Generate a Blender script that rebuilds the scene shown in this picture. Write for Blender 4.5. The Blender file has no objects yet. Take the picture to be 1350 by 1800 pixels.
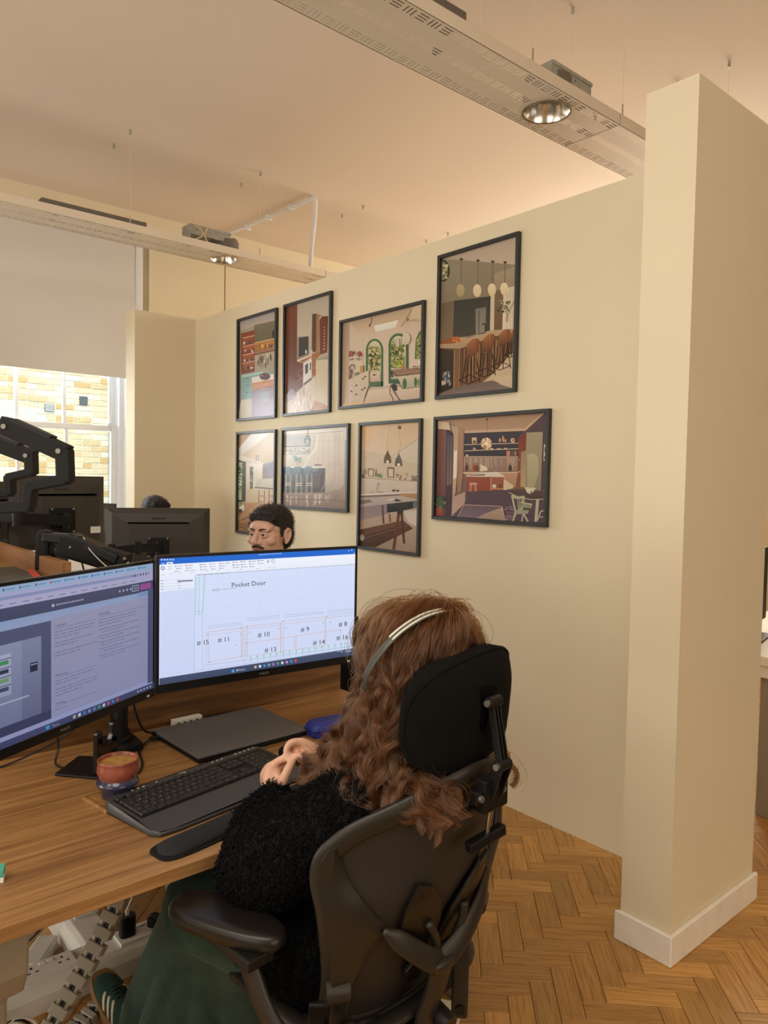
import bpy, bmesh, math, random
import numpy as np
from mathutils import Matrix, Vector, noise as mnoise
S = bpy.context.scene
C = S.collection
PI = math.pi
rng = random.Random(7)

# ---------------------------------------------------------------- camera
cam = bpy.data.objects.new('camera', bpy.data.cameras.new('camera'))
C.objects.link(cam)
cam.data.sensor_fit = 'VERTICAL'
cam.data.sensor_height = 36.0
cam.data.lens = 36.0 * 1309.75 / 1800.0
cam.data.clip_start = 0.05
_r = ((0.7599, -0.0151, 0.6498), (-0.6498, -0.0446, 0.7588), (0.0175, -0.9989, -0.0438))
cam.matrix_world = Matrix(((_r[0][0], -_r[0][1], -_r[0][2], 0), (_r[1][0], -_r[1][1], -_r[1][2], 0),
                           (_r[2][0], -_r[2][1], -_r[2][2], 1.5), (0, 0, 0, 1)))
S.camera = cam

# ---------------------------------------------------------------- world, lights, exposure
S.view_settings.view_transform = 'Standard'
S.view_settings.look = 'None'
S.view_settings.gamma = 1.0
S.view_settings.use_curve_mapping = False
S.view_settings.exposure = 0.05
W = bpy.data.worlds.new('world')
S.world = W
W.use_nodes = True
W.node_tree.nodes['Background'].inputs['Color'].default_value = (0.80, 0.90, 1.0, 1)
W.node_tree.nodes['Background'].inputs['Strength'].default_value = 1.3


def area(name, loc, target, sx, sy, power, col):
    l = bpy.data.lights.new(name, 'AREA')
    l.shape = 'RECTANGLE'
    l.size, l.size_y, l.energy, l.color = sx, sy, power, col
    o = bpy.data.objects.new(name, l)
    C.objects.link(o)
    o.location = loc
    o.rotation_euler = (Vector(target) - Vector(loc)).to_track_quat('-Z', 'Y').to_euler()
    return o


# daylight entering by the tall windows of the left and the rear side of the room, and by those of the room beyond the partition; two fill lights are added
area('daylight_left', (-3.3, 0.9, 1.6), (2.6, 2.4, 0.9), 4.5, 2.6, 52, (1.0, 0.97, 0.88))
area('ceiling_fill_left', (-3.3, 3.9, 1.5), (0.6, 3.4, 3.6), 2.6, 1.8, 125, (1.0, 0.96, 0.88))  # added fill aimed upward to brighten the left part of the ceiling
area('daylight_rear', (1.6, -3.8, 1.7), (1.9, 3.0, 0.9), 4.0, 2.6, 68, (1.0, 0.83, 0.66))
area('overhead_fill', (-0.9, 0.6, 3.62), (-0.2, 1.0, 0.0), 3.4, 2.4, 118, (1.0, 0.95, 0.85))  # added unseen fill from above, brightens the floor and lower walls
area('daylight_window', (0.3, 7.5, 2.5), (2.5, 4.3, 1.4), 2.3, 1.8, 320, (0.96, 0.98, 1.0))
area('daylight_beyond', (7.2, 3.4, 2.7), (3.6, 3.6, 3.6), 3.0, 1.6, 130, (1.0, 0.89, 0.75))
area('outdoor_light', (2.6, 7.2, 7.0), (2.8, 10.0, 1.8), 4.0, 3.0, 190, (1.0, 0.98, 0.95))

# ---------------------------------------------------------------- materials


def lin(c):
    if isinstance(c, str):
        c = [int(c[i:i + 2], 16) / 255 for i in (0, 2, 4)]
    return tuple(((v + 0.055) / 1.055) ** 2.4 if v > 0.04045 else v / 12.92 for v in c[:3]) + (1.0,)


def mat(name, col, rough=0.5, metal=0.0, spec=0.5, var=0.0, scale=8.0, bump=0.0, bscale=60.0, coat=0.0, trans=0.0, emit=0.0, stretch=None, sheen=0.0):
    m = bpy.data.materials.new(name)
    m.use_nodes = True
    nt = m.node_tree
    b = nt.nodes['Principled BSDF']
    c = lin(col)
    b.inputs['Base Color'].default_value = c
    b.inputs['Roughness'].default_value = rough
    b.inputs['Metallic'].default_value = metal
    b.inputs['Specular IOR Level'].default_value = spec
    b.inputs['Coat Weight'].default_value = coat
    b.inputs['Transmission Weight'].default_value = trans
    b.inputs['Sheen Weight'].default_value = sheen
    if emit:
        b.inputs['Emission Color'].default_value = c
        b.inputs['Emission Strength'].default_value = emit
    tc = nt.nodes.new('ShaderNodeTexCoord')
    vec = tc.outputs['Object']
    if stretch:
        mp = nt.nodes.new('ShaderNodeMapping')
        mp.inputs['Scale'].default_value = stretch
        nt.links.new(vec, mp.inputs['Vector'])
        vec = mp.outputs['Vector']
    n = nt.nodes.new('ShaderNodeTexNoise')
    n.inputs['Scale'].default_value = scale
    n.inputs['Detail'].default_value = 5
    nt.links.new(vec, n.inputs['Vector'])
    rp = nt.nodes.new('ShaderNodeValToRGB')
    v = max(var, 0.015)
    rp.color_ramp.elements[0].position = 0.3
    rp.color_ramp.elements[1].position = 0.7
    rp.color_ramp.elements[0].color = tuple(x * (1 - v) for x in c[:3]) + (1,)
    rp.color_ramp.elements[1].color = tuple(min(1, x * (1 + v)) for x in c[:3]) + (1,)
    nt.links.new(n.outputs['Fac'], rp.inputs['Fac'])
    nt.links.new(rp.outputs['Color'], b.inputs['Base Color'])
    if bump:
        n2 = nt.nodes.new('ShaderNodeTexNoise')
        n2.inputs['Scale'].default_value = bscale
        n2.inputs['Detail'].default_value = 3
        nt.links.new(vec, n2.inputs['Vector'])
        bp = nt.nodes.new('ShaderNodeBump')
        bp.inputs['Strength'].default_value = bump
        bp.inputs['Distance'].default_value = 0.01
        nt.links.new(n2.outputs['Fac'], bp.inputs['Height'])
        nt.links.new(bp.outputs['Normal'], b.inputs['Normal'])
    return m


def wood(name, dark, mid, light, stretch=(1.5, 22, 22), rough=0.42, uv=False):
    m = bpy.data.materials.new(name)
    m.use_nodes = True
    nt = m.node_tree
    b = nt.nodes['Principled BSDF']
    b.inputs['Roughness'].default_value = rough
    tc = nt.nodes.new('ShaderNodeTexCoord')
    mp = nt.nodes.new('ShaderNodeMapping')
    mp.inputs['Scale'].default_value = stretch
    nt.links.new(tc.outputs['UV' if uv else 'Object'], mp.inputs['Vector'])
    n = nt.nodes.new('ShaderNodeTexNoise')
    n.inputs['Scale'].default_value = 1.0
    n.inputs['Detail'].default_value = 7
    n.inputs['Roughness'].default_value = 0.62
    n.inputs['Distortion'].default_value = 0.7
    nt.links.new(mp.outputs['Vector'], n.inputs['Vector'])
    rp = nt.nodes.new('ShaderNodeValToRGB')
    e = rp.color_ramp.elements
    e[0].position, e[0].color = 0.28, lin(dark)
    e[1].position, e[1].color = 0.72, lin(light)
    k = e.new(0.5)
    k.color = lin(mid)
    nt.links.new(n.outputs['Fac'], rp.inputs['Fac'])
    out = rp.outputs['Color']
    if uv:   # a tint of its own for every block
        at = nt.nodes.new('ShaderNodeAttribute')
        at.attribute_name = 'tint'
        mx = nt.nodes.new('ShaderNodeMix')
        mx.data_type, mx.blend_type = 'RGBA', 'MULTIPLY'
        mx.inputs['Factor'].default_value = 1.0
        nt.links.new(out, mx.inputs['A'])
        nt.links.new(at.outputs['Color'], mx.inputs['B'])
        out = mx.outputs['Result']
    nt.links.new(out, b.inputs['Base Color'])
    bp = nt.nodes.new('ShaderNodeBump')
    bp.inputs['Strength'].default_value = 0.12
    bp.inputs['Distance'].default_value = 0.004
    nt.links.new(n.outputs['Fac'], bp.inputs['Height'])
    nt.links.new(bp.outputs['Normal'], b.inputs['Normal'])
    return m


def paint_mat(name, emit=0.0, rough=0.3, wave=0.0):
    m = bpy.data.materials.new(name)
    m.use_nodes = True
    nt = m.node_tree
    b = nt.nodes['Principled BSDF']
    at = nt.nodes.new('ShaderNodeAttribute')
    at.attribute_name = 'paint'
    b.inputs['Roughness'].default_value = rough
    b.inputs['Specular IOR Level'].default_value = 0.22
    if emit:
        b.inputs['Base Color'].default_value = (0.01, 0.01, 0.012, 1)
        nt.links.new(at.outputs['Color'], b.inputs['Emission Color'])
        b.inputs['Emission Strength'].default_value = emit
    else:
        nt.links.new(at.outputs['Color'], b.inputs['Base Color'])
    if wave:
        tc = nt.nodes.new('ShaderNodeTexCoord')
        n = nt.nodes.new('ShaderNodeTexNoise')
        n.inputs['Scale'].default_value = 7.0
        n.inputs['Detail'].default_value = 2
        n.inputs['Distortion'].default_value = 1.2
        nt.links.new(tc.outputs['Object'], n.inputs['Vector'])
        bp = nt.nodes.new('ShaderNodeBump')
        bp.inputs['Strength'].default_value = wave
        bp.inputs['Distance'].default_value = 0.02
        nt.links.new(n.outputs['Fac'], bp.inputs['Height'])
        nt.links.new(bp.outputs['Normal'], b.inputs['Normal'])
    return m


M = dict(
    wall=mat('wall_paint', 'E3D6B9', 0.75, var=0.02, scale=1.5, bump=0.05, bscale=90),
    ceil=mat('ceiling_paint', 'EADCCB', 0.85, var=0.02, scale=0.7),
    sash=mat('sash_paint', 'F1F4FA', 0.4, var=0.01),
    skirt=mat('skirting_gloss', 'EEE8DC', 0.4, var=0.05, scale=14),
    white=mat('white_gloss_paint', 'E9EBEE', 0.35, var=0.02),
    blind=mat('blind_fabric', 'D8D5D0', 0.85, var=0.02, scale=3),
    blind_cream=mat('cream_blind_fabric', 'E2D6B8', 0.85, var=0.02, scale=3),
    floor_under=mat('floor_screed', '4A2F16', 0.8, var=0.2),
    block=wood('parquet_pine', '8A602F', 'B68748', 'C79B5C', (6, 110, 1), 0.4, uv=True),
    walnut=wood('walnut_laminate', '68462A', '976E42', 'B48858', (2.0, 55, 55), 0.40),
    walnut_y=wood('walnut_laminate_along', '7A5430', '96693E', 'B3855A', (26, 1.6, 26), 0.5),
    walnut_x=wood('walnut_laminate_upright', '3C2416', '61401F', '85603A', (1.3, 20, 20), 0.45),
    black=mat('black_plastic', '101012', 0.42, spec=0.35, var=0.1),
    black_matte=mat('black_matte_plastic', '101011', 0.6, spec=0.3, var=0.08, bump=0.04, bscale=400),
    black_gloss=mat('black_gloss', '08080A', 0.08),
    mon_back=mat('monitor_back_plastic', '38342F', 0.5, var=0.04, scale=4),
    slot=mat('slot_shadow_black', '030303', 1.0, spec=0.0),
    dark_frame=mat('charcoal_frame', '2C2D2E', 0.42, var=0.05),
    steel=mat('polished_steel', 'C8C6C2', 0.22, metal=1.0),
    chrome=mat('mirror_reflector', 'F0EEE8', 0.18, metal=1.0),
    tray=mat('tray_white_enamel', 'E2D6C4', 0.45, var=0.02, scale=3),
    driver=mat('galvanised_steel', 'A8A89E', 0.45, metal=0.2, var=0.15, scale=20),
    driver_dark=mat('dark_fixture', '6F675E', 0.6, var=0.1),
    cable_w=mat('white_cable', 'E0DCD0', 0.5),
    cable_k=mat('black_cable', '121214', 0.5),
    trunk=mat('white_trunking_plastic', 'E4E2DA', 0.4, var=0.02),
    spine=mat('grey_spine_plastic', 'A9A498', 0.5, var=0.04),
    grey_metal=mat('grey_leg_enamel', '8E8778', 0.45, var=0.03),
    laptop=mat('gunmetal_lid', '69696C', 0.36, metal=0.15, var=0.04),
    kb=mat('keyboard_body', '3A3B3C', 0.42, var=0.03, bump=0.03, bscale=700),
    key=mat('keycap', '1F1F21', 0.5, var=0.05),
    legend=mat('key_legend_print', 'C9C9C9', 0.6),
    rest=mat('wrist_rest_cloth', '131315', 0.85, var=0.1, bump=0.15, bscale=500),
    mug_red=mat('red_glaze', '934E3F', 0.25, var=0.25, scale=30, coat=0.5),
    mug_blue=mat('blue_glaze', '2A2F4E', 0.25, var=0.35, scale=34, coat=0.5),
    coffee=mat('coffee_crema', 'B08448', 0.35, var=0.4, scale=45),
    blue_case=mat('blue_case_leatherette', '24348C', 0.5, var=0.06),
    aeron=mat('chair_frame_graphite', '26211B', 0.45, var=0.06, scale=12),
    aeron_dark=mat('chair_black_plastic', '100E0B', 0.42, var=0.08),
    pad=mat('armrest_pad_rubber', '1A1612', 0.36, var=0.08, scale=30, bump=0.03, bscale=300),
    headrest=mat('headrest_fabric', '0B0A08', 0.9, spec=0.15, var=0.08, scale=60, bump=0.06, bscale=500),
    skin=mat('skin', 'D8A68A', 0.5, var=0.08, scale=30, bump=0.03, bscale=160),
    skin_man=mat('skin_man', 'C9A08C', 0.5, var=0.08, scale=18, bump=0.02, bscale=200),
    fleece=mat('black_fleece', '08080A', 0.95, var=0.2, scale=70, bump=0.4, bscale=120),
    trousers=mat('green_velour', '1E4236', 0.9, var=0.25, scale=20, bump=0.15, bscale=90, sheen=0.12),
    suede=mat('green_suede', '123A30', 0.9, var=0.1, scale=60),
    gum=mat('gum_sole', '8B6A41', 0.55, var=0.06),
    stripe=mat('cream_stripe', 'D8CCAF', 0.6),
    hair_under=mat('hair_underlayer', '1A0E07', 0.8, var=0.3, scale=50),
    man_hair=mat('short_black_hair', '15110F', 0.6, var=0.3, scale=90, bump=0.4, bscale=160),
    brow=mat('dark_brow', '2A1B15', 0.8),
    lips=mat('lips', 'A0584E', 0.5),
    eye=mat('eye_white', 'D8D2CC', 0.2),
    iris=mat('iris', '21160F', 0.15),
    headset=mat('headset_band', '4A4B45', 0.4),
    headset_w=mat('headset_silver', 'D2CFC6', 0.35),
    tortoise=mat('tortoiseshell', '33211A', 0.2, var=0.6, scale=120, coat=0.5),
    temple=mat('glasses_temple', '3E4052', 0.3),
    shirt=mat('dark_shirt', '23262B', 0.9, var=0.1),
    jeans=mat('dark_denim', '262C38', 0.9, var=0.1),
    board=mat('slate_board', '4A4740', 0.8, var=0.15, scale=60),
    tape=mat('red_tape', 'E0523E', 0.7),
    desk_white=mat('white_desk_laminate', 'E6E2D8', 0.45),
    teal=mat('teal_box', '4FA88E', 0.6),
    label_w=mat('white_label', 'E8E6E0', 0.6),
    screw=mat('nickel_screw', '8E8A82', 0.4, metal=0.7),
)



# ---------------------------------------------------------------- mesh helpers
def V3(*a):
    return Vector(a if len(a) == 3 else a[0])


class MB:
    """collects geometry for ONE mesh"""

    def __init__(s):
        s.v, s.f, s.m, s.k = [], [], [], 0

    def add(s, vs, fs):
        b = len(s.v)
        s.v += [tuple(x) for x in vs]
        for f in fs:
            s.f.append([b + i for i in f])
            s.m.append(s.k)
        return s

    def box(s, lo, hi, rot=None, ctr=None):
        vs = [Vector((x, y, z)) for x in (lo[0], hi[0]) for y in (lo[1], hi[1]) for z in (lo[2], hi[2])]
        if rot is not None:
            c = Vector(ctr) if ctr is not None else Vector([(lo[i] + hi[i]) / 2 for i in range(3)])
            vs = [c + rot @ (v - c) for v in vs]
        return s.add(vs, [(0, 1, 3, 2), (4, 6, 7, 5), (0, 4, 5, 1), (2, 3, 7, 6), (0, 2, 6, 4), (1, 5, 7, 3)])

    def prism(s, pts, ax, a, b):
        """polygon pts (2-D) extruded along axis ax from a to b"""
        def mk(p, w):
            q = [p[0], p[1]]
            q.insert(ax, w)
            return q
        n = len(pts)
        vs = [mk(p, a) for p in pts] + [mk(p, b) for p in pts]
        fs = [tuple(range(n))[::-1], tuple(range(n, 2 * n))] + [(i, (i + 1) % n, n + (i + 1) % n, n + i) for i in range(n)]
        return s.add(vs, fs)

    def tube(s, path, r, n=8, up=None, cap=True, closed=False):
        """r: radius, list of radii, or list of (ra, rb) with ra along the binormal, rb along up"""
        P = [Vector(p) for p in path]
        N = len(P)
        R = r if isinstance(r, (list, tuple)) and not isinstance(r[0], (int, float)) else ([(x, x) for x in r] if isinstance(r, (list, tuple)) else [(r, r)] * N)
        vs, fs = [], []
        prev = None
        for i in range(N):
            if closed:
                t = P[(i + 1) % N] - P[i - 1]
            else:
                t = P[min(i + 1, N - 1)] - P[max(i - 1, 0)]
            t.normalize()
            if up is not None:
                u = (up[i] if isinstance(up, list) else Vector(up))
                u = u - t * u.dot(t)
            elif prev is None:
                u = t.orthogonal()
            else:
                u = prev - t * prev.dot(t)
            if u.length < 1e-6:
                u = t.orthogonal()
            u = u.normalized()
            prev = u
            w = t.cross(u)
            for k in range(n):
                a = 2 * PI * k / n
                vs.append(P[i] + w * (R[i][0] * math.cos(a)) + u * (R[i][1] * math.sin(a)))
        for i in range(N if closed else N - 1):
            j = (i + 1) % N
            for k in range(n):
                fs.append((i * n + k, i * n + (k + 1) % n, j * n + (k + 1) % n, j * n + k))
        if cap and not closed:
            fs.append(tuple(range(n))[::-1])
            fs.append(tuple((N - 1) * n + k for k in range(n)))
        return s.add(vs, fs)

    def lathe(s, prof, n=24, c=(0, 0, 0), ax=2, cap=True):
        vs, fs = [], []
        for (r, h) in prof:
            for k in range(n):
                a = 2 * PI * k / n
                q = [r * math.cos(a), r * math.sin(a)]
                q.insert(ax, h)
                vs.append([q[i] + c[i] for i in range(3)])
        for i in range(len(prof) - 1):
            for k in range(n):
                fs.append((i * n + k, i * n + (k + 1) % n, (i + 1) * n + (k + 1) % n, (i + 1) * n + k))
        if cap:
            fs.append(tuple(range(n))[::-1])
            fs.append(tuple((len(prof) - 1) * n + k for k in range(n)))
        return s.add(vs, fs)

    def ell(s, c, r, n=14, m=9, rot=None):
        vs = [Vector((0, 0, r[2]))]
        for i in range(1, m):
            p = PI * i / m
            for k in range(n):
                a = 2 * PI * k / n
                vs.append(Vector((r[0] * math.sin(p) * math.cos(a), r[1] * math.sin(p) * math.sin(a), r[2] * math.cos(p))))
        vs.append(Vector((0, 0, -r[2])))
        if rot is not None:
            vs = [rot @ v for v in vs]
        vs = [v + Vector(c) for v in vs]
        fs = [(0, 1 + k, 1 + (k + 1) % n) for k in range(n)]
        for i in range(m - 2):
            for k in range(n):
                fs.append((1 + i * n + k, 1 + (i + 1) * n + k, 1 + (i + 1) * n + (k + 1) % n, 1 + i * n + (k + 1) % n))
        L = 1 + (m - 2) * n
        fs += [(len(vs) - 1, L + (k + 1) % n, L + k) for k in range(n)]
        return s.add(vs, fs)

    def grid(s, rows, close_u=False):
        """rows: list of equally long point lists"""
        a, b = len(rows), len(rows[0])
        fs = []
        for i in range(a - 1):
            for j in range(b if close_u else b - 1):
                fs.append((i * b + j, i * b + (j + 1) % b, (i + 1) * b + (j + 1) % b, (i + 1) * b + j))
        return s.add([p for r in rows for p in r], fs)

    def mesh(s, name, mats, bevel=0.0, seg=2, smooth=False, origin=None, ang=30):
        me = bpy.data.meshes.new(name)
        vs = s.v if origin is None else [(x - origin[0], y - origin[1], z - origin[2]) for x, y, z in s.v]
        me.from_pydata(vs, [], s.f)
        ms = mats if isinstance(mats, (list, tuple)) else [mats]
        for m in ms:
            me.materials.append(M[m] if isinstance(m, str) else m)
        if s.k:
            me.polygons.foreach_set('material_index', s.m)
        if bevel or True:
            bm = bmesh.new()
            bm.from_mesh(me)
            bmesh.ops.recalc_face_normals(bm, faces=bm.faces)
            if bevel:
                es = [e for e in bm.edges if len(e.link_faces) == 2 and e.calc_face_angle(0) > math.radians(ang)]
                bmesh.ops.bevel(bm, geom=es, offset=bevel, segments=seg, affect='EDGES', profile=0.6, clamp_overlap=True)
            bm.to_mesh(me)
            bm.free()
        if smooth:
            me.polygons.foreach_set('use_smooth', [True] * len(me.polygons))
            if smooth != 'all':
                me.set_sharp_from_angle(angle=math.radians(40))
        me.update()
        return me

    def build(s, name, mats, parent=None, **kw):
        return link(name, s.mesh(name, mats, **kw), parent)


def link(name, me, parent=None, loc=None, kind=None):
    o = bpy.data.objects.new(name, me)
    C.objects.link(o)
    if parent is not None:
        o.parent = parent
    if loc is not None:
        o.location = loc
    if kind:
        o['kind'] = kind
    return o


def tag(o, label, cat, group=None, kind=None):
    o['label'], o['category'] = label, cat
    if group:
        o['group'] = group
    if kind:
        o['kind'] = kind
    return o


def thing(name, label, cat, loc=(0, 0, 0), rz=0.0, group=None):
    o = bpy.data.objects.new(name, None)
    o.empty_display_size = 0.05
    C.objects.link(o)
    o.location = loc
    o.rotation_euler = (0, 0, rz)
    return tag(o, label, cat, group)


def struct(name, mb, m, parent=None, **kw):
    o = mb.build(name, m, parent, **kw)
    if parent is None:
        o['kind'] = 'structure'
    return o


def box(lo, hi, **kw):
    return MB().box(lo, hi, **kw)


def copy_tree(o, parent=None):
    c = o.copy()
    C.objects.link(c)
    c.parent = parent
    for ch in list(o.children):
        copy_tree(ch, c)
    return c


def bez(pts, n=8):
    """Catmull-Rom through pts"""
    P = [Vector(p) for p in pts]
    P = [P[0] * 2 - P[1]] + P + [P[-1] * 2 - P[-2]]
    out = []
    for i in range(1, len(P) - 2):
        for k in range(n):
            t = k / n
            a, b, c, d = P[i - 1], P[i], P[i + 1], P[i + 2]
            out.append(0.5 * ((2 * b) + (c - a) * t + (2 * a - 5 * b + 4 * c - d) * t * t + (3 * b - a - 3 * c + d) * t ** 3))
    out.append(P[-2])
    return out


_tc = {}


def text_geo(txt):
    """unit-height outline faces of a text (flat), origin at its left baseline"""
    if txt in _tc:
        return _tc[txt]
    cu = bpy.data.curves.new('t', 'FONT')
    cu.body = txt
    cu.resolution_u = 2
    o = bpy.data.objects.new('t', cu)
    me = bpy.data.meshes.new_from_object(o)
    vs = [tuple(v.co) for v in me.vertices]
    fs = [tuple(p.vertices) for p in me.polygons]
    w = max([v[0] for v in vs] + [0])
    bpy.data.objects.remove(o)
    bpy.data.meshes.remove(me)
    _tc[txt] = (vs, fs, w)
    return _tc[txt]


def fuse(name, mb, mats, parent=None, voxel=0.006, smooth=4, factor=0.5, origin=None):
    """one continuous skin round overlapping volumes"""
    me = mb.mesh(name + '_raw', mats)
    o = bpy.data.objects.new(name + '_raw', me)
    C.objects.link(o)
    r = o.modifiers.new('r', 'REMESH')
    r.mode, r.voxel_size = 'VOXEL', voxel
    if smooth:
        k = o.modifiers.new('s', 'SMOOTH')
        k.iterations, k.factor = smooth, factor
    dg = bpy.context.evaluated_depsgraph_get()
    me2 = bpy.data.meshes.new_from_object(o.evaluated_get(dg), depsgraph=dg)
    bpy.data.objects.remove(o)
    me2.name = name
    me2.polygons.foreach_set('use_smooth', [True] * len(me2.polygons))
    if not me2.materials:
        me2.materials.append(M[mats] if isinstance(mats, str) else mats)
    return link(name, me2, parent)


class Canvas:
    """flat print: coloured polygons in a u,v rectangle of size w x h (metres), traced in the coordinates of quad"""

    def __init__(s, w, h, quad):
        s.w, s.h, s.v, s.f, s.c, s.z = w, h, [], [], [], 0
        src = quad
        dst = [(0, 1), (1, 1), (1, 0), (0, 0)]
        A, b = [], []
        for (x, y), (u, v) in zip(src, dst):
            A.append([x, y, 1, 0, 0, 0, -u * x, -u * y]); b.append(u)
            A.append([0, 0, 0, x, y, 1, -v * x, -v * y]); b.append(v)
        s.H = np.append(np.linalg.solve(np.array(A, float), np.array(b, float)), 1).reshape(3, 3)
        s.q = quad

    def m(s, x, y):
        p = s.H @ (x, y, 1)
        u, v = p[0] / p[2], p[1] / p[2]
        return min(max(u, 0), 1) * s.w, min(max(v, 0), 1) * s.h

    def poly(s, pts, col, col2=None):
        """col2: colour at the lower end (vertical blend in the print)"""
        b = len(s.v)
        s.z += 1
        P = [s.m(*p) for p in pts]
        c1 = lin(col)
        c2 = lin(col2) if col2 else c1
        ys = [p[1] for p in P]
        y0, y1 = min(ys), max(ys)
        for p in P:
            t = (y1 - p[1]) / (y1 - y0 + 1e-9)
            s.v.append((p[0], p[1], s.z * 1.5e-5))
            s.c.append(tuple(c1[i] * (1 - t) + c2[i] * t for i in range(4)))
        s.f.append(list(range(b, b + len(P))))
        return s

    def line(s, x0, y0, x1, y1, wd, col):
        d = math.hypot(x1 - x0, y1 - y0) or 1
        nx, ny = -(y1 - y0) / d * wd / 2, (x1 - x0) / d * wd / 2
        return s.poly([(x0 + nx, y0 + ny), (x1 + nx, y1 + ny), (x1 - nx, y1 - ny), (x0 - nx, y0 - ny)], col)

    def lines(s, pts, wd, col):
        for a, b in zip(pts, pts[1:]):
            s.line(*a, *b, wd, col)
        return s

    def oval(s, x, y, rx, ry, col, col2=None, n=18, a0=0, a1=360):
        return s.poly([(x + rx * math.cos(math.radians(a0 + (a1 - a0) * k / n)), y + ry * math.sin(math.radians(a0 + (a1 - a0) * k / n)))
                       for k in range(n if a1 - a0 == 360 else n + 1)], col, col2)

    def speck(s, x0, y0, x1, y1, n, cols, r0, r1, tall=1.0):
        for _ in range(n):
            x, y = rng.uniform(x0, x1), rng.uniform(y0, y1)
            r = rng.uniform(r0, r1)
            s.oval(x, y, r, r * tall, rng.choice(cols), n=5)
        return s

    def text(s, txt, x, y, size, dx, dy, col):
        """text at quad coords, baseline direction (dx,dy), size = em in quad units"""
        vs, fs, w = text_geo(txt)
        s.z += 1
        L = math.hypot(dx, dy)
        ux, uy = dx / L, dy / L
        b = len(s.v)
        c = lin(col)
        for v in vs:
            px, py = x + (v[0] * ux + v[1] * uy * 0) * size, y + v[0] * uy * size - v[1] * size
            q = s.m(px, py)
            s.v.append((q[0], q[1], s.z * 1.5e-5))
            s.c.append(c)
        s.f += [[b + i for i in f] for f in fs]
        return s

    def mesh(s, name, material):
        me = bpy.data.meshes.new(name)
        me.from_pydata(s.v, [], s.f)
        a = me.color_attributes.new('paint', 'FLOAT_COLOR', 'POINT')
        a.data.foreach_set('color', np.array(s.c, dtype=np.float32).ravel())
        me.materials.append(material)
        return me
# ================================================================ the setting
ZC, ZP = 3.74, 2.70           # ceiling, partition top
YW = 6.30                     # inner face of the window wall
# --- floor: herringbone of pine blocks (W x 3W) laid at 45 degrees to the partition
fl = struct('floor', box((-3.5, -4.0, -0.12), (7.6, YW + 0.35, -0.011)), 'floor_under')
BW = 0.0714
pu, qu = Vector((1, -1, 0)).normalized(), Vector((1, 1, 0)).normalized()
ORG = Vector((1.768, 1.456, 0))


def block_mesh(i):
    r = random.Random(100 + i)
    g = 0.0007
    mb = MB()
    a, b, c = 3 * BW - g, BW - g, 0.0
    e = 0.0012
    vs = [(g, g, -0.011), (a, g, -0.011), (a, b, -0.011), (g, b, -0.011), (g, g, -e), (a, g, -e), (a, b, -e), (g, b, -e),
          (g + e, g + e, c), (a - e, g + e, c), (a - e, b - e, c), (g + e, b - e, c)]
    fs = [(8, 9, 10, 11)] + [(4 + k, 4 + (k + 1) % 4, 8 + (k + 1) % 4, 8 + k) for k in range(4)] + [(k, (k + 1) % 4, 4 + (k + 1) % 4, 4 + k) for k in range(4)]
    return vs, fs


NVAR = 14
TINT = [(lambda t, w: (t, t * (0.97 + 0.05 * w), t * (0.92 + 0.1 * w), 1))(random.Random(i * 7 + 1).uniform(0.84, 1.30), random.Random(i * 11 + 3).random()) for i in range(NVAR)]


def finish_blocks(me, per, tints, offs):
    """uv in metres along / across each block and a tint per block"""
    uv = me.uv_layers.new(name='UVMap')
    n = len(me.loops)
    co = np.zeros(len(me.vertices) * 3, np.float32)
    me.vertices.foreach_get('co', co)
    vi = np.zeros(n, np.int32)
    me.loops.foreach_get('vertex_index', vi)
    return uv, vi


block_me = []
for i in range(NVAR):
    vs, fs = block_mesh(i)
    me = bpy.data.meshes.new('parquet_block')
    me.from_pydata(vs, [], fs)
    uv = me.uv_layers.new(name='UVMap')
    ox, oy = (i * 1.37) % 5, i * 0.731
    for l in me.loops:
        v = me.vertices[l.vertex_index].co
        uv.data[l.index].uv = (v.x + ox, v.y + oy)
    ca = me.color_attributes.new('tint', 'FLOAT_COLOR', 'POINT')
    ca.data.foreach_set('color', np.array(TINT[i] * len(vs), np.float32))
    me.materials.append(M['block'])
    block_me.append(me)
CAMP = Vector((0, 0, 1.5))
R3 = Matrix(_r)


def view(p):
    c = R3.transposed() @ (Vector(p) - CAMP)
    return (675 + 1309.75 * c.x / c.z, 900 + 1309.75 * c.y / c.z, c.z) if c.z > 0.05 else (-9999, -9999, 1)


near, far = [], []
for a in range(-60, 90):
    for b in range(-70, 70):
        d = (a - b) % 6
        if d == 0:
            p, rot, ctr = ORG + pu * a * BW + qu * b * BW, -PI / 4, (1.5, 0.5)
        elif d == 5:
            p, rot, ctr = ORG + pu * (a + 1) * BW + qu * b * BW, PI / 4, (-0.5, 1.5)
        else:
            continue
        c = ORG + pu * (a + (1.5 if d == 0 else 0.5)) * BW + qu * (b + (0.5 if d == 0 else 1.5)) * BW
        if not (-1.2 < c.x < 7.4 and 0.2 < c.y < YW):
            continue
        x, y, z = view(c)
        if -150 < x < 1480 and 800 < y < 1980:
            seen = (x > 770 and y > 1390 and c.x < 2.62) or (x > 1240 and y > 1350) or (x < 330 and y > 1540)
            (near if seen else far).append((z, p, rot))
        elif abs(c.x - 2) < 3 and abs(c.y - 2) < 3:
            far.append((z, p, rot))
near.sort(key=lambda q: q[0])
far += near[296:]
for i, (z, p, rot) in enumerate(near[:296]):
    o = link('parquet_block', block_me[(i * 5 + int(p.x * 40)) % NVAR], fl, p)
    o.rotation_euler = (0, 0, rot)
vs, fs, uvs, tn = [], [], [], []
bv, bf = block_mesh(0)
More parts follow.
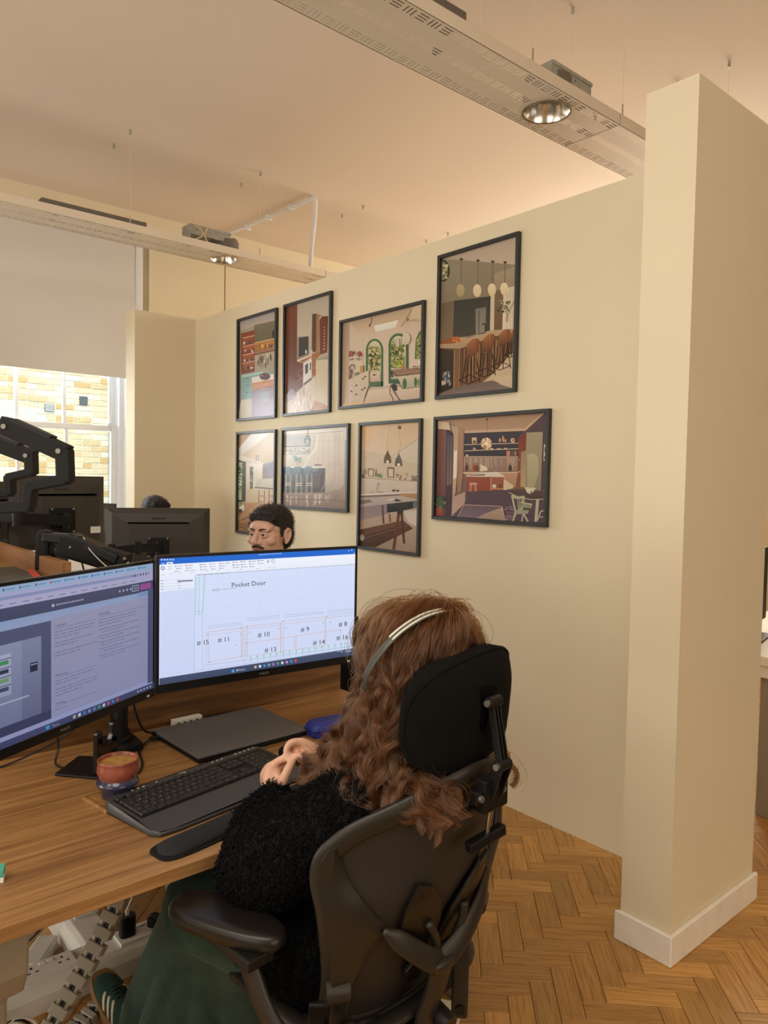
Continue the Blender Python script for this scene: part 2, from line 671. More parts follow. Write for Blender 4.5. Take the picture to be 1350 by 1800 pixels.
for i, (z, p, rot) in enumerate(far):
    k = rng.randrange(NVAR)
    m3 = Matrix.Rotation(rot, 3, 'Z')
    b = len(vs)
    vs += [tuple(m3 @ Vector(v) + p) for v in bv]
    fs += [tuple(b + j for j in f) for f in bf]
    uvs += [(v[0] + (k * 1.37) % 5, v[1] + k * 0.731) for v in bv]
    tn += [TINT[k]] * len(bv)
me = bpy.data.meshes.new('parquet_blocks')
me.from_pydata(vs, [], fs)
uv = me.uv_layers.new(name='UVMap')
vi = np.zeros(len(me.loops), np.int32)
me.loops.foreach_get('vertex_index', vi)
uv.data.foreach_set('uv', np.array(uvs, np.float32)[vi].ravel())
ca = me.color_attributes.new('tint', 'FLOAT_COLOR', 'POINT')
ca.data.foreach_set('color', np.array(tn, np.float32).ravel())
me.materials.append(M['block'])
link('parquet_blocks', me, fl, kind='stuff')

struct('ceiling', box((-3.5, -4.0, ZC), (7.6, YW + 0.4, ZC + 0.12)), 'ceil')
struct('wall_left', box((-3.5, -4.0, 0), (-3.4, YW + 0.35, ZC)), 'wall')
struct('wall_front', box((-3.4, -4.0, 0), (7.6, -3.9, ZC)), 'wall')
struct('wall_far_right', box((7.5, -3.9, 0), (7.6, YW + 0.35, ZC)), 'wall')
# partition that carries the pictures, with a return at either end
struct('wall_right', box((2.6516, 1.3, 0), (2.77, 5.53, ZP)), 'wall')
struct('wall_right_near_end', box((2.1684, 1.1273, 0), (2.7565, 1.2982, 2.722)), 'wall')
struct('wall_right_far_end', box((2.171, 5.366, 0), (2.66, 5.53, ZP + 0.008)), 'wall')
sk = MB()
sk.prism([(2.1534, 1.1123), (2.7715, 1.1123), (2.7715, 1.1273), (2.1684, 1.1273), (2.1684, 1.2982), (2.1534, 1.3132)], 2, 0, 0.098)
struct('baseboard_right', sk, 'skirt', bevel=0.003, seg=1)
# window wall, built round its openings
wx0, wx1, wz0, wz1 = 0.45, 2.50, 0.98, 3.44
wb = MB()
ops = [(-2.3, -0.25), (wx0, wx1)]
xs = [-3.4] + [x for o in ops for x in o] + [7.5]
for i in range(0, len(xs), 2):
    wb.box((xs[i], YW, 0), (xs[i + 1], YW + 0.34, ZC))
for a, b in ops:
    wb.box((a, YW, 0), (b, YW + 0.34, wz0))
    wb.box((a, YW, wz1), (b, YW + 0.34, ZC))
struct('wall_back', wb, 'wall')
struct('trim_1', box((3.40, YW - 0.015, 0), (3.73, YW, ZC)), 'wall')                  # pier beyond the partition
struct('trim_2', box((-3.4, YW - 0.03, 0.935), (2.545, YW + 0.12, 0.985)), 'white', bevel=0.006)   # window board
struct('trim_3', box((2.548, YW - 0.02, 0.98), (2.612, YW, 3.5)), 'white', bevel=0.006)             # architrave
dd = MB()
dd.box((-3.4, YW - 0.012, 0.1), (2.6, YW, 0.93))
struct('trim_4', dd, 'white')                                                          # painted dado below the board


def window(idx, x0, x1):
    root = bpy.data.objects.new('window_%d' % idx, None)
    C.objects.link(root)
    root.location = (x0, YW, wz0)
    root['kind'] = 'structure'
    L, T = x1 - x0, wz1 - wz0
    rail = 0.915
    f = MB()
    for a, b in ((0, 0.045), (L - 0.045, L)):
        f.box((a, 0.10, 0), (b, 0.30, T))
    f.box((L - 0.012, 0.0, 0), (L, 0.10, T)).box((0, 0.0, 0), (0.012, 0.10, T))
    f.box((0, 0.10, 0), (L, 0.30, 0.04)).box((0, 0.10, T - 0.05), (L, 0.30, T))
    f.build('window_frame', 'sash', root, bevel=0.004)
    nb = 5
    for nm, y, z0, z1 in (('lower_sash', 0.15, 0.04, rail + 0.025), ('upper_sash', 0.20, rail - 0.02, T - 0.05)):
        s = MB()
        for a, b in ((0.045, 0.095), (L - 0.095, L - 0.045)):
            s.box((a, y, z0), (b, y + 0.04, z1))
        s.box((0.095, y, z0), (L - 0.095, y + 0.04, z0 + (0.045 if nm == 'upper_sash' else 0.08)))
        s.box((0.095, y, z1 - 0.045), (L - 0.095, y + 0.04, z1))
        so = s.build(nm, 'sash', root, bevel=0.006)
        pw = (L - 0.19) / nb
        for k in range(1, nb):
            xk = 0.095 + pw * k
            box((xk - 0.014, y + 0.004, z0 + 0.05), (xk + 0.014, y + 0.036, z1 - 0.045)).build('glazing_bar', 'sash', so, bevel=0.006)
        for k in range(nb):
            box((0.095 + pw * k, y + 0.018, z0 + 0.045), (0.095 + pw * (k + 1), y + 0.021, z1 - 0.045)).build('pane', GLASS, so)
    h = MB()
    h.box((L - 0.135, 0.12, rail + 0.02), (L - 0.10, 0.15, rail + 0.045)).tube([(L - 0.118, 0.11, rail + 0.04), (L - 0.112, 0.10, rail + 0.10), (L - 0.10, 0.11, rail + 0.15)], 0.008, 6)
    h.build('sash_catch', 'sash', root)
    return root


GLASS = bpy.data.materials.new('window_glass')
GLASS.use_nodes = True
nt = GLASS.node_tree
tr, gl, mx, fr = (nt.nodes.new('ShaderNodeBsdfTransparent'), nt.nodes.new('ShaderNodeBsdfGlossy'), nt.nodes.new('ShaderNodeMixShader'), nt.nodes.new('ShaderNodeFresnel'))
tr.inputs['Color'].default_value = (0.93, 0.96, 0.97, 1)
gl.inputs['Roughness'].default_value = 0.02
fr.inputs['IOR'].default_value = 1.45
nt.links.new(fr.outputs['Fac'], mx.inputs['Fac'])
nt.links.new(tr.outputs['BSDF'], mx.inputs[1])
nt.links.new(gl.outputs['BSDF'], mx.inputs[2])
nt.links.new(mx.outputs['Shader'], nt.nodes['Material Output'].inputs['Surface'])
window(1, wx0, wx1)
window(2, -2.3, -0.25)


def roller(x0, x1, z0, label, m='blind'):
    t = thing('roller_blind', label, 'blind', ((x0 + x1) / 2, YW - 0.03, z0))
    L = (x1 - x0) / 2
    box((-L, -0.002, 0.02), (L, 0.0, 3.46 - z0)).build('blind_cloth', m, t)
    box((-L, -0.006, 0), (L, 0.005, 0.024)).build('bottom_bar', m, t, bevel=0.003)
    MB().tube([(-L, 0.0, 3.47 - z0), (L, 0.0, 3.47 - z0)], 0.028, 12).build('roller_tube', m, t)
    return t


roller(0.40, 2.535, 2.318, 'wide grey roller blind pulled half down over the sash window')
roller(-2.35, -0.2, 1.6, 'grey roller blind over the other sash window, pulled nearly down')
roller(2.66, 3.38, 0.9, 'plain cream roller blind beyond the far end of the picture partition', 'blind_cream')

# ---------------------------------------------------------------- building across the yard
bl = thing('brick_building', 'pale yellow stock brick building seen through the sash window', 'building', (3.0, 10.0, 0))
BR = []
for k, c in enumerate(('E6D8B8', 'EFE2C4', 'DFCBA2', 'F2EBDA', 'D9BC86', 'EADABA', 'D2A066')):
    BR.append(mat('stock_brick_%d' % k, c, 0.9, var=0.18, scale=40, bump=0.1))
MORTAR = mat('pale_mortar', 'F0ECE2', 0.95, var=0.08, scale=20)
box((-6, 0.012, -1.0), (0.86, 0.5, 8.0)).build('wall_core', MORTAR, bl)
box((0.86, 0.012, -1.0), (5, 0.5, 8.0)).build('return_core', MORTAR, bl)
bl_me = []
for k in range(7):
    for hw in (0.215, 0.1025):
        bl_me.append(box((0, 0, 0), (hw, 0.1, 0.065)).mesh('brick', BR[k], bevel=0.006, seg=1))
n_b = 0
rest = MB()
for r in range(int(8.0 / 0.075)):
    z = 0.15 + r * 0.075
    x = -2.0 + (0.1125 if r % 2 else 0)
    while x < 1.25:
        hw = 0 if rng.random() < 0.8 else 1
        L = (0.215, 0.1025)[hw]
        wx, wy, _ = view((3.0 + x + L / 2, 10.0, z))
        inwin = -45 < wx < 222 and 630 < wy < 905
        k = rng.choice((0, 1, 1, 2, 3, 3, 4, 5, 5)) if x < 0.66 else rng.choice((4, 6, 6, 4, 2))
        dy = rng.uniform(-0.006, 0.004)
        patch = x < -0.2 and 2.15 < z < 2.34 - 0.1 * (x + 0.6)          # rendered patch, no bricks
        if not patch:
            if inwin and n_b < 298:
                n_b += 1
                link('brick', bl_me[k * 2 + hw], bl, (x, dy, z))
            else:
                rest.box((x, dy, z), (x + L, dy + 0.1, z + 0.065))
        x += L + 0.01
rest.build('bricks', BR[1], bl)['kind'] = 'stuff'
box((-1.6, 0.004, 2.15), (-0.2, 0.02, 2.40)).build('render_patch', mat('grey_render', 'D8D8D6', 0.9, var=0.06), bl)
box((0.31, -0.02, 2.40), (0.41, 0.02, 2.51)).build('air_vent', mat('slate_vent', '5C6672', 0.6), bl)
vb = box((-0.12, -0.02, 2.28), (-0.01, 0.02, 2.38)).build('air_vent', mat('grey_vent', '7F8B96', 0.6), bl)
for k in range(4):
    box((-0.115, -0.026, 2.295 + k * 0.022), (-0.015, -0.02, 2.305 + k * 0.022)).build('vent_slat', 'white', vb)
MB().tube([(0.70, -0.03, -0.5), (0.70, -0.03, 2.1)], 0.018, 8).build('drain_pipe', mat('grey_pipe', 'A9B2B8', 0.5), bl)
box((-1.75, -0.05, 0.4), (-0.98, -0.01, 1.72)).build('door_panel', mat('pale_green_panel', 'C8CDB4', 0.6), bl)
yd = struct('ground', box((-4, YW + 0.36, -0.6), (9, 10.0, -0.5)), mat('yard_paving', 'A9A79F', 0.9, var=0.1))
yd['label'] = 'paved yard between the window and the brick building'

# ---------------------------------------------------------------- hanging light beams
BEAM_Z = 3.09


def beam(x0, x1, y0, y1, label, dl_x, joint_x, wires, drv):
    t = thing('light_beam', label, 'light', ((x0 + x1) / 2, (y0 + y1) / 2, BEAM_Z), group=None)
    ox = (x0 + x1) / 2
    hw, L = (y1 - y0) / 2, (x1 - x0) / 2
    dx = dl_x - ox
    # bottom sheet with three rows of punched slots and a round hole for the lamp
    P = 0.058
    n = int(2 * L / P)
    p = MB()
    cells = []
    rows = (-hw + 0.032, 0.0, hw - 0.032)
    H = 0.021
    xs0 = -L

    def quad(a, b, c, d):
        p.add([(a, c, 0), (b, c, 0), (b, d, 0), (a, d, 0)], [(0, 1, 2, 3)])

    RD = 0.098
    yb = [-hw] + [y for r in rows for y in (r - H, r + H)] + [hw]
    for i in range(n + 1):
        a, b = -L + i * P, min(-L + (i + 1) * P, L)
        if b - a < 0.01:
            continue
        hole = abs((a + b) / 2 - dx) < RD + P * 0.6
        # plain bands between the rows
        for j in (0, 2, 4, 6):
            if hole and j in (2, 4):
                # sheet cut round the lamp in fine strips
                for q in range(10):
                    u0, u1 = a + (b - a) * q / 10, a + (b - a) * (q + 1) / 10
                    um = (u0 + u1) / 2 - dx
                    e = math.sqrt(max(RD * RD - um * um, 0))
                    c, d = yb[j], yb[j + 1]
                    if j == 2:
                        d = min(d, -e) if e > 0 else d
                    else:
                        c = max(c, e) if e > 0 else c
                    if d > c:
                        quad(u0, u1, c, d)
                continue
            quad(a, b, yb[j], yb[j + 1])
        for ri, r in enumerate(rows):
            c, d = r - H, r + H
            if hole and ri == 1:
                for q in range(10):
                    u0, u1 = a + (b - a) * q / 10, a + (b - a) * (q + 1) / 10
                    um = (u0 + u1) / 2 - dx
                    if abs(um) > RD:
                        quad(u0, u1, c, d)
                continue
            if b - a < P * 0.9:
                quad(a, b, c, d)
                continue
            if (i + ri) % 2:      # three slots across
                e = [a, a + 0.009, a + 0.014, a + 0.026, a + 0.031, a + 0.043, a + 0.048, b]
                for q in range(7):
                    if q % 2 == 0:
                        quad(e[q], e[q + 1], c, d)
                    else:
                        quad(e[q], e[q + 1], c, c + 0.003)
                        quad(e[q], e[q + 1], d - 0.003, d)
            else:                 # three slots along
                quad(a, a + 0.008, c, d)
                quad(b - 0.008, b, c, d)
                e = [c, c + 0.004, c + 0.009, c + 0.0185, c + 0.0235, c + 0.033, c + 0.038, d]
                for q in range(0, 7, 2):
                    quad(a + 0.008, b - 0.008, e[q], e[q + 1])
    p.build('perforated_sheet', 'tray', t)
    s = MB()
    for y in (-hw, hw - 0.003):
        s.box((-L, y, 0.0), (L, y + 0.003, 0.05))
    s.box((-L, -hw, 0.0), (-L + 0.003, hw, 0.05)).box((L - 0.003, -hw, 0.0), (L, hw, 0.05))
    s.build('side_flange', 'tray', t)
    for jx in joint_x:
        MB().box((jx - ox - 0.001, -hw - 0.0006, -0.0006), (jx - ox + 0.001, hw + 0.0006, 0.05)).build('joint', 'driver_dark', t)
    # recessed lamp
    lamp = MB()
    lamp.lathe([(0.098, -0.002), (0.092, 0.012), (0.086, 0.04), (0.072, 0.085), (0.05, 0.115), (0.03, 0.122)], 40, (dx, 0, 0), cap=False)
    lo = lamp.build('reflector', 'chrome', t, smooth='all')
    MB().lathe([(0.098, -0.004), (0.106, -0.004), (0.106, 0.0), (0.098, 0.0)], 40, (dx, 0, 0), cap=False).build('trim_ring', 'steel', lo, smooth=True)
    MB().lathe([(0.028, 0.06), (0.03, 0.128)], 16, (dx, 0, 0)).build('lamp_cap', 'label_w', lo, smooth=True)
    MB().lathe([(0.104, 0.003), (0.104, 0.125), (0.06, 0.14), (0.001, 0.14)], 28, (dx, 0, 0), cap=False).build('lamp_can', 'driver_dark', lo, smooth=True)
    # ballast box beside the lamp
    bx0, bx1, bz0, bz1 = drv
    g = MB()
    g.box((bx0 - ox, -0.09, bz0), (bx1 - ox, 0.02, bz1))
    go = g.build('ballast_box', 'driver', t, bevel=0.003)
    box((bx0 - ox - 0.004, -0.094, bz1 - 0.014), (bx1 - ox + 0.004, 0.024, bz1 + 0.003)).build('lid', 'driver', go, bevel=0.002)
    for k in range(3):
        MB().lathe([(0.004, -0.0925), (0.004, -0.089)], 8, (bx0 - ox + 0.05 + k * 0.05, 0, bz1 - 0.03), ax=1).build('screw', 'driver_dark', go)
    MB().tube(bez([(bx1 - ox, -0.05, bz0 + 0.03), (bx1 - ox + 0.05, -0.06, bz0 + 0.045), (bx1 - ox + 0.075, -0.06, bz0 + 0.01), (bx1 - ox + 0.08, -0.06, 0.01)]), 0.008, 8).build('flex_conduit', 'driver', t, smooth=True)
    MB().box((bx0 - ox - 0.012, -0.09, 0.004), (bx0 - ox, 0.02, bz1)).build('bracket', 'driver', t)
    # suspension wires, each with its hook in the ceiling
    for wx, sy in wires:
        y = sy * (hw - 0.006)
        wo = MB().tube([(wx - ox, y, 0.05), (wx - ox, y, ZC - BEAM_Z - 0.04)], 0.0008, 5).build('suspension_wire', 'cable_w', t)
        MB().tube([(wx - ox, y, 0.045), (wx - ox, y, 0.10)], 0.0035, 8).build('wire_grip', 'steel', wo)
        MB().tube([(wx - ox, y, ZC - BEAM_Z - 0.03), (wx - ox, y, ZC - BEAM_Z - 0.002)], 0.0075, 10).build('ceiling_anchor', 'driver', wo)
    return t


b1 = beam(-1.6, 5.2, 1.905, 2.20, 'nearer perforated white light beam hanging over the partition end', 2.637, (2.97, 0.3), [(2.361, 1), (2.361, -1), (2.996, 1), (2.996, -1), (3.987, -1), (3.987, 1), (-0.8, 1), (-0.8, -1), (0.9, 1), (0.9, -1)], (2.56, 2.83, 0.055, 0.15))
b2 = beam(-2.2, 5.4, 4.845, 5.14, 'farther perforated white light beam hanging near the roller blinds', 2.69, (3.5, 1.0), [(1.93, 1), (1.93, -1), (2.905, 1), (2.905, -1), (3.872, 1), (3.872, -1), (4.858, 1), (4.858, -1), (-1.2, 1), (-1.2, -1)], (2.38, 2.69, 0.10, 0.165))
for bm_, a, b, ox, zt in ((b1, 0.9, 2.08, 1.8, 0.165), (b2, 1.41, 2.08, 1.6, 0.112)):
    u = MB()
    u.box((a - ox, -0.05, zt - 0.055), (b - ox, 0.05, zt))
    for x in (a - ox + 0.08, b - ox - 0.1):
        u.box((x, -0.03, 0.003), (x + 0.02, 0.03, zt - 0.05))
    uo = u.build('uplight_box', 'driver_dark', bm_, bevel=0.003)
    for k in range(18):
        x = a - ox + 0.03 + (b - a - 0.06) * k / 17
        box((x, -0.052, zt - 0.05), (x + 0.012, -0.05, zt - 0.038)).build('vent_slot', 'black', uo)
# loose ballast leads on the far beam
yl = MB()
yl.tube(bez([(0.80, -0.1, 0.155), (0.84, -0.13, 0.13), (0.85, -0.13, 0.09), (0.80, -0.11, 0.055)]), 0.006, 7)
yl.tube(bez([(0.90, -0.1, 0.155), (0.87, -0.13, 0.12), (0.87, -0.13, 0.08), (0.90, -0.11, 0.055)]), 0.006, 7)
yl.build('ballast_lead', mat('cream_cable', 'CDB88C', 0.5), b2, smooth=True)

cd = thing('ceiling_conduit', 'white conduit along the ceiling that bends down behind the partition', 'conduit', (3.42, 5.6, ZC))
MB().tube(bez([(-0.02, 0.64, -0.02), (0.02, 0.0, -0.02), (0.035, -0.62, -0.02)]), 0.0125, 10).build('pipe_run', 'white', cd, smooth=True)
MB().tube(bez([(0.035, -0.60, -0.02), (0.036, -0.64, -0.025), (0.038, -0.66, -0.05), (0.038, -0.66, -0.10)]), 0.019, 10).build('elbow', 'white', cd, smooth=True)
MB().tube(bez([(0.038, -0.66, -0.09), (0.035, -0.655, -0.22), (0.03, -0.63, -0.40), (0.035, -0.60, -0.60)]), 0.017, 10).build('drop_pipe', 'white', cd, smooth=True)
for y in (0.35, 0.0, -0.35):
    MB().box((-0.012, y - 0.008, -0.038), (0.045, y + 0.008, 0.0)).build('pipe_clip', 'white', cd)
# ================================================================ framed prints
PRINT = paint_mat('photo_print', rough=0.28, wave=0.10)
PRINT_G = paint_mat('glossy_photo_print', rough=0.16, wave=0.35)
FX = 2.6516


def framed(y1, z0, w, h, label, canvas, m=PRINT):
    """frame whose left edge is at y1 (far end), lower edge at z0; local x runs to the right along the wall, local y up"""
    t = thing('framed_print', label, 'picture', (FX, y1, z0), group='framed prints on the picture partition')
    t.rotation_euler = Matrix(((0, 0, -1), (-1, 0, 0), (0, 1, 0))).to_euler()
    b, d = 0.0165, 0.022
    for q in (((0, 0), (w, 0), (w - b, b), (b, b)), ((0, h), (w, h), (w - b, h - b), (b, h - b)), ((0, 0), (0, h), (b, h - b), (b, b)), ((w, 0), (w, h), (w - b, h - b), (w - b, b))):
        mb = MB().prism(q, 2, 0.0, d)
        mb.build('frame_bar', 'dark_frame', t, bevel=0.0012, seg=1)
    box((b, b, 0.001), (w - b, h - b, 0.004)).build('backing_board', 'black_matte', t)
    me = canvas.mesh('print', m)
    o = link('print', me, t, (b, b, 0.0045))
    return t


PW, PH = 0.514, 0.712
IW, IH = PW - 0.033, PH - 0.033

# 1: shelves with terracotta pigeonholes and a purple island
c = Canvas(IW, IH, [(155, 250), (583, 128), (578, 1348), (148, 1388)])
c.poly([(155, 250), (583, 128), (578, 1348), (148, 1388)], 'A79B8C', '8F8676')
c.poly([(155, 250), (583, 128), (580, 235), (160, 350)], 'A69A97', 'B9AC9F')
c.poly([(320, 290), (580, 235), (580, 450), (325, 500)], '7D745F', '6A624F')
c.poly([(530, 360), (580, 350), (580, 440), (535, 450)], '2F3130')
c.poly([(170, 385), (330, 345), (330, 830), (175, 860)], '8C4A35', '7C3F2E')
for k, (y, cc) in enumerate(((440, 'A0583C'), (540, 'B4664A'), (640, 'A9603F'), (735, 'B06A4C'))):
    c.poly([(195, y + 8), (322, y - 22), (322, y + 58), (195, y + 92)], cc, '7A3E2B')
    c.line(190, y, 326, y - 30, 9, 'D9B9A2')
    c.speck(205, y + 40, 312, y + 62, 9, ['E7DACB', '50463E', 'C9B9A8', '7C5B4A'], 7, 16, 1.3)
c.poly([(330, 505), (575, 450), (575, 545), (332, 605)], 'B98347', 'A0703C')
c.speck(345, 520, 570, 545, 22, ['8E5E30', 'D5A366', '5F4A35', '7C4A3A'], 5, 13, 2.2)
c.line(330, 498, 577, 444, 10, 'D8B48C').line(330, 612, 577, 556, 12, 'A9664A').line(330, 632, 577, 580, 14, '7B4230')
c.poly([(330, 650), (577, 590), (577, 830), (335, 850)], 'B7A893', '9F9484')
for k in range(26):
    x = rng.uniform(345, 565)
    y = 660 - (x - 330) * 0.24 + rng.uniform(0, 60)
    c.line(x, y, x + rng.uniform(-8, 8), y + rng.uniform(40, 120), rng.uniform(5, 12), rng.choice(['4E453C', '6E6254', 'D8CCB8', '857562', '3F3A35']))
c.poly([(175, 880), (440, 835), (578, 860), (578, 930), (300, 960), (300, 1150), (180, 1165)], '7FA3A0', '6F938F')
c.poly([(175, 875), (430, 830), (440, 850), (180, 900)], 'A9C5BE')
for y in (915, 985, 1080):
    c.line(180, y + 40, 300, y + 20, 3, '587A78').line(228, y, 270, y - 7, 8, '46605F')
c.poly([(180, 1165), (300, 1145), (300, 1365), (150, 1388), (152, 1280)], 'C9B8A4', 'B5A590')
c.poly([(300, 900), (400, 880), (578, 860), (578, 925), (300, 965)], 'D9D0C8')
c.oval(452, 890, 62, 42, '5E2A26', '43201D').oval(420, 880, 12, 9, 'B8837A')
c.poly([(300, 965), (578, 918), (578, 985), (300, 1035)], 'C08350', 'B87844')
c.poly([(300, 1035), (578, 985), (578, 1010), (300, 1062)], '9C5D3C')
c.poly([(300, 1062), (578, 1010), (578, 1348), (300, 1368)], '7C6672', '8E7484')
c.poly([(400, 1080), (520, 1060), (500, 1200), (420, 1230)], '8A8792', '806C7B')
c.line(155, 300, 155, 1290, 10, '5A5148')
framed(4.185 + PW, 1.8905, PW, PH, 'framed print of terracotta pigeonhole shelves above a purple kitchen island', c)

# 2: brown tall units, white range cooker and a cream island
q = [(712, 95), (1222, -60), (1208, 1283), (693, 1335)]
c = Canvas(IW, IH, q)
c.poly(q, 'B9AC9B', 'B3A390')
c.poly([(830, 60), (1222, -60), (1222, 150), (1115, 180), (1020, 160), (980, 430), (835, 440)], 'B5A997', 'C1B5A3')
c.poly([(712, 95), (835, 58), (830, 720), (905, 735), (895, 1010), (830, 1075), (700, 1120)], '7A4634', '6F3F31')
for x in (745, 790):
    c.line(x, 90, x - 6, 880, 4, '5B3226')
c.poly([(762, 300), (800, 290), (795, 830), (757, 840)], '6A4A3D')
c.poly([(832, 430), (968, 420), (965, 660), (835, 700)], 'A39A8C', '8C8476')
c.poly([(850, 440), (962, 425), (960, 625), (850, 668)], '4A4641', '3C3936')
c.poly([(1005, 170), (1050, 160), (1050, 600), (1000, 615)], '5A4334')
c.poly([(1050, 160), (1120, 185), (1085, 200), (1085, 640), (1050, 660)], '9C6F55', 'A97B5C')
c.poly([(1115, 195), (1190, 190), (1180, 610), (1090, 640), (1088, 240)], '6C3A2B', '7B4532')
for k in range(8):
    c.oval(1140, 320 + k * 36, 9, 8, 'CDB9A8')
c.line(1135, 300, 1130, 560, 6, '3F241C')
c.poly([(1190, 160), (1215, 150), (1210, 640), (1185, 610)], 'D5CEC4')
c.poly([(840, 690), (1000, 630), (1082, 600), (1100, 640), (1050, 690), (1045, 880), (1000, 900), (1000, 940), (905, 990), (905, 740)], 'A56D46', '96603D')
c.poly([(835, 700), (1000, 632), (1003, 650), (840, 716)], 'DCD0C2')
c.line(835, 830, 905, 800, 3, 'C99A72').line(830, 950, 900, 900, 4, 'C99A72').line(1005, 805, 1048, 780, 4, 'D3AE8B')
c.poly([(902, 730), (1000, 665), (1000, 900), (903, 975)], 'E0DAD3', 'D5CDC6')
c.poly([(922, 760), (960, 735), (958, 845), (925, 870)], '4D5250').poly([(978, 735), (993, 725), (990, 815), (977, 822)], '4D5250')
c.line(910, 735, 998, 680, 6, '8F8780')
c.poly([(905, 985), (1000, 912), (1000, 935), (905, 1010)], '4A4541')
for x in (935, 1000):
    c.oval(x, 605, 10, 24, 'CFC8C0')
c.poly([(700, 1110), (830, 1085), (905, 1000), (1048, 890), (1045, 1175), (1200, 1255), (1208, 1283), (693, 1335)], 'B9A693', 'C3AC9C')
c.poly([(830, 1080), (900, 1010), (1040, 900), (1035, 1170), (960, 1290), (720, 1330), (800, 1190)], 'CFC2B2', 'C7B09F')
for k in range(40):
    x = rng.uniform(780, 1020)
    y = rng.uniform(1000, 1250) + (900 - x) * 0.3
    c.line(x, y, x + rng.uniform(-25, 15), y + rng.uniform(50, 110), rng.uniform(6, 18), rng.choice(['D9CDBF', 'C4B3A2', 'B7A492', 'DDD3C6']))
c.poly([(700, 1110), (770, 1030), (830, 1090), (700, 1220)], '8E7684', 'A68C92')
c.poly([(1045, 690), (1210, 640), (1208, 690), (1050, 710)], '9F9587')
c.poly([(1050, 705), (1208, 690), (1204, 1250), (1045, 1175)], 'CBBDA3', 'C6B395')
c.poly([(1040, 1175), (1204, 1250), (1204, 1283), (990, 1300)], 'B07D58')
framed(3.5889 + PW, 1.893, PW, PH, 'framed print of a white range cooker between brown tall units', c)

# 3: garden seen through green arched doors
q = [(118, 480), (1235, 205), (1205, 1515), (105, 1628)]
LW, LH = PH - 0.033, PW - 0.033
c = Canvas(LW, LH, q)
c.poly(q, 'C6B29C', 'BBA894')
c.poly([(118, 480), (210, 470), (205, 1600), (105, 1628)], 'AD9680', 'BEA994')
c.poly([(118, 480), (1235, 205), (1230, 480), (400, 655), (215, 470)], 'B9A186', 'CDB89F')
c.poly([(395, 655), (1225, 480), (1215, 1330), (430, 1350)], 'CCB9A4', 'D2C0AC')
c.poly([(215, 480), (395, 655), (380, 1300), (205, 1420)], 'C9B69F', 'D3C2AE')
c.poly([(545, 510), (880, 432), (845, 530), (570, 598)], 'E3DFD3', 'D9D5C8')
c.lines([(512, 390), (512, 450), (490, 520)], 12, '6A5A4C').line(500, 475, 480, 525, 16, '5A4C42')
c.line(1095, 250, 925, 520, 9, '6A5A4C').line(1020, 400, 1010, 450, 18, '5A4C42')
GR = ['7D8A4A', '5E7240', '9C9A58', '46572F', 'B5A866', '8A7A42', '3E4A2E', 'C9BF8C']


def arch(x0, x1, top, spring, bot, g):
    pts = [(x0, bot)] + [((x0 + x1) / 2 - (x1 - x0) / 2 * math.cos(a * PI / 14), spring - (spring - top) * math.sin(a * PI / 14)) for a in range(15)] + [(x1, bot)]
    c.poly(pts, '4A6B45', '3F6040')
    pts2 = [(x0 + g, bot - 60)] + [((x0 + x1) / 2 - ((x1 - x0) / 2 - g) * math.cos(a * PI / 14), spring - (spring - top - g) * math.sin(a * PI / 14)) for a in range(15)] + [(x1 - g, bot - 70)]
    c.poly(pts2, 'C9C4A4', 'BBA792')
    return pts2


arch(435, 675, 690, 850, 1350, 30)
c.speck(485, 800, 625, 1120, 170, GR, 8, 24)
c.poly([(488, 1160), (640, 1150), (640, 1280), (490, 1290)], 'D0BDA8', 'BFA48E')
c.line(515, 960, 520, 1100, 14, '4F4433')
arch(752, 1025, 615, 780, 1310, 34)
c.speck(800, 780, 960, 1090, 190, GR, 8, 26)
c.poly([(845, 700), (930, 690), (930, 790), (850, 800)], 'BDB2A0')
c.line(890, 700, 892, 790, 5, 'EDE8DC').line(850, 790, 900, 788, 5, 'EDE8DC').lines([(910, 690), (912, 830)], 10, '5B5A44')
c.speck(800, 700, 850, 800, 20, GR, 6, 14)
c.poly([(1120, 970), (1135, 700), (1180, 600), (1225, 560), (1222, 960)], '4A6B45')
c.poly([(1140, 950), (1150, 720), (1190, 640), (1222, 610), (1218, 950)], '9A9A5C')
c.speck(1150, 700, 1212, 950, 45, GR, 8, 20)
c.poly([(955, 680), (1060, 660), (1040, 770), (970, 775)], 'CBBBA8', 'C3B29E')
c.oval(1005, 690, 58, 75, 'D3C6B5', 'C3B4A2')
c.line(1003, 460, 1003, 620, 3, 'A9998A')
c.poly([(210, 945), (390, 935), (390, 948), (210, 962)], 'E3DCD0')
c.speck(220, 880, 385, 935, 26, ['7B5A50', 'B4493A', '5A5A6A', 'C9BBAA', '8B6C58', 'A14438'], 8, 20, 1.6)
c.speck(215, 965, 360, 985, 16, ['8C7F72', 'A39688'], 5, 10, 1.6)
c.lines([(232, 1160), (222, 1090), (245, 1050), (280, 1055), (292, 1110)], 11, '4E4338')
c.poly([(365, 1070), (415, 1062), (415, 1150), (368, 1160)], 'B08A45')
c.poly([(285, 1165), (345, 1150), (345, 1205), (300, 1215)], '8D8072').poly([(230, 1240), (390, 1220), (390, 1240), (235, 1258)], '6F6458')
c.poly([(205, 1255), (490, 1130), (490, 1330), (400, 1590), (210, 1600)], 'C9B8A2', 'C1AE98')
c.speck(215, 1130, 250, 1240, 14, ['4E4338', '6B5B4C', '8C4A3A'], 7, 15, 1.8)
for x, y in ((320, 1335), (250, 1418), (320, 1462), (440, 1215), (412, 1245), (435, 1372), (400, 1395), (560, 1190)):
    c.oval(x, y, 16, 12, '5A4636')
c.poly([(490, 1300), (660, 1280), (660, 1335), (490, 1355)], '4A6B45')
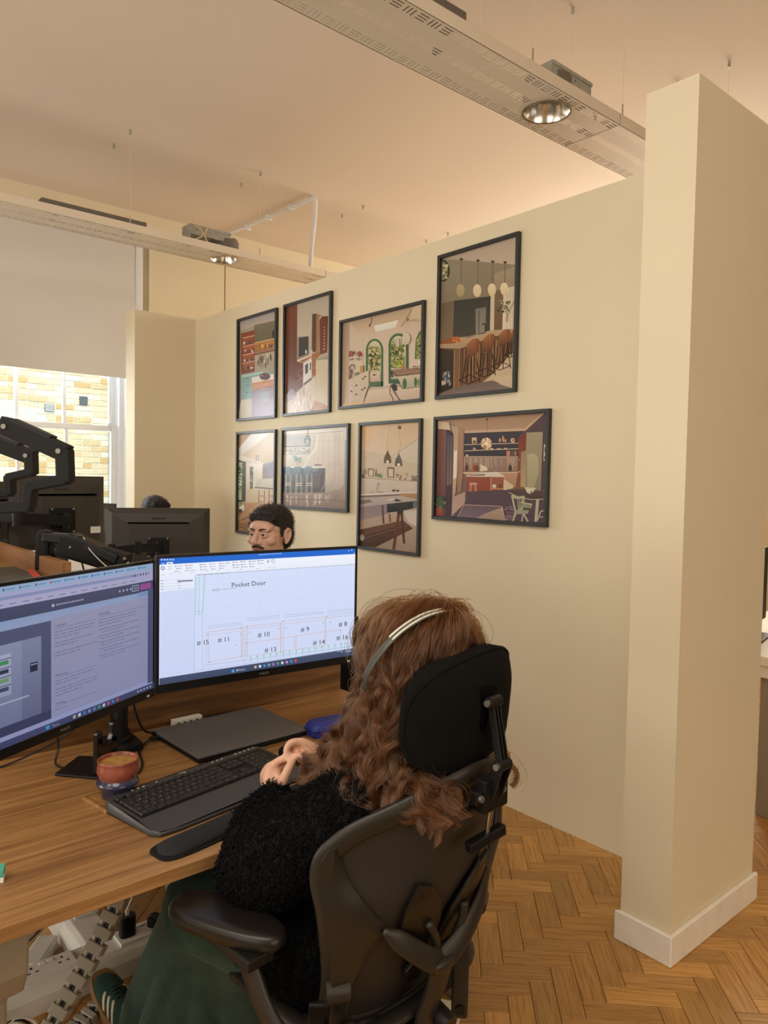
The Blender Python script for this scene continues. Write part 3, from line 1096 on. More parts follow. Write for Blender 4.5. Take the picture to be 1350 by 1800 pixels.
c.poly([(400, 1592), (480, 1400), (1210, 1330), (1205, 1515), (105, 1628)], 'D3BFAA', 'C2AB96')
c.poly([(150, 1590), (470, 1530), (400, 1600), (105, 1628)], 'C79F6C', 'CDAE86')
c.line(480, 1400, 415, 1590, 10, '6A5442')
c.poly([(790, 1125), (1215, 1090), (1213, 1165), (870, 1205)], '8A6E58', '9A7B62')
c.line(790, 1130, 872, 1205, 14, '4B382C').line(872, 1205, 1213, 1165, 10, '5A4334')
c.line(800, 1140, 812, 1225, 20, '4B382C')
c.poly([(880, 1215), (1213, 1175), (1210, 1350), (960, 1385)], 'C7B7A2', 'A9A58F')
c.oval(985, 1310, 30, 70, '4F6A49').oval(1135, 1290, 22, 65, '4F6A49').oval(1180, 1290, 25, 45, '7C8A5C')
c.line(890, 1290, 960, 1385, 12, '4B443A').line(960, 1385, 1210, 1352, 8, '5A5548')
c.poly([(930, 1075), (975, 1068), (970, 1105), (935, 1108)], 'BF7A50')
c.speck(840, 990, 960, 1080, 60, ['8FA047', 'B5B556', '5E7A38', 'C9C272'], 8, 18)
c.poly([(1170, 990), (1215, 985), (1213, 1095), (1172, 1095)], 'D9CDBD')
for x in (1100, 1165):
    c.lines([(x, 1110), (x + 6, 1070), (x + 40, 1075), (x + 42, 1110)], 8, '5A4334')
c.poly([(790, 1330), (850, 1310), (890, 1400), (830, 1420)], '2E2D2E')
c.lines([(790, 1340), (780, 1440), (815, 1500), (830, 1545)], 9, '37353A').lines([(850, 1420), (910, 1540)], 9, '37353A').lines([(830, 1420), (890, 1500), (930, 1540)], 8, '4A474C')
c.poly([(1100, 260), (1235, 210), (1228, 470), (1150, 420), (1040, 440)], 'CDBB9C', 'C9B596')
framed(2.7912 + PH, 1.9021, PH, PW, 'framed print of a garden seen through green arched doors', c)

# 4: breakfast bar with four globe pendants and tan bar stools
q = [(105, 325), (880, 80), (838, 1640), (78, 1725)]
c = Canvas(IW, IH, q)
c.poly(q, 'A39480', '7E6A56')
c.poly([(105, 325), (880, 80), (868, 375), (300, 330)], 'B9A794', 'C0AE9C')
c.poly([(110, 330), (450, 345), (868, 375), (858, 600), (600, 710), (200, 760), (100, 780)], '948973', '857A66')
c.poly([(640, 470), (868, 380), (860, 590), (640, 640)], 'A2937D', '9A8A74')
c.poly([(230, 750), (600, 700), (592, 1050), (380, 1110), (210, 1130)], '3F3F3C', '4C4740')
c.poly([(445, 830), (552, 812), (548, 1070), (448, 1090)], '7A766C', '8C8678')
c.line(482, 850, 478, 1080, 8, '4D4A45').line(555, 740, 550, 1060, 8, '5A564E')
c.poly([(100, 780), (230, 750), (215, 1130), (90, 1175)], '6E624E', '7D6A54')
c.poly([(600, 690), (640, 660), (632, 1050), (592, 1055)], 'CBBBA2').poly([(640, 650), (730, 620), (718, 1040), (634, 1050)], '7C6650', '6E5843')
c.poly([(730, 620), (862, 590), (850, 1050), (718, 1045)], 'D3C4AE', 'DACBB4')
for x in (770, 800, 825, 845):
    c.line(x, 620, x - 6, 1040, 5, 'B7A58E')
c.oval(115, 445, 70, 112, '2F302E').oval(108, 445, 60, 100, '8C8468')
c.speck(108, 380, 160, 520, 30, ['B8A860', '5A5A3E', 'D0C8A8'], 6, 16)
for x, y0, y1, cc in ((302, 325, 640, 'B6A37E'), (472, 335, 640, 'E3D2B2'), (622, 345, 630, 'E3D2B2'), (748, 352, 620, 'E6D6B8')):
    c.line(x, y0, x - 4, y1 - 60, 5, '75624A')
    c.oval(x, y0, 17, 12, '4A3B2C')
    c.oval(x - 8, y1 + 5, 42, 66, cc, 'D6C09A' if x > 400 else 'A8966F')
c.lines([(770, 900), (745, 820), (700, 760)], 6, '4A4236').lines([(772, 900), (800, 830), (855, 720)], 5, '5A4E3E').lines([(765, 960), (768, 900)], 22, 'B58F72')
c.speck(670, 740, 800, 860, 45, ['5A5844', '7C7458', 'B3A68C', '433F30'], 6, 14)
c.poly([(85, 1170), (240, 1120), (380, 1130), (600, 1050), (845, 1030), (850, 1075), (640, 1110), (290, 1240), (85, 1235)], 'B69C7E', 'A98C6C')
c.poly([(90, 1165), (200, 1130), (290, 1140), (240, 1185), (90, 1195)], '8C5A34').speck(215, 1125, 290, 1165, 16, ['B2632F', 'C9783C'], 8, 16)
c.lines([(520, 1000), (522, 980), (548, 985), (545, 1075), (480, 1090)], 8, '2E2824')
c.poly([(85, 1235), (290, 1240), (640, 1110), (850, 1075), (845, 1300), (640, 1480), (480, 1600), (200, 1640), (78, 1700)], '6A4E3A', '7A5A42')
c.poly([(85, 1240), (230, 1255), (220, 1640), (80, 1700)], '463A30', '2F2925')
c.speck(115, 1480, 190, 1600, 26, ['8C8A84', '5A5F66', 'B9B3A8', '3A4A50'], 7, 14, 2.2)
for k in range(34):
    x = 235 + k * 17
    c.line(x, 1250 - (x - 235) * 0.25, x - 6, 1640 - (x - 235) * 0.42, 7, rng.choice(['8F6C4E', '5A4232', 'A27C5A', '4A382C', 'B48B64']))
c.poly([(640, 1480), (846, 1250), (838, 1640), (480, 1660), (520, 1580)], 'CDB596', 'BFA88A')
c.poly([(78, 1700), (250, 1630), (620, 1560), (830, 1645), (78, 1725)], '6E6058', '80706A')
c.poly([(640, 1540), (838, 1500), (838, 1640), (700, 1600)], 'C9B59A')
for x, y, sc in ((430, 1140, 1.0), (590, 1090, 0.95), (750, 1040, 0.9), (835, 1050, 0.6)):
    w_ = 62 * sc
    c.poly([(x - w_ - 8, y + 60), (x - 10, y), (x + 45 * sc, y - 5), (x + 58 * sc, y + 18), (x + 45 * sc, y + 130 * sc), (x - w_ * 0.7, y + 195 * sc), (x - w_ * 1.2, y + 190 * sc)], 'A06A48', '5F4230')
    c.poly([(x + 20 * sc, y), (x + 45 * sc, y - 5), (x + 58 * sc, y + 18), (x + 45 * sc, y + 130 * sc), (x + 15 * sc, y + 160 * sc)], '8A573A', '754A34')
    for dx_, ex in ((-60, -95), (0, 0), (50, 85), (-30, -50)):
        c.line(x + dx_ * sc - 20, y + 200 * sc, x + ex * sc - 20, y + 440 * sc, 8, '2E2622')
    c.lines([(x - 150 * sc, y + 420 * sc), (x - 40 * sc, y + 365 * sc), (x + 60 * sc, y + 410 * sc), (x - 60 * sc, y + 460 * sc), (x - 150 * sc, y + 420 * sc)], 8, '2E2622')
framed(2.1838 + PW, 1.9043, PW, PH, 'tall framed glossy print of a breakfast bar with globe pendants and tan stools', c, PRINT_G)

# 5: pale plywood kitchen with a folding garden door
q = [(130, 148), (490, 122), (487, 1165), (120, 1115)]
c = Canvas(IW, IH, q)
c.poly(q, 'D6C2AA', 'CDB79C')
c.poly([(130, 148), (250, 140), (128, 280)], 'A98355', 'B58F62')
c.poly([(250, 140), (450, 125), (150, 350), (128, 330), (128, 285)], 'E0DBD4', 'D5CDC4')
c.poly([(450, 125), (490, 122), (488, 400), (365, 430), (240, 380), (160, 352)], 'CBB291', 'C4A986')
c.line(300, 350, 298, 410, 8, '5A5048').line(322, 345, 320, 405, 8, '5A5048').line(478, 270, 476, 340, 12, '5E554E')
c.poly([(130, 355), (240, 390), (330, 440), (200, 430), (128, 400)], 'E3D9CC', 'C9B9A6')
c.poly([(365, 440), (488, 405), (488, 580), (365, 590)], '6C6468', '8A8084')
c.poly([(128, 400), (200, 420), (195, 820), (122, 830)], '4A443E')
c.poly([(126, 420), (160, 425), (155, 800), (122, 800)], 'B9C2A0')
c.speck(126, 430, 158, 720, 60, ['6E8A48', '4E6A38', 'A5B57A', 'DCE2CC'], 6, 14)
c.poly([(200, 430), (365, 440), (360, 590), (300, 600), (290, 830), (200, 825)], 'DDD0BE', 'CFBFA8')
c.poly([(238, 470), (270, 465), (268, 690), (238, 690)], '4F5A48').speck(242, 490, 266, 680, 14, ['6E8A58', '8FA27C'], 5, 10)
c.poly([(300, 590), (488, 585), (487, 690), (300, 670)], 'C9BFB0', 'BFB4A4').line(285, 675, 487, 690, 10, '4A4A58')
c.poly([(205, 690), (487, 700), (487, 880), (300, 860), (205, 830)], 'CDBA9E', 'C2AC8E')
for x in (330, 430):
    c.lines([(x, 700), (x - 3, 860)], 9, '8C5E46').lines([(x + 55, 705), (x + 52, 870)], 9, '8C5E46').line(x, 760, x + 55, 766, 8, '9C6C52').line(x, 820, x + 55, 826, 8, '9C6C52')
c.poly([(122, 830), (330, 830), (487, 900), (487, 1165), (120, 1115)], 'B98C66', '8F6444')
for k in range(9):
    c.line(122, 990 + k * 16, 330 + k * 18, 850 + k * 32, 7, rng.choice(['C79C76', '9A6C4A', '7A5438', 'D2AA84']))
c.oval(158, 880, 26, 38, 'D5D0C6').oval(145, 915, 20, 22, '4A4038')
c.speck(128, 830, 165, 860, 10, ['6E8A48', '90A860'], 6, 12)
c.speck(130, 1010, 280, 1110, 24, ['6A4A34', '4A3626', 'A87A56'], 8, 16)
framed(4.181 + PW, 1.1028, PW, PH, 'framed print of a pale plywood kitchen, lowest at the far end of the partition', c)

# 6: dark island with three velvet stools before panelled units
q = [(593, 105), (1243, 68), (1238, 905), (590, 862)]
c = Canvas(LW, LH, q)
c.poly(q, 'CFC0AC', 'B7A394')
c.poly([(593, 105), (1243, 68), (1240, 110), (592, 140)], 'D6C8B6')
c.line(592, 150, 1185, 116, 5, '6E6258')
c.poly([(592, 160), (800, 150), (800, 262), (592, 262)], '9D968E', 'A9A299')
c.line(592, 265, 860, 262, 8, '4E4A46')
c.poly([(592, 270), (860, 268), (860, 475), (592, 470)], 'BDB2A2', 'B3A896')
c.speck(595, 280, 855, 400, 90, ['8B8476', '9F9886', 'D3CABA', '746E62', 'A8A08E'], 6, 13)
c.poly([(592, 350), (860, 345), (860, 470), (592, 470)], 'CBBFAC', 'C1B4A0')
c.speck(690, 360, 770, 425, 36, ['6E8A68', '8FA284', '4E6A4E'], 6, 14).oval(735, 435, 17, 20, 'C98F7C')
c.poly([(860, 145), (1190, 120), (1190, 620), (1015, 610), (1015, 480), (860, 470)], 'C8B9A6', 'C3B2A0')
for x in (900, 945, 990, 1050, 1110, 1160):
    c.line(x, 150, x, 600 if x > 1015 else 470, 3, 'A89886')
c.line(870, 215, 1185, 205, 3, 'A89886').line(1040, 445, 1188, 445, 3, 'A89886')
c.poly([(1190, 90), (1242, 70), (1238, 905), (1185, 900)], 'C9BEB2', 'B9AA9E').poly([(1208, 205), (1240, 195), (1236, 870), (1206, 860)], '8E8780', '9C928A')
c.line(832, 95, 832, 150, 4, '4A4644').poly([(815, 150), (848, 150), (872, 195), (862, 260), (810, 260), (797, 195)], '55524F', '6A6662').poly([(818, 200), (852, 200), (848, 250), (816, 250)], '9A948C')
c.line(818, 312, 860, 312, 14, '6A655E')
c.poly([(592, 465), (1015, 470), (1015, 485), (592, 482)], 'D5C9BA')
c.poly([(592, 482), (1015, 485), (1015, 732), (592, 735)], '4E4844', '57504C').poly([(900, 490), (1010, 490), (1008, 725), (895, 730)], '4C4240', '604F4A')
c.poly([(908, 445), (980, 443), (980, 463), (908, 465)], '6F5040')
c.poly([(592, 735), (1015, 732), (1240, 640), (1238, 905), (590, 862)], 'A8978A', '8C766C')
c.poly([(1015, 625), (1190, 630), (1188, 690), (1015, 735)], 'BDAFA2', 'A8988C')
for k in range(40):
    x = rng.uniform(600, 1200)
    c.line(x, rng.uniform(740, 780), x + rng.uniform(-6, 6), rng.uniform(800, 880), rng.uniform(5, 14), rng.choice(['BDAEA2', '8F7E74', 'A3938A', 'CFC2B6']))
c.line(590, 795, 1230, 815, 10, '7E6A60')
for x in (632, 742, 848):
    c.poly([(x - 36, 468), (x + 30, 468), (x + 34, 545), (x - 38, 545)], '56707A', '4A5F68')
    c.poly([(x - 25, 545), (x + 38, 545), (x + 36, 725), (x - 26, 725)], '485A62', '3E4C52')
    for dx_ in (-22, -10, 30, 42):
        c.line(x + dx_, 545, x + dx_ - 2, 745, 4, 'D2BFA6')
    c.line(x - 24, 640, x + 42, 638, 7, 'D9C4A4').line(x - 24, 660, x + 42, 658, 5, 'E0D2BE')
framed(3.4013 + PH, 1.3042, PH, PW, 'framed print of a dark island with three blue-grey velvet stools', c)

# 7: two woven pendants over a table with trestle legs
q = [(130, 150), (848, 95), (825, 1718), (112, 1618)]
c = Canvas(IW, IH, q)
c.poly(q, 'CDB394', 'B9A392')
c.poly([(130, 150), (848, 95), (845, 290), (500, 520), (130, 440)], 'CDB08C', 'D2BCA2')
c.poly([(130, 180), (260, 170), (220, 400), (130, 420)], 'D6AC7A', 'CFB292')
c.poly([(500, 520), (845, 290), (840, 600), (760, 610), (640, 580)], 'CFBFA9', 'CDBFAC')
c.line(490, 525, 845, 290, 7, '9A876E')
c.poly([(130, 440), (500, 520), (760, 610), (840, 600), (832, 830), (125, 780)], 'C5B095', 'C9B8A2')
c.lines([(468, 130), (455, 250), (430, 380), (445, 460)], 4, 'A08C74').lines([(585, 190), (585, 300), (605, 360), (580, 500)], 4, 'A08C74')
c.oval(588, 168, 22, 24, '5F564C')
for x, y, cc, c2 in ((442, 455, '6A5236', '5C4730'), (578, 490, '6B6458', '5C564C')):
    c.poly([(x - 8, y), (x + 8, y), (x + 14, y + 25), (x + 38, y + 70), (x + 48, y + 140), (x + 40, y + 152), (x - 40, y + 152), (x - 48, y + 140), (x - 38, y + 70), (x - 14, y + 25)], cc, c2)
    c.oval(x, y + 135, 18, 18, 'E8D8BC')
c.line(125, 782, 832, 835, 8, 'A58762')
c.poly([(125, 790), (832, 838), (830, 968), (120, 1000)], 'CDBDAE', 'C6B6A8')
for x, y, w_, h_ in ((240, 720, 72, 105), (482, 720, 85, 135)):
    c.poly([(x - w_ / 2, y - h_ / 2), (x + w_ / 2, y - h_ / 2 + 6), (x + w_ / 2, y + h_ / 2), (x - w_ / 2, y + h_ / 2 - 6)], '7A5A40')
    c.poly([(x - w_ / 3, y - h_ / 3), (x + w_ / 3, y - h_ / 3 + 4), (x + w_ / 3, y + h_ / 2.4), (x - w_ / 3, y + h_ / 2.6)], 'CDBBA4')
c.speck(135, 690, 195, 770, 14, ['8C7C6C', '5F564C', 'A89880'], 8, 16, 2).speck(290, 690, 320, 770, 8, ['6A4A36', '8A6A50'], 6, 12, 2.5).speck(320, 735, 370, 775, 22, ['5E7A48', '7E9A5C'], 8, 16)
c.speck(545, 745, 690, 800, 26, ['B9A78C', '8A7862', 'D2C4AC', '6A5A4A'], 9, 20, 1.4).oval(650, 765, 34, 36, 'C9AE8A').speck(740, 770, 800, 820, 16, ['7A6A5C', '94867A'], 7, 15)
c.lines([(322, 940), (320, 880), (338, 850), (352, 880)], 7, '8A7C70')
c.oval(520, 942, 22, 14, '5A5048').oval(568, 944, 20, 13, '5A5048').speck(230, 955, 400, 970, 10, ['A89A8C'], 6, 12)
c.poly([(120, 985), (830, 962), (830, 978), (120, 1005)], 'DDD2C6')
c.poly([(120, 1005), (600, 985), (600, 1005), (120, 1030)], '7A6A60').poly([(600, 980), (830, 975), (826, 1050), (600, 1010)], 'B98F62', 'A98056')
for k in range(9):
    c.line(620 + k * 24, 982, 620 + k * 24, 1030, 3, '8F6A46')
c.poly([(120, 1030), (600, 1005), (828, 1068), (440, 1110), (118, 1145)], 'B9AAA2', 'AFA098')
c.poly([(120, 1060), (230, 1050), (265, 1085), (118, 1110)], '7E726C')
c.poly([(445, 1055), (540, 1040), (630, 1072), (560, 1080)], '3E3834').poly([(445, 1050), (535, 1038), (545, 1060), (470, 1072)], 'CFC4B8')
c.poly([(118, 1145), (440, 1108), (440, 1218), (360, 1255), (116, 1310)], '8E7E80', '9A878A')
c.poly([(440, 1108), (828, 1068), (826, 1150), (610, 1195), (440, 1215)], '35322F', '2C2A28')
c.poly([(760, 1080), (828, 1070), (826, 1150), (765, 1162)], '5A6064', '6E757A')
c.poly([(116, 1310), (360, 1255), (560, 1210), (640, 1200), (826, 1270), (822, 1718), (112, 1618)], 'BBA493', 'A08A78')
c.poly([(640, 1190), (826, 1190), (824, 1400), (700, 1330)], 'C9BEB4', 'D3C8BC')
c.poly([(116, 1420), (640, 1310), (765, 1415), (300, 1640), (112, 1620)], '6A4A38', '4A3428')
for k in range(8):
    c.line(130, 1450 + k * 22, 640 + k * 14, 1325 + k * 12, 6, rng.choice(['7E5A44', '5A3E30', '8A6A54', '48342A']))
c.oval(138, 1520, 26, 40, 'B9A9A0')
c.line(385, 1120, 400, 1350, 24, '5F4A40').line(470, 1230, 482, 1330, 22, '7A5440')
c.line(590, 1205, 525, 1670, 36, '6A3E2C').line(620, 1205, 655, 1600, 30, '5A3628').poly([(560, 1195), (640, 1190), (640, 1240), (570, 1240)], '3E3028')
framed(2.796 + PW, 1.1045, PW, PH, 'framed print of two woven pendants over a table on trestle legs', c)

# 8: terracotta island and navy shelves, green chairs at a round table
q = [(115, 180), (1255, 95), (1225, 1222), (100, 1152)]
c = Canvas(LW, LH, q)
c.poly(q, '8F7464', '6E5A5C')
c.poly([(115, 180), (1255, 95), (1200, 105), (1010, 265), (390, 300), (240, 200)], 'A8886C', 'B0907A')
c.poly([(390, 285), (1010, 255), (1200, 100), (1215, 100), (1015, 285), (390, 312)], 'C6A88C')
c.poly([(390, 310), (1015, 282), (950, 350), (945, 545), (385, 548)], '454148', '3C3A40')
c.poly([(1215, 100), (1255, 95), (1238, 890), (1180, 890), (1200, 295), (1030, 300), (950, 360), (1015, 285)], '5A484C', '5C4458')
for y0, y1 in ((428, 408), (490, 465), (548, 548)):
    c.line(388, y0, 948, y1, 8, 'C9B09A')
c.line(622, 170, 620, 350, 3, '4A3C34').oval(622, 170, 12, 8, '3A2E28')
for k in range(14):
    a = k * 2 * PI / 14
    c.poly([(615, 415), (615 + 52 * math.cos(a - 0.2), 415 + 58 * math.sin(a - 0.2)), (615 + 60 * math.cos(a), 415 + 66 * math.sin(a)), (615 + 52 * math.cos(a + 0.2), 415 + 58 * math.sin(a + 0.2))], rng.choice(['D9B48C', 'E6CBA6', 'B8895C', 'EFDDC2']))
c.oval(615, 415, 18, 18, 'F2E6D0')
c.poly([(466, 355), (515, 352), (515, 412), (468, 416)], 'D3B496').poly([(478, 385), (505, 383), (505, 410), (478, 412)], '6A4A38')
for x, h_ in ((755, 45), (788, 70), (812, 35)):
    c.oval(x, 402 - h_ / 2, 10, h_ / 2, 'D9B08A').line(x, 400, x, 400 - h_, 5, '8A5C44')
c.oval(888, 380, 22, 24, 'D9B48E').oval(890, 378, 8, 9, '4A4048')
c.speck(470, 462, 940, 474, 12, ['D0B49A', 'B89A80'], 8, 16, 0.6).poly([(822, 488), (862, 486), (862, 540), (824, 542)], 'B98468').poly([(870, 486), (928, 484), (928, 538), (872, 540)], '6A5250').line(915, 490, 920, 535, 8, 'D0A88E').oval(418, 535, 14, 10, 'C9B09A')
c.poly([(385, 558), (945, 555), (945, 700), (385, 705)], '9F8A7C', '8F7466')
for k in range(46):
    x = 388 + k * 12.1
    c.line(x, 560, x, 640 + rng.uniform(-20, 50), 6, rng.choice(['B8A692', '8F7E74', 'C4A58E', 'A08C8A', 'A87E66']))
for x, cc in ((415, '5A4036'), (495, '8F5424'), (520, '7A4630'), (865, '4A4238')):
    c.oval(x, 665, 18, 34, cc).line(x, 640, x, 612, 9, cc)
c.poly([(555, 625), (625, 655), (628, 690), (555, 700)], 'DCCDB4')
c.poly([(360, 708), (945, 702), (945, 718), (360, 720)], 'D5C2AA')
c.poly([(945, 350), (1030, 305), (1030, 860), (940, 880)], '7A3E30', '8A5A42').line(965, 575, 955, 580, 8, 'D9C4AC').line(950, 700, 970, 703, 10, 'D9C4AC')
c.poly([(1030, 300), (1200, 292), (1182, 890), (1022, 870)], 'A3977C', '8C8468')
c.poly([(1040, 520), (1100, 510), (1150, 540), (1160, 720), (1110, 860), (1040, 850)], 'B3A98A', 'A79C7E').poly([(975, 500), (1028, 480), (1024, 860), (970, 850)], '9A8468', 'B39A78')
c.poly([(1212, 420), (1240, 418), (1236, 585), (1208, 585)], 'D3CCC2').line(1225, 450, 1222, 500, 12, '3A3436').line(1222, 540, 1220, 570, 14, '3A3436')
c.poly([(390, 720), (945, 710), (920, 860), (800, 870), (410, 740)], 'B98E70', 'A98264').poly([(795, 770), (900, 840), (890, 870), (795, 890)], 'CDBD9A')
c.poly([(430, 735), (720, 700), (800, 740), (810, 755), (410, 752)], 'DDD0C0', 'CFC4B4').poly([(440, 738), (610, 725), (600, 740), (440, 745)], '5E564C')
c.poly([(412, 755), (665, 755), (660, 1010), (408, 1000)], '96523E', '824436')
c.poly([(665, 755), (800, 755), (785, 1020), (660, 1015)], '9C6048', '6E4636').line(668, 760, 660, 1015, 10, 'C98A6A').line(668, 875, 795, 875, 9, 'C9906E').line(662, 990, 785, 990, 8, 'B97E60')
c.oval(700, 848, 22, 20, 'CFC6B4').oval(765, 845, 18, 18, '7A4438').oval(712, 950, 15, 34, '8A4A3C').oval(745, 960, 18, 24, '9C4E40')
c.poly([(445, 815), (525, 815), (525, 832), (445, 832)], 'C9A58A')
for a, b in ((455, 432), (510, 520), (470, 445), (500, 515)):
    c.line(a, 832, b, 1020, 8, 'C9977C')
c.line(445, 945, 518, 948, 7, 'C9977C')
c.poly([(120, 280), (205, 265), (200, 1150), (105, 1150)], '7E5650', '6E4A4C').poly([(205, 265), (275, 310), (268, 1090), (255, 1155), (200, 1150)], '4A3A40', '4E3844')
c.poly([(215, 330), (270, 340), (262, 830), (212, 850)], '5E5A62', '7E6A60').line(240, 330, 236, 840, 6, '3E3038')
c.poly([(118, 185), (230, 200), (250, 280), (120, 265)], 'C9B094', 'D3BEA4')
c.poly([(250, 230), (330, 250), (320, 700), (300, 930), (270, 965), (280, 330)], 'B79C84', 'BFA48A').poly([(285, 500), (318, 480), (312, 760), (278, 780)], 'E3D8C6')
c.poly([(330, 250), (385, 270), (380, 700), (360, 900), (320, 920)], 'A5846C', '9C7662')
c.poly([(270, 960), (405, 905), (405, 1000), (330, 1160), (262, 1158)], 'B39684', 'BCA498')
c.poly([(405, 905), (930, 880), (1228, 900), (1225, 1222), (800, 1200), (262, 1158), (400, 1020)], '5A4A50', '5E4A58')
c.poly([(390, 1035), (780, 1050), (815, 1198), (325, 1160)], '6E5E66', '7E6C7C').poly([(620, 1120), (790, 1060), (812, 1195), (520, 1170)], 'B39C84', 'A58E80').lines([(325, 1160), (390, 1037), (780, 1052), (815, 1198)], 6, 'C6A996')
for k in range(22):
    x, y = rng.uniform(800, 880), rng.uniform(1050, 1190)
    c.line(x, y, x + 30, y + 6, 6, 'A08884')
c.poly([(850, 905), (960, 880), (1228, 905), (1226, 975), (1050, 980), (860, 930)], '5E4E48', '4E4240').lines([(850, 910), (960, 960), (1080, 980), (1226, 975)], 8, 'B9AC98')
c.poly([(1015, 855), (1130, 862), (1105, 905), (1035, 905)], 'CFC8AC').speck(1030, 885, 1090, 915, 8, ['8A8460', 'DCD6BC'], 8, 14)
c.line(1150, 980, 1130, 1205, 30, 'B9B49C')
CH = 'B4B498'
c.lines([(880, 940), (925, 965), (1015, 955)], 26, CH)
c.lines([(885, 945), (920, 1100), (900, 1195)], 18, CH).lines([(1010, 960), (985, 1090), (1050, 1205)], 18, CH)
c.poly([(915, 1085), (1060, 1090), (1050, 1125), (925, 1130)], '9CA08A')
for a, b in ((940, 965), (965, 975), (990, 985)):
    c.line(a, 965, b - 10, 1090, 8, CH)
c.line(925, 1130, 890, 1200, 14, CH).line(1000, 1125, 985, 1205, 14, CH)
c.lines([(1150, 1190), (1180, 1100), (1225, 1090)], 14, CH).line(1165, 1150, 1222, 1165, 10, CH)
c.poly([(975, 1010), (1095, 1030), (1085, 1070), (980, 1060)], '8F9478').lines([(975, 1010), (1095, 1030)], 12, CH)
c.poly([(105, 1070), (175, 1075), (165, 1150), (102, 1150)], 'A85A44', '9C5240').speck(110, 960, 195, 1070, 60, ['4A5A3E', '5E7048', '3A4834', '6E7E58'], 9, 20)
framed(1.9909 + PH, 1.3039, PH, PW, 'framed print of a terracotta island and navy shelves with green chairs', c)
# ================================================================ desk and what stands on it
DZ = 0.74
dk = thing('office_desk', 'walnut office desk with grey metal legs and a low upright back panel', 'desk', (0.84, 1.73, 0))
dk_top = MB().box((-0.81, -0.40, DZ - 0.028), (0.785, 0.39, DZ)).build('desktop', 'walnut', dk, bevel=0.0015, seg=1)
MB().box((-0.80, 0.39, DZ - 0.12), (0.783, 0.412, 1.02)).build('back_panel', 'walnut_x', dk, bevel=0.0015, seg=1)
for sx in (-0.50, 0.72):
    lg = MB()
    prof = [(-0.335, DZ - 0.028), (-0.335, 0.64), (-0.33, 0.60), (-0.30, 0.55), (-0.25, 0.515), (-0.20, 0.49), (-0.18, 0.46), (-0.18, 0.03), (0.02, 0.03), (0.02, 0.49), (0.10, 0.56), (0.30, DZ - 0.05), (0.30, DZ - 0.028)]
    lg.prism(prof, 0, sx - 0.035, sx + 0.035)
    lo = lg.build('leg', 'grey_metal', dk, bevel=0.006)
    MB().prism([(-0.165, 0.06), (0.005, 0.06), (0.005, 0.47), (-0.165, 0.47)], 0, sx - 0.037, sx - 0.035).build('leg_cover', 'grey_metal', lo, bevel=0.001, seg=1)
    box((sx - 0.03, -0.30, 0.0), (sx + 0.03, 0.28, 0.03)).build('foot', 'grey_metal', lo, bevel=0.006)
box((-0.48, -0.03, DZ - 0.07), (0.70, 0.03, DZ - 0.028)).build('crossbar', 'grey_metal', dk)

SCREEN = paint_mat('screen_glow', emit=1.0, rough=0.25)
SCREEN_L = paint_mat('screen_glow_angled', emit=0.62, rough=0.25)


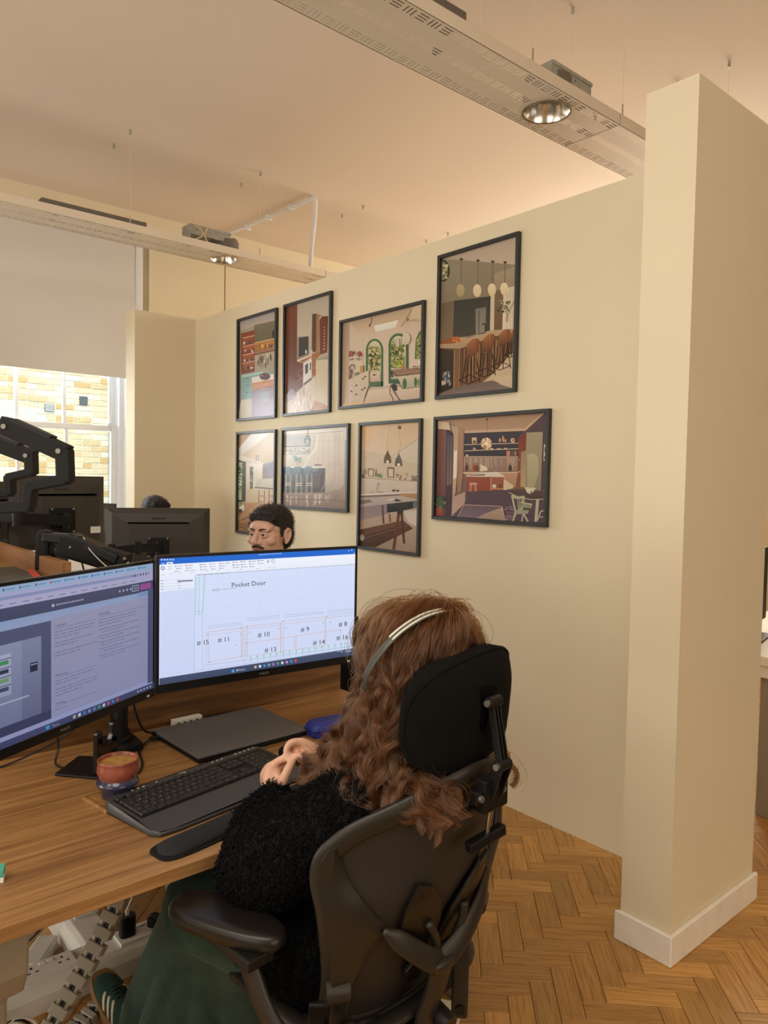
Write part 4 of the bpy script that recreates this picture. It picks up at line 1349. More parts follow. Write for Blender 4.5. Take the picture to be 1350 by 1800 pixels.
def monitor(label, loc, rz, canvas=None, smat=None, w=0.583, h=0.333, screen=True, tilt=0.0):
    """local x along the screen, y to the back, z up from the lower edge; origin at the middle of the lower edge"""
    t = thing('monitor', label, 'monitor', loc, rz)
    t.rotation_euler = (tilt, 0, rz)
    hb = MB()
    a = w / 2
    mz = h / 2 if canvas is not None else 0.128
    hb.grid([[(-a, 0, 0), (a, 0, 0), (a, 0, h), (-a, 0, h)], [(-a, 0.012, 0), (a, 0.012, 0), (a, 0.012, h), (-a, 0.012, h)],
             [(-a + 0.035, 0.03, 0.02), (a - 0.035, 0.03, 0.02), (a - 0.035, 0.03, h - 0.03), (-a + 0.035, 0.03, h - 0.03)],
             [(-a + 0.13, 0.042, 0.04), (a - 0.13, 0.042, 0.04), (a - 0.13, 0.042, h - 0.09), (-a + 0.13, 0.042, h - 0.09)]], close_u=True)
    hb.add([(-a, 0, 0), (a, 0, 0), (a, 0, h), (-a, 0, h)], [(0, 1, 2, 3)])
    hb.add([(-a + 0.13, 0.042, 0.04), (a - 0.13, 0.042, 0.04), (a - 0.13, 0.042, h - 0.09), (-a + 0.13, 0.042, h - 0.09)], [(3, 2, 1, 0)])
    ho = hb.build('housing', 'mon_back', t, bevel=0.002, seg=2)
    box((-0.165, 0.036, h - 0.088), (0.165, 0.0436, h - 0.079)).build('vent_slot', 'slot', ho)
    lt = text_geo('PHILIPS')
    tb = MB()
    tb.add([(0.034 - v[0] * 0.022, 0.0372, h - 0.068 + v[1] * 0.022) for v in lt[0]], lt[1])
    tb.build('maker_lettering', 'black_gloss', ho)
    br = MB()
    for lo, hi in (((-a, -0.003, 0), (a, 0, 0.021)), ((-a, -0.003, h - 0.007), (a, 0, h)), ((-a, -0.003, 0.021), (-a + 0.007, 0, h - 0.007)), ((a - 0.007, -0.003, 0.021), (a, 0, h - 0.007))):
        br.box(lo, hi)
    bo = br.build('bezel', 'black', t)
    tf = MB()
    tf.add([(-0.016 + v[0] * 0.0085, -0.0034, 0.0065 + v[1] * 0.0085) for v in lt[0]], lt[1])
    tf.build('maker_lettering', 'grey_metal', bo)
    MB().box((a - 0.03, -0.0045, 0.004), (a - 0.022, -0.003, 0.008)).build('power_light', 'label_w', bo)
    if canvas is not None:
        me = canvas.mesh('screen', smat)
        o = link('screen', me, t, (-a + 0.007, -0.0012, 0.021))
        o.rotation_euler = (PI / 2, 0, 0)
    else:
        box((-a + 0.007, -0.001, 0.021), (a - 0.007, 0.0, h - 0.007)).build('screen', 'black_gloss', t)
    # mounting plate and its four screws
    vp = MB()
    vp.box((-0.06, 0.041, mz - 0.055), (0.06, 0.046, mz + 0.055))
    vo = vp.build('mounting_plate', 'black_matte', t, bevel=0.004)
    for sx in (-0.05, 0.05):
        for sz in (-0.05, 0.05):
            MB().lathe([(0.0055, 0.046), (0.0055, 0.0495), (0.003, 0.051)], 10, (sx, 0, mz + sz), ax=1).build('screw', 'screw', vo)
    MB().tube([(0, 0.045, mz), (0, 0.085, mz)], 0.022, 12).tube([(0, 0.07, mz - 0.035), (0, 0.07, mz + 0.035)], 0.017, 12).build('swivel_joint', 'black', t, smooth=True)
    return t


# right screen: a joinery drawing
WS, HS = 0.569, 0.305
q = [(42, 88), (1303, 27), (1272, 712), (8, 893)]
c = Canvas(WS, HS, q)
c.poly(q, 'D3DCF6', 'C9D3F0')


def qd(c, pts):
    return pts


c.poly([(42, 88), (1303, 27), (1302, 62), (40, 128)], '1E66C8')
for k in range(9):
    c.line(676 + k * 17, 66 - k * 1.1, 689 + k * 17, 65.2 - k * 1.1, 6, '8FB6EA')
for k in range(5):
    c.poly([(52 + k * 18, 92), (62 + k * 18, 91), (62 + k * 18, 99), (52 + k * 18, 100)], 'CFE0F8')
c.poly([(88, 112), (127, 110), (127, 128), (88, 130)], 'EEF2FC').line(55, 121, 75, 120, 5, 'BCD2F2').line(96, 121, 119, 120, 5, '5A6C92')
c.poly([(40, 128), (1302, 62), (1300, 132), (34, 206)], 'EAEEF8', 'E2E8F6')
c.poly([(1256, 40), (1264, 40), (1264, 44), (1256, 44)], 'CFE0F8').poly([(1276, 34), (1283, 34), (1283, 40), (1276, 40)], 'CFE0F8').line(1292, 50, 1299, 57, 2, 'CFE0F8')
c.oval(61, 149, 12, 13, '3B6FB5').oval(61, 149, 7, 8, 'EAEEF8').poly([(99, 138), (116, 137), (116, 156), (99, 157)], '8A93A6').poly([(101, 141), (114, 140), (114, 154), (101, 155)], 'F2F5FB')
for x, y, w_, cc in ((140, 138, 48, '8C97AE'), (148, 153, 34, '8C97AE'), (140, 170, 30, '8C97AE'), (205, 133, 48, '9A6A70'), (212, 150, 34, '5D78A8'), (202, 166, 70, '9AA4BA'), (296, 128, 40, '6F7A94'), (300, 142, 45, '8A93A6'), (302, 160, 40, '8A93A6'), (360, 124, 36, '9AA4BA'), (362, 140, 38, 'A4AEC4'), (372, 156, 24, '8A93A6'), (422, 120, 32, '6F7A94'), (424, 136, 34, '8A93A6'), (422, 152, 30, '8A93A6'), (465, 118, 28, '7783A0'), (508, 114, 34, '7783A0'), (506, 131, 45, '6F7A94'), (510, 147, 38, '8A93A6'), (560, 110, 32, '7783A0'), (560, 128, 34, '8A93A6'), (562, 143, 40, '8A93A6'), (612, 108, 48, '7783A0'), (612, 124, 36, '8A93A6'), (615, 141, 30, '8A93A6'), (668, 104, 40, '6F7A94'), (670, 121, 36, '8A93A6')):
    c.line(x + 10, y, x + w_, y - w_ * 0.05, 3, cc).poly([(x, y - 4), (x + 7, y - 5), (x + 7, y + 3), (x, y + 4)], cc)
c.oval(735, 108, 9, 11, 'B9C2D4').oval(767, 106, 12, 12, '3E4C66').oval(767, 106, 10, 10, 'EAEEF8').text('?', 762, 112, 16, 40, -2, '3E4C66')
for x, y in ((48, 192), (100, 187), (158, 183), (232, 180), (330, 170), (405, 166), (545, 160), (655, 154), (730, 148), (762, 146)):
    c.line(x, y, x + 22, y - 1.4, 2.5, 'A4AEC4')
c.line(270, 192, 1298, 128, 2, '5A6275').lines([(272 + k * 18.5, 190 - k * 1.0 + (k % 2) * 5) for k in range(12)], 3, '8A92A6')
c.poly([(34, 206), (262, 192), (258, 276), (28, 300)], 'E2E8F7')
for y in (230, 250, 268, 285):
    c.line(36, y, 250, y - 14, 1.2, 'A4AEC4').line(40, y - 2, 62, y - 3.5, 3, '8A93A6').line(150, y - 8, 172, y - 9, 3, '8A93A6')
c.line(150, 233, 248, 227, 6, '1A1C22')
c.poly([(28, 300), (258, 276), (236, 812), (10, 850)], 'CCD6F1', 'C6D0EE')
c.line(262, 195, 236, 812, 1.5, '8C97B2')
for k in range(9):
    x = 330 + k * 118
    c.line(x, 185 - k * 6.5, x - 22 - k * 1.5, 770 - k * 20, 1.0, 'BFC8DF')
for k in range(7):
    y = 260 + k * 75
    c.line(300, y, 1290, y - 78 - k * 6, 1.0, 'BFC8DF')
for a, b in ((270, 205), (318, 200), (290, 203)):
    c.line(a, b, a - 12, 440 if a != 318 else 432, 2.2, '63C48A')
c.line(268, 425, 305, 420, 2, '63C48A').line(262, 446, 300, 440, 2, '8A93A6').line(300, 440, 290, 800, 1.5, '8A93A6').line(328, 195, 300, 440, 1.5, '9AA4BA')
c.text('Pocket Door', 493, 272, 42, 168, -11, '1E2128')
c.line(408, 288, 520, 276, 1.8, '5A6275').lines([(366, 291), (408, 280), (406, 296), (366, 291)], 1.8, '5A6275')
OR_ = 'CB9C80'
for a, b in (((330, 520), (548, 497)), ((325, 533), (552, 510)), ((586, 474), (800, 452)), ((590, 488), (800, 464)), ((817, 452), (1085, 430)), ((820, 466), (1090, 440)), ((1105, 428), (1278, 414)), ((1105, 440), (1276, 428)), ((1105, 455), (1275, 440))):
    c.line(*a, *b, 1.6, '8A93A6')
for pts in ([(322, 558), (552, 530), (546, 715), (316, 750), (322, 558)], [(585, 522), (800, 500), (795, 690), (578, 712), (585, 522)], [(815, 492), (1096, 465), (1088, 650), (806, 682)], [(1100, 472), (1280, 452)], [(576, 630), (800, 602), (1050, 566), (1188, 550)], [(335, 560), (330, 752)], [(546, 530), (540, 715)], [(574, 512), (570, 712)], [(803, 500), (798, 690)], [(819, 490), (812, 680)], [(890, 585), (882, 668)], [(900, 584), (893, 668)], [(1090, 466), (1083, 645)], [(1188, 550), (1184, 640)]):
    c.lines(pts, 2.0, OR_)
c.lines([(340, 575), (535, 552)], 1.5, OR_).lines([(590, 540), (795, 518)], 1.5, OR_).lines([(825, 510), (1080, 485)], 1.5, OR_)
for x, y in ((330, 575), (548, 528), (540, 570), (585, 525), (600, 560), (785, 540), (832, 535), (1076, 505), (1122, 500), (577, 628), (578, 712), (795, 690), (510, 642), (335, 750), (545, 712), (812, 492), (1102, 462), (1188, 550)):
    c.oval(x, y, 3, 4, 'A08878')
c.line(300, 770, 1270, 655, 1.6, '8A93A6').line(560, 520, 560, 760, 1.8, '8A93A6')
for k in range(16):
    x = 600 + k * 42
    y = 738 - k * 5.7
    c.line(x, y + 12, x + 1, y - 16, 3, '6CCB8E').poly([(x - 6, y - 12), (x + 1, y - 26), (x + 7, y - 13)], '6CCB8E')
for s_, x, y in (('# 15', 258, 640), ('# 11', 393, 622), ('# 10', 650, 592), ('# 13', 690, 690), ('# 9', 928, 560), ('# 14', 1005, 645), ('# 8', 1175, 528), ('# 16', 1158, 615)):
    c.text(s_, x, y, 42, 100, -8.5, '1E2128')
c.line(236, 805, 1272, 668, 2, 'A4AEC4')
c.poly([(10, 850), (1274, 668), (1272, 712), (8, 893)], '46506C', '3C4660')
c.poly([(474, 800), (492, 797), (492, 814), (474, 817)], '3FA0E8').text('Search', 520, 806, 15, 40, -5, 'C9D2E4').oval(510, 803, 5, 6, 'C9D2E4')
for k, cc in enumerate(('C9B48A', 'D9DCE6', '3F8AD8', '8A93A6', 'B06AC0', '46A46A', 'D0D4E0', 'C48AB0', '3F8AD8', 'D0504A')):
    x = 628 + k * 29
    c.oval(x, 783 - k * 4.2, 8, 9, cc)
c.line(1215, 684, 1250, 680, 3, 'C9D2E4').line(1215, 692, 1250, 688, 3, 'C9D2E4').speck(1160, 685, 1205, 692, 5, ['C9D2E4'], 2, 4)
rm = monitor('right of two near monitors, blue-barred joinery drawing on its screen', (1.030, 1.676, 0.976), -0.062, c, SCREEN)

# left screen: a specification page
q = [(-495, 449), (1217, 180), (1213, 1153), (-483, 1834)]
c = Canvas(WS, HS, q)


def lx(u, v):
    """u,v in 0..1 (from the upper left) -> traced coordinates"""
    p = np.linalg.inv(c.H) @ (u, 1 - v, 1)
    return (p[0] / p[2], p[1] / p[2])


def rct(u0, v0, u1, v1, col, col2=None):
    c.poly([lx(u0, v0), lx(u1, v0), lx(u1, v1), lx(u0, v1)], col, col2)


def ln(u0, v0, u1, v1, col, th=0.004):
    rct(u0, v0 - th / 2, u1, v0 + th / 2, col)


rct(0, 0, 1, 1, 'AEB6E0', 'A4ACDA')
rct(0, 0, 1, 0.045, 'A9C4EA')
rct(0, 0.045, 1, 0.135, 'BDBFE6', 'C4C0E4')
for k in range(14):
    u = 0.02 + k * 0.068
    ln(u + 0.012, 0.022, u + 0.05, 0, rng.choice(['6E9CC8', '7FA6CE', '5E8CB8']), 0.008)
    rct(u, 0.014, u + 0.008, 0.030, rng.choice(['3E4A70', '3FA0A8', 'D05A6A', '4A6AB8', '6A74A0']))
ln(0.1, 0.075, 0.9, 0, '9AA4D2', 0.02)
for k in range(7):
    rct(0.86 + k * 0.018, 0.066, 0.868 + k * 0.018, 0.084, rng.choice(['6A74A0', '8A94C0', '4A5480']))
for k in range(16):
    ln(0.03 + k * 0.055, 0.115, 0.06 + k * 0.055, 0, '8C94C4', 0.007)
rct(0, 0.135, 1, 0.215, '53587A', '4E5374')
for k in range(11):
    ln(0.455 + k * 0.0125, 0.178, 0.455 + k * 0.0125 + 0.009, 0, 'B4B8D6', 0.010)
c.oval(*lx(0.44, 0.178), 12, 13, 'C4C8E2')
for k in range(4):
    c.oval(*lx(0.79 + k * 0.022, 0.172), 8, 9, 'B4B8D6')
rct(0.865, 0.15, 0.905, 0.195, 'C4C8E2')
rct(0.868, 0.155, 0.902, 0.190, '53587A')
ln(0.875, 0.172, 0.896, 0, 'B4B8D6', 0.008)
rct(0.915, 0.15, 0.985, 0.195, 'A85AA8', 'B060A0')
rct(0, 0.215, 0.965, 0.275, '9DB2DC', 'A6B4DE')
rct(0.905, 0.21, 0.985, 0.245, '8FA6D2')
rct(0, 0.275, 0.43, 0.93, '5C6284', '4C5274')
rct(0.965, 0.20, 1, 0.95, '5E648A', '565C80')
rct(0.43, 0.26, 0.965, 0.93, 'A9AACC', '9DA0C8')
rct(0, 0.93, 0.43, 0.955, 'A2A8D4')
# product picture at the left
rct(0.20, 0.36, 0.385, 0.87, '8E96B8', '6A7298')
rct(0.20, 0.36, 0.30, 0.87, '9AA2C2', '7A82A8')
rct(0.12, 0.42, 0.255, 0.68, 'B9C0DC', 'A4ACCC')
for k, cc in enumerate(('4E9A6A', '3A405C', '7EA87E', '4A5078')):
    rct(0.14, 0.46 + k * 0.055, 0.245, 0.485 + k * 0.055, cc)
    ln(0.12, 0.45 + k * 0.055, 0.255, 0, '5A6084', 0.006)
rct(0.335, 0.52, 0.368, 0.58, '2E3450')
rct(0.338, 0.53, 0.365, 0.536, 'B4BAD6')
rct(0.12, 0.72, 0.33, 0.73, 'B4BAD6')
rct(0.20, 0.87, 0.43, 0.93, '3E4466')
TXT = '3E4262'


def para(u, v, n, w_, head=None):
    if head:
        c.text(head, *lx(u, v), 20, 100, -22, '262A46')
        ln(u, v + 0.012, 0.655 if u < 0.6 else 0.945, 0, '7A7EA2', 0.003)
        v += 0.035
    for k in range(n):
        x = u
        end = u + w_ * (1 if k < n - 1 else 0.6)
        while x < end:
            d = rng.uniform(0.01, 0.034)
            ln(x, v + k * 0.021, min(x + d, end), 0, '6C7096', 0.0042)
            x += d + 0.005


para(0.445, 0.325, 3, 0.20, 'OVERVIEW')
para(0.445, 0.435, 2, 0.19)
para(0.445, 0.500, 2, 0.215)
para(0.67, 0.315, 3, 0.22, 'FEATURES')
for k in range(5):
    para(0.68, 0.42 + k * 0.047, 2, 0.22)
    c.oval(*lx(0.672, 0.42 + k * 0.047), 5, 5, '6C7096')
para(0.445, 0.655, 2, 0.20, 'PRODUCTS')
para(0.445, 0.745, 3, 0.21)
para(0.445, 0.845, 1, 0.1, 'OPTIONS')
rct(0, 0.955, 1, 1, '4A507A', '42486E')
rct(0.40, 0.965, 0.416, 0.99, '3FA0E8')
c.text('Search', *lx(0.43, 0.985), 22, 100, -30, 'B4BAD6')
for k in range(10):
    rct(0.53 + k * 0.026, 0.966, 0.543 + k * 0.026, 0.988, ('C9B48A', 'D9DCE6', '3F8AD8', '8A93C6', '6A8AD0', '46A46A', 'D0D4E0', 'C45A90', '3F8AD8', 'D0504A')[k])
for k in range(5):
    rct(0.89 + k * 0.02, 0.97, 0.9 + k * 0.02, 0.984, 'B4BAD6')
lm_ = monitor('left of two near monitors, dim grey specification page on its screen', (0.496, 1.587, 0.962), math.atan2(0.49, 0.871), c, SCREEN_L)

# monitor arm with its pole, clamp and two booms
ar = thing('monitor_stand', 'black monitor pole clamped to the walnut desk behind the headset stand', 'monitor stand', (0.780, 2.03, DZ))
MB().tube([(0, 0, 0.02), (0, 0, 0.44)], 0.0235, 20).build('pole', 'black', ar, smooth=True)
MB().lathe([(0.036, 0.02), (0.036, 0.03), (0.028, 0.034), (0.028, 0.05)], 24).build('pole_collar', 'black', ar, smooth=True)
MB().prism([(-0.034, -0.045), (0.0, -0.062), (0.045, -0.06), (0.054, 0.04), (0.03, 0.068), (-0.03, 0.06)], 2, 0.0, 0.02).build('clamp_base', 'black_matte', ar, bevel=0.004)
MB().lathe([(0.034, 0.30), (0.034, 0.36)], 20).box((0.02, -0.03, 0.31), (0.05, 0.0, 0.35)).build('height_collar', 'black', ar, bevel=0.002)
for (ex, ey), ez in (((0.235, -0.27), 0.40), ((-0.24, -0.36), 0.385)):
    mid = (ex * 0.35 + (0.06 if ex > 0 else -0.08), ey * 0.35 + 0.03)
    MB().tube([(0, 0, 0.33), (mid[0], mid[1], 0.34), (mid[0] + 0.001, mid[1], 0.345), (ex, ey, ez)], [(0.015, 0.02)] * 4, 10, up=(0, 0, 1)).build('boom', 'black', ar, smooth=True)
    MB().lathe([(0.022, 0.31), (0.022, 0.37)], 16, (mid[0], mid[1], 0)).build('elbow_joint', 'black', ar, smooth=True)
MB().tube(bez([(-0.02, -0.05, 0.33), (0.02, -0.04, 0.2), (0.03, -0.03, 0.12), (0.06, -0.02, 0.045), (0.10, 0.0, 0.02), (0.135, 0.015, 0.012)]), 0.0035, 8).build('power_lead', 'cable_k', ar, smooth=True)

# gas-spring arm rising behind the two screens
ga = thing('gas_spring_stand', 'bulky black gas-spring arm sloping down behind the two near monitors', 'monitor stand', (0.86, 2.78, DZ))


def bar(name, pts, wd, hg, parent, m='black_matte', up=(0, 0, 1), bev=0.006):
    """straight-sided bars of rectangular section through pts"""
    mb = MB()
    P = [Vector(p) for p in pts]
    for a, b in zip(P, P[1:]):
        d = (b - a).normalized()
        u = Vector(up)
        u = (u - d * u.dot(d))
        u = u.normalized() if u.length > 1e-4 else d.orthogonal()
        w = d.cross(u)
        a2, b2 = a - d * 0.0, b + d * 0.0
        vs = [p + w * (sx * wd / 2) + u * (sz * hg / 2) for p in (a2, b2) for sx, sz in ((-1, -1), (1, -1), (1, 1), (-1, 1))]
        mb.add(vs, [(0, 1, 2, 3), (7, 6, 5, 4), (0, 4, 5, 1), (1, 5, 6, 2), (2, 6, 7, 3), (3, 7, 4, 0)])
    return mb.build(name, m, parent, bevel=bev)


g0 = Vector((0.86, 2.78, DZ))
A_ = [Vector(p) - g0 for p in ((0.767, 2.625, 1.205), (0.767, 2.615, 1.292), (0.826, 2.555, 1.286), (0.962, 2.432, 1.202))]
bar('gas_boom', [A_[1] + Vector((0.03, -0.025, -0.028)), A_[3]], 0.058, 0.070, ga)
bar('boom_cover', [A_[1] + Vector((0.06, -0.045, -0.004)), A_[3] + Vector((-0.02, 0.01, 0.016))], 0.062, 0.034, ga, 'black')
bar('shoulder_joint', [A_[0] + Vector((-0.01, 0.01, -0.03)), A_[1] + Vector((-0.008, 0.008, 0.018))], 0.056, 0.046, ga, 'black_matte', up=(0.65, -0.6, 0), bev=0.012)
bar('shoulder_bridge', [A_[1] + Vector((-0.01, 0.01, -0.004)), A_[1] + Vector((0.085, -0.075, -0.012))], 0.056, 0.032, ga, 'black', bev=0.006)
bar('lower_boom', [A_[0], Vector((0.0, 0.0, 0.45))], 0.045, 0.055, ga)
MB().tube([(0.0, 0.0, 0.0), (0.0, 0.0, 0.48)], 0.02, 16).build('pole', 'black', ga, smooth=True)
box((-0.05, -0.05, 0.0), (0.05, 0.05, 0.015)).build('clamp_base', 'black_matte', ga, bevel=0.003)
for q_ in (A_[1] + Vector((0.045, -0.075, -0.035)), A_[3] + Vector((-0.02, -0.025, 0.022))):
    MB().ell(q_, (0.006, 0.006, 0.006), 10, 6).build('bolt', 'screw', ga)
MB().tube(bez([A_[1] + Vector((0.08, -0.095, 0.0)), A_[2] + Vector((0.035, -0.075, -0.042)), A_[3] + Vector((-0.06, -0.03, -0.012)), A_[3] + Vector((-0.012, -0.04, 0.012))]), 0.0016, 6).build('lead', 'cable_w', ga)

# headset stand
hs = thing('headset_stand', 'glossy black forked headset stand beside the red and blue mug', 'headset stand', (0.662, 1.93, DZ), math.radians(45))
MB().prism([(-0.07, -0.06), (0.065, -0.06), (0.065, 0.06), (-0.06, 0.06)], 2, 0, 0.007).build('base', 'black', hs, bevel=0.003)
up_ = []
for a, b in ((-0.056, 0.007), (0.056, 0.007), (0.056, 0.108), (0.050, 0.114), (0.036, 0.114), (0.030, 0.108), (0.028, 0.082), (0.018, 0.07), (0.0, 0.066), (-0.018, 0.07), (-0.028, 0.082), (-0.030, 0.108), (-0.036, 0.114), (-0.050, 0.114), (-0.056, 0.108)):
    up_.append((a, b))
MB().prism(up_, 1, -0.052, -0.038).build('fork', 'black_gloss', hs, bevel=0.003)

# mug on its coaster
cs = thing('coaster', 'small square oak coaster under the mug', 'coaster', (0.645, 1.70, DZ), math.radians(9))
cm = MB().box((-0.055, -0.055, 0), (0.055, 0.055, 0.009)).build('board', wood('oak_coaster', '7A5228', '9C6F3C', 'B4884E', (8, 60, 60), 0.5), cs, bevel=0.002)
gr = MB()
for a in (0, 1, 2, 3):
    r = Matrix.Rotation(a * PI / 2, 3, 'Z')
    gr.add([r @ Vector(p) for p in ((-0.047, -0.047, 0.0092), (0.047, -0.047, 0.0092), (0.047, -0.0455, 0.0092), (-0.047, -0.0455, 0.0092))], [(0, 1, 2, 3)])
gr.build('groove', mat('burnt_groove', '3A2412', 0.8), cm)
mg = thing('mug', 'waisted handmade mug, red glaze over blue, filled with coffee', 'mug', (0.651, 1.702, DZ + 0.009))
lo_ = [(0.030, 0.0), (0.036, 0.003), (0.0375, 0.012), (0.037, 0.020), (0.043, 0.026), (0.0475, 0.031), (0.0475, 0.036), (0.043, 0.041), (0.0405, 0.045)]
hi_ = [(0.0405, 0.045), (0.0435, 0.052), (0.0465, 0.060), (0.0470, 0.068), (0.0455, 0.076), (0.0450, 0.083), (0.0462, 0.0875), (0.0452, 0.0885), (0.0430, 0.0865), (0.0425, 0.078)]
MB().lathe(lo_, 40, cap=False).build('lower_body', 'mug_blue', mg, smooth='all')
MB().lathe(hi_, 40, cap=False).build('upper_body', 'mug_red', mg, smooth='all')
MB().lathe([(0.0, 0.0795), (0.03, 0.0796), (0.0425, 0.0798)], 40, cap=False).build('coffee', 'coffee', mg)
MB().lathe([(0.0, 0.001), (0.030, 0.0)], 40, cap=False).build('foot', 'mug_blue', mg)

# keyboard
kb = thing('keyboard', 'full-size black keyboard with a palm rest, lying on the walnut desk', 'keyboard', (0.598, 1.660, DZ), math.radians(10.5))
KW, KD = 0.457, 0.195
o_ = [(0.012, -0.002), (0.06, 0.001), (0.40, 0.001), (0.445, -0.002), (0.456, -0.012), (0.457, -0.03), (0.450, -0.185), (0.438, -0.205), (0.40, -0.212), (0.23, -0.216), (0.06, -0.213), (0.014, -0.206), (0.002, -0.185), (0.0, -0.03), (0.002, -0.012)]


def kz(y):
    return 0.030 + y * 0.055 if y > -0.13 else 0.030 - 0.13 * 0.055 + (y + 0.13) * 0.16


kbm = MB()
n = len(o_)
kbm.grid([[(x, y, 0.006 if y > -0.15 else 0.003) for x, y in o_], [(x, y, kz(y) - 0.003) for x, y in o_],
          [(0.2285 + (x - 0.2285) * 0.99, -0.105 + (y + 0.105) * 0.975, kz(y)) for x, y in o_]], close_u=True)
b0 = len(kbm.v)
kbm.add([(0.2285 + (x - 0.2285) * 0.99, -0.105 + (y + 0.105) * 0.975, kz(y)) for x, y in o_], [])
for i in range(n):
    pass
# top skin in strips so that it follows the slope
ys = [-0.0045, -0.010, -0.02, -0.04, -0.08, -0.13, -0.16, -0.185, -0.20, -0.208]


def xr(y):
    l, r = 0.2285, 0.2285
    pts = [(0.2285 + (x - 0.2285) * 0.99, -0.105 + (yy + 0.105) * 0.975) for x, yy in o_]
    for i in range(n):
        (x0, y0), (x1, y1) = pts[i], pts[(i + 1) % n]
        if (y0 - y) * (y1 - y) <= 0 and y0 != y1:
            x = x0 + (x1 - x0) * (y - y0) / (y1 - y0)
            l, r = min(l, x), max(r, x)
    return l, r


kbm.grid([[(xr(y)[0], y, kz(y)), (xr(y)[1], y, kz(y))] for y in ys])
kbm.add([(x, y, 0.004) for x, y in o_], [tuple(range(n))])
kbm.build('body', 'kb', kb, smooth=True)
well = MB()
well.add([(0.012, -0.024, kz(-0.024) + 0.0004), (0.446, -0.024, kz(-0.024) + 0.0004), (0.446, -0.137, kz(-0.13) + 0.0006), (0.012, -0.137, kz(-0.13) + 0.0006)], [(0, 1, 2, 3)])
well.build('key_well', 'black', kb)
km = {}


def key_mesh(w, d):
    if (w, d) not in km:
        g, h = 0.0009, 0.0042
        mb = MB()
        e = 0.0022
        lo = [(g, g, 0), (w - g, g, 0), (w - g, d - g, 0), (g, d - g, 0)]
        m1 = [(g, g, h * 0.5), (w - g, g, h * 0.5), (w - g, d - g, h * 0.5), (g, d - g, h * 0.5)]
        hi = [(g + e, g + e * 0.7, h), (w - g - e, g + e * 0.7, h), (w - g - e, d - g - e * 0.5, h), (g + e, d - g - e * 0.5, h)]
        mb.grid([lo, m1, hi], close_u=True)
        mb.add(hi, [(0, 1, 2, 3)])
        km[(w, d)] = mb.mesh('key', 'key', bevel=0.0007, seg=1)
    return km[(w, d)]


LG = MB()
U = 0.0184


def key(x, y, w, d, txt=None):
    o = link('key', key_mesh(round(w, 4), round(d, 4)), kb, (x, y - d, kz(y - d / 2) + 0.0002))
    o.rotation_euler = (0.055, 0, 0)
    if txt:
        vs, fs, tw = text_geo(txt)
        s = 0.0052 if len(txt) == 1 else 0.0034
        x0 = x + w / 2 - tw * s / 2
        LG.add([(x0 + v[0] * s, y - d * 0.62 + v[1] * s, kz(y - d * 0.62) + 0.0054 + v[1] * s * 0.055) for v in vs], fs)


X0, Y0 = 0.016, -0.026
FD = 0.0125
# media strip: small round buttons
for k, x in enumerate((0.07, 0.085, 0.10, 0.135, 0.30, 0.315, 0.33, 0.375, 0.39, 0.405, 0.42, 0.435)):
    MB().lathe([(0.0026, 0), (0.0026, 0.0012)], 8, (x, -0.012, kz(-0.012))).build('media_button', 'legend', kb)
key(X0, Y0, U, FD, 'esc')
for k in range(12):
    key(X0 + U * 1.5 + k * U * 0.96 + (k // 4) * U * 0.32, Y0, U * 0.96, FD, 'F%d' % (k + 1))
NX = X0 + U * 15.25
for k in range(3):
    key(NX + k * U, Y0, U, FD, ('prt', 'scr', 'brk')[k])
PX = NX + U * 3.25
for k in range(4):
    key(PX + k * U, Y0, U, FD)
rows = [[(1, '`')] + [(1, ch) for ch in '1234567890-='] + [(2, 'back')],
        [(1.5, 'tab')] + [(1, ch) for ch in 'QWERTYUIOP[]'] + [(1.5, 'enter')],
        [(1.75, 'caps')] + [(1, ch) for ch in 'ASDFGHJKL;#'] + [(2.25, None)],
        [(1.25, 'shift'), (1, '\\')] + [(1, ch) for ch in 'ZXCVBNM,./'] + [(2.75, 'shift')],
        [(1.25, 'ctrl'), (1.25, 'fn'), (1.25, 'alt'), (6.25, None), (1.25, 'alt'), (1.25, 'fn'), (1.25, 'menu'), (1.25, 'ctrl')]]
for r, row in enumerate(rows):
    y = Y0 - FD - 0.003 - r * U
    x = X0
    for w, tx in row:
        key(x, y, w * U, U, tx)
        x += w * U
for r in range(2):
    for k in range(3):
        key(NX + k * U, Y0 - FD - 0.003 - r * U, U, U, ('ins', 'hm', 'pu', 'del', 'end', 'pd')[r * 3 + k])
key(NX + U, Y0 - FD - 0.003 - 3 * U, U, U, '^')
for k in range(3):
    key(NX + k * U, Y0 - FD - 0.003 - 4 * U, U, U, '<v>'[k])
for r, row in enumerate(('N/*-', '789', '456', '123')):
    for k, ch in enumerate(row):
        key(PX + k * U, Y0 - FD - 0.003 - r * U, U, U, ch)
key(PX, Y0 - FD - 0.003 - 4 * U, 2 * U, U, '0')
key(PX + 2 * U, Y0 - FD - 0.003 - 4 * U, U, U, '.')
key(PX + 3 * U, Y0 - FD - 0.003 - 1 * U, U, 2 * U, '+')
key(PX + 3 * U, Y0 - FD - 0.003 - 3 * U, U, 2 * U)
LG.build('key_legends', 'legend', kb)
vs, fs, tw = text_geo('logi')
MB().add([(0.198 + v[0] * 0.0135, -0.0165 + v[1] * 0.0135, kz(-0.012) + 0.0016 + v[1] * 0.0006) for v in vs], fs).build('maker_lettering', 'legend', kb)

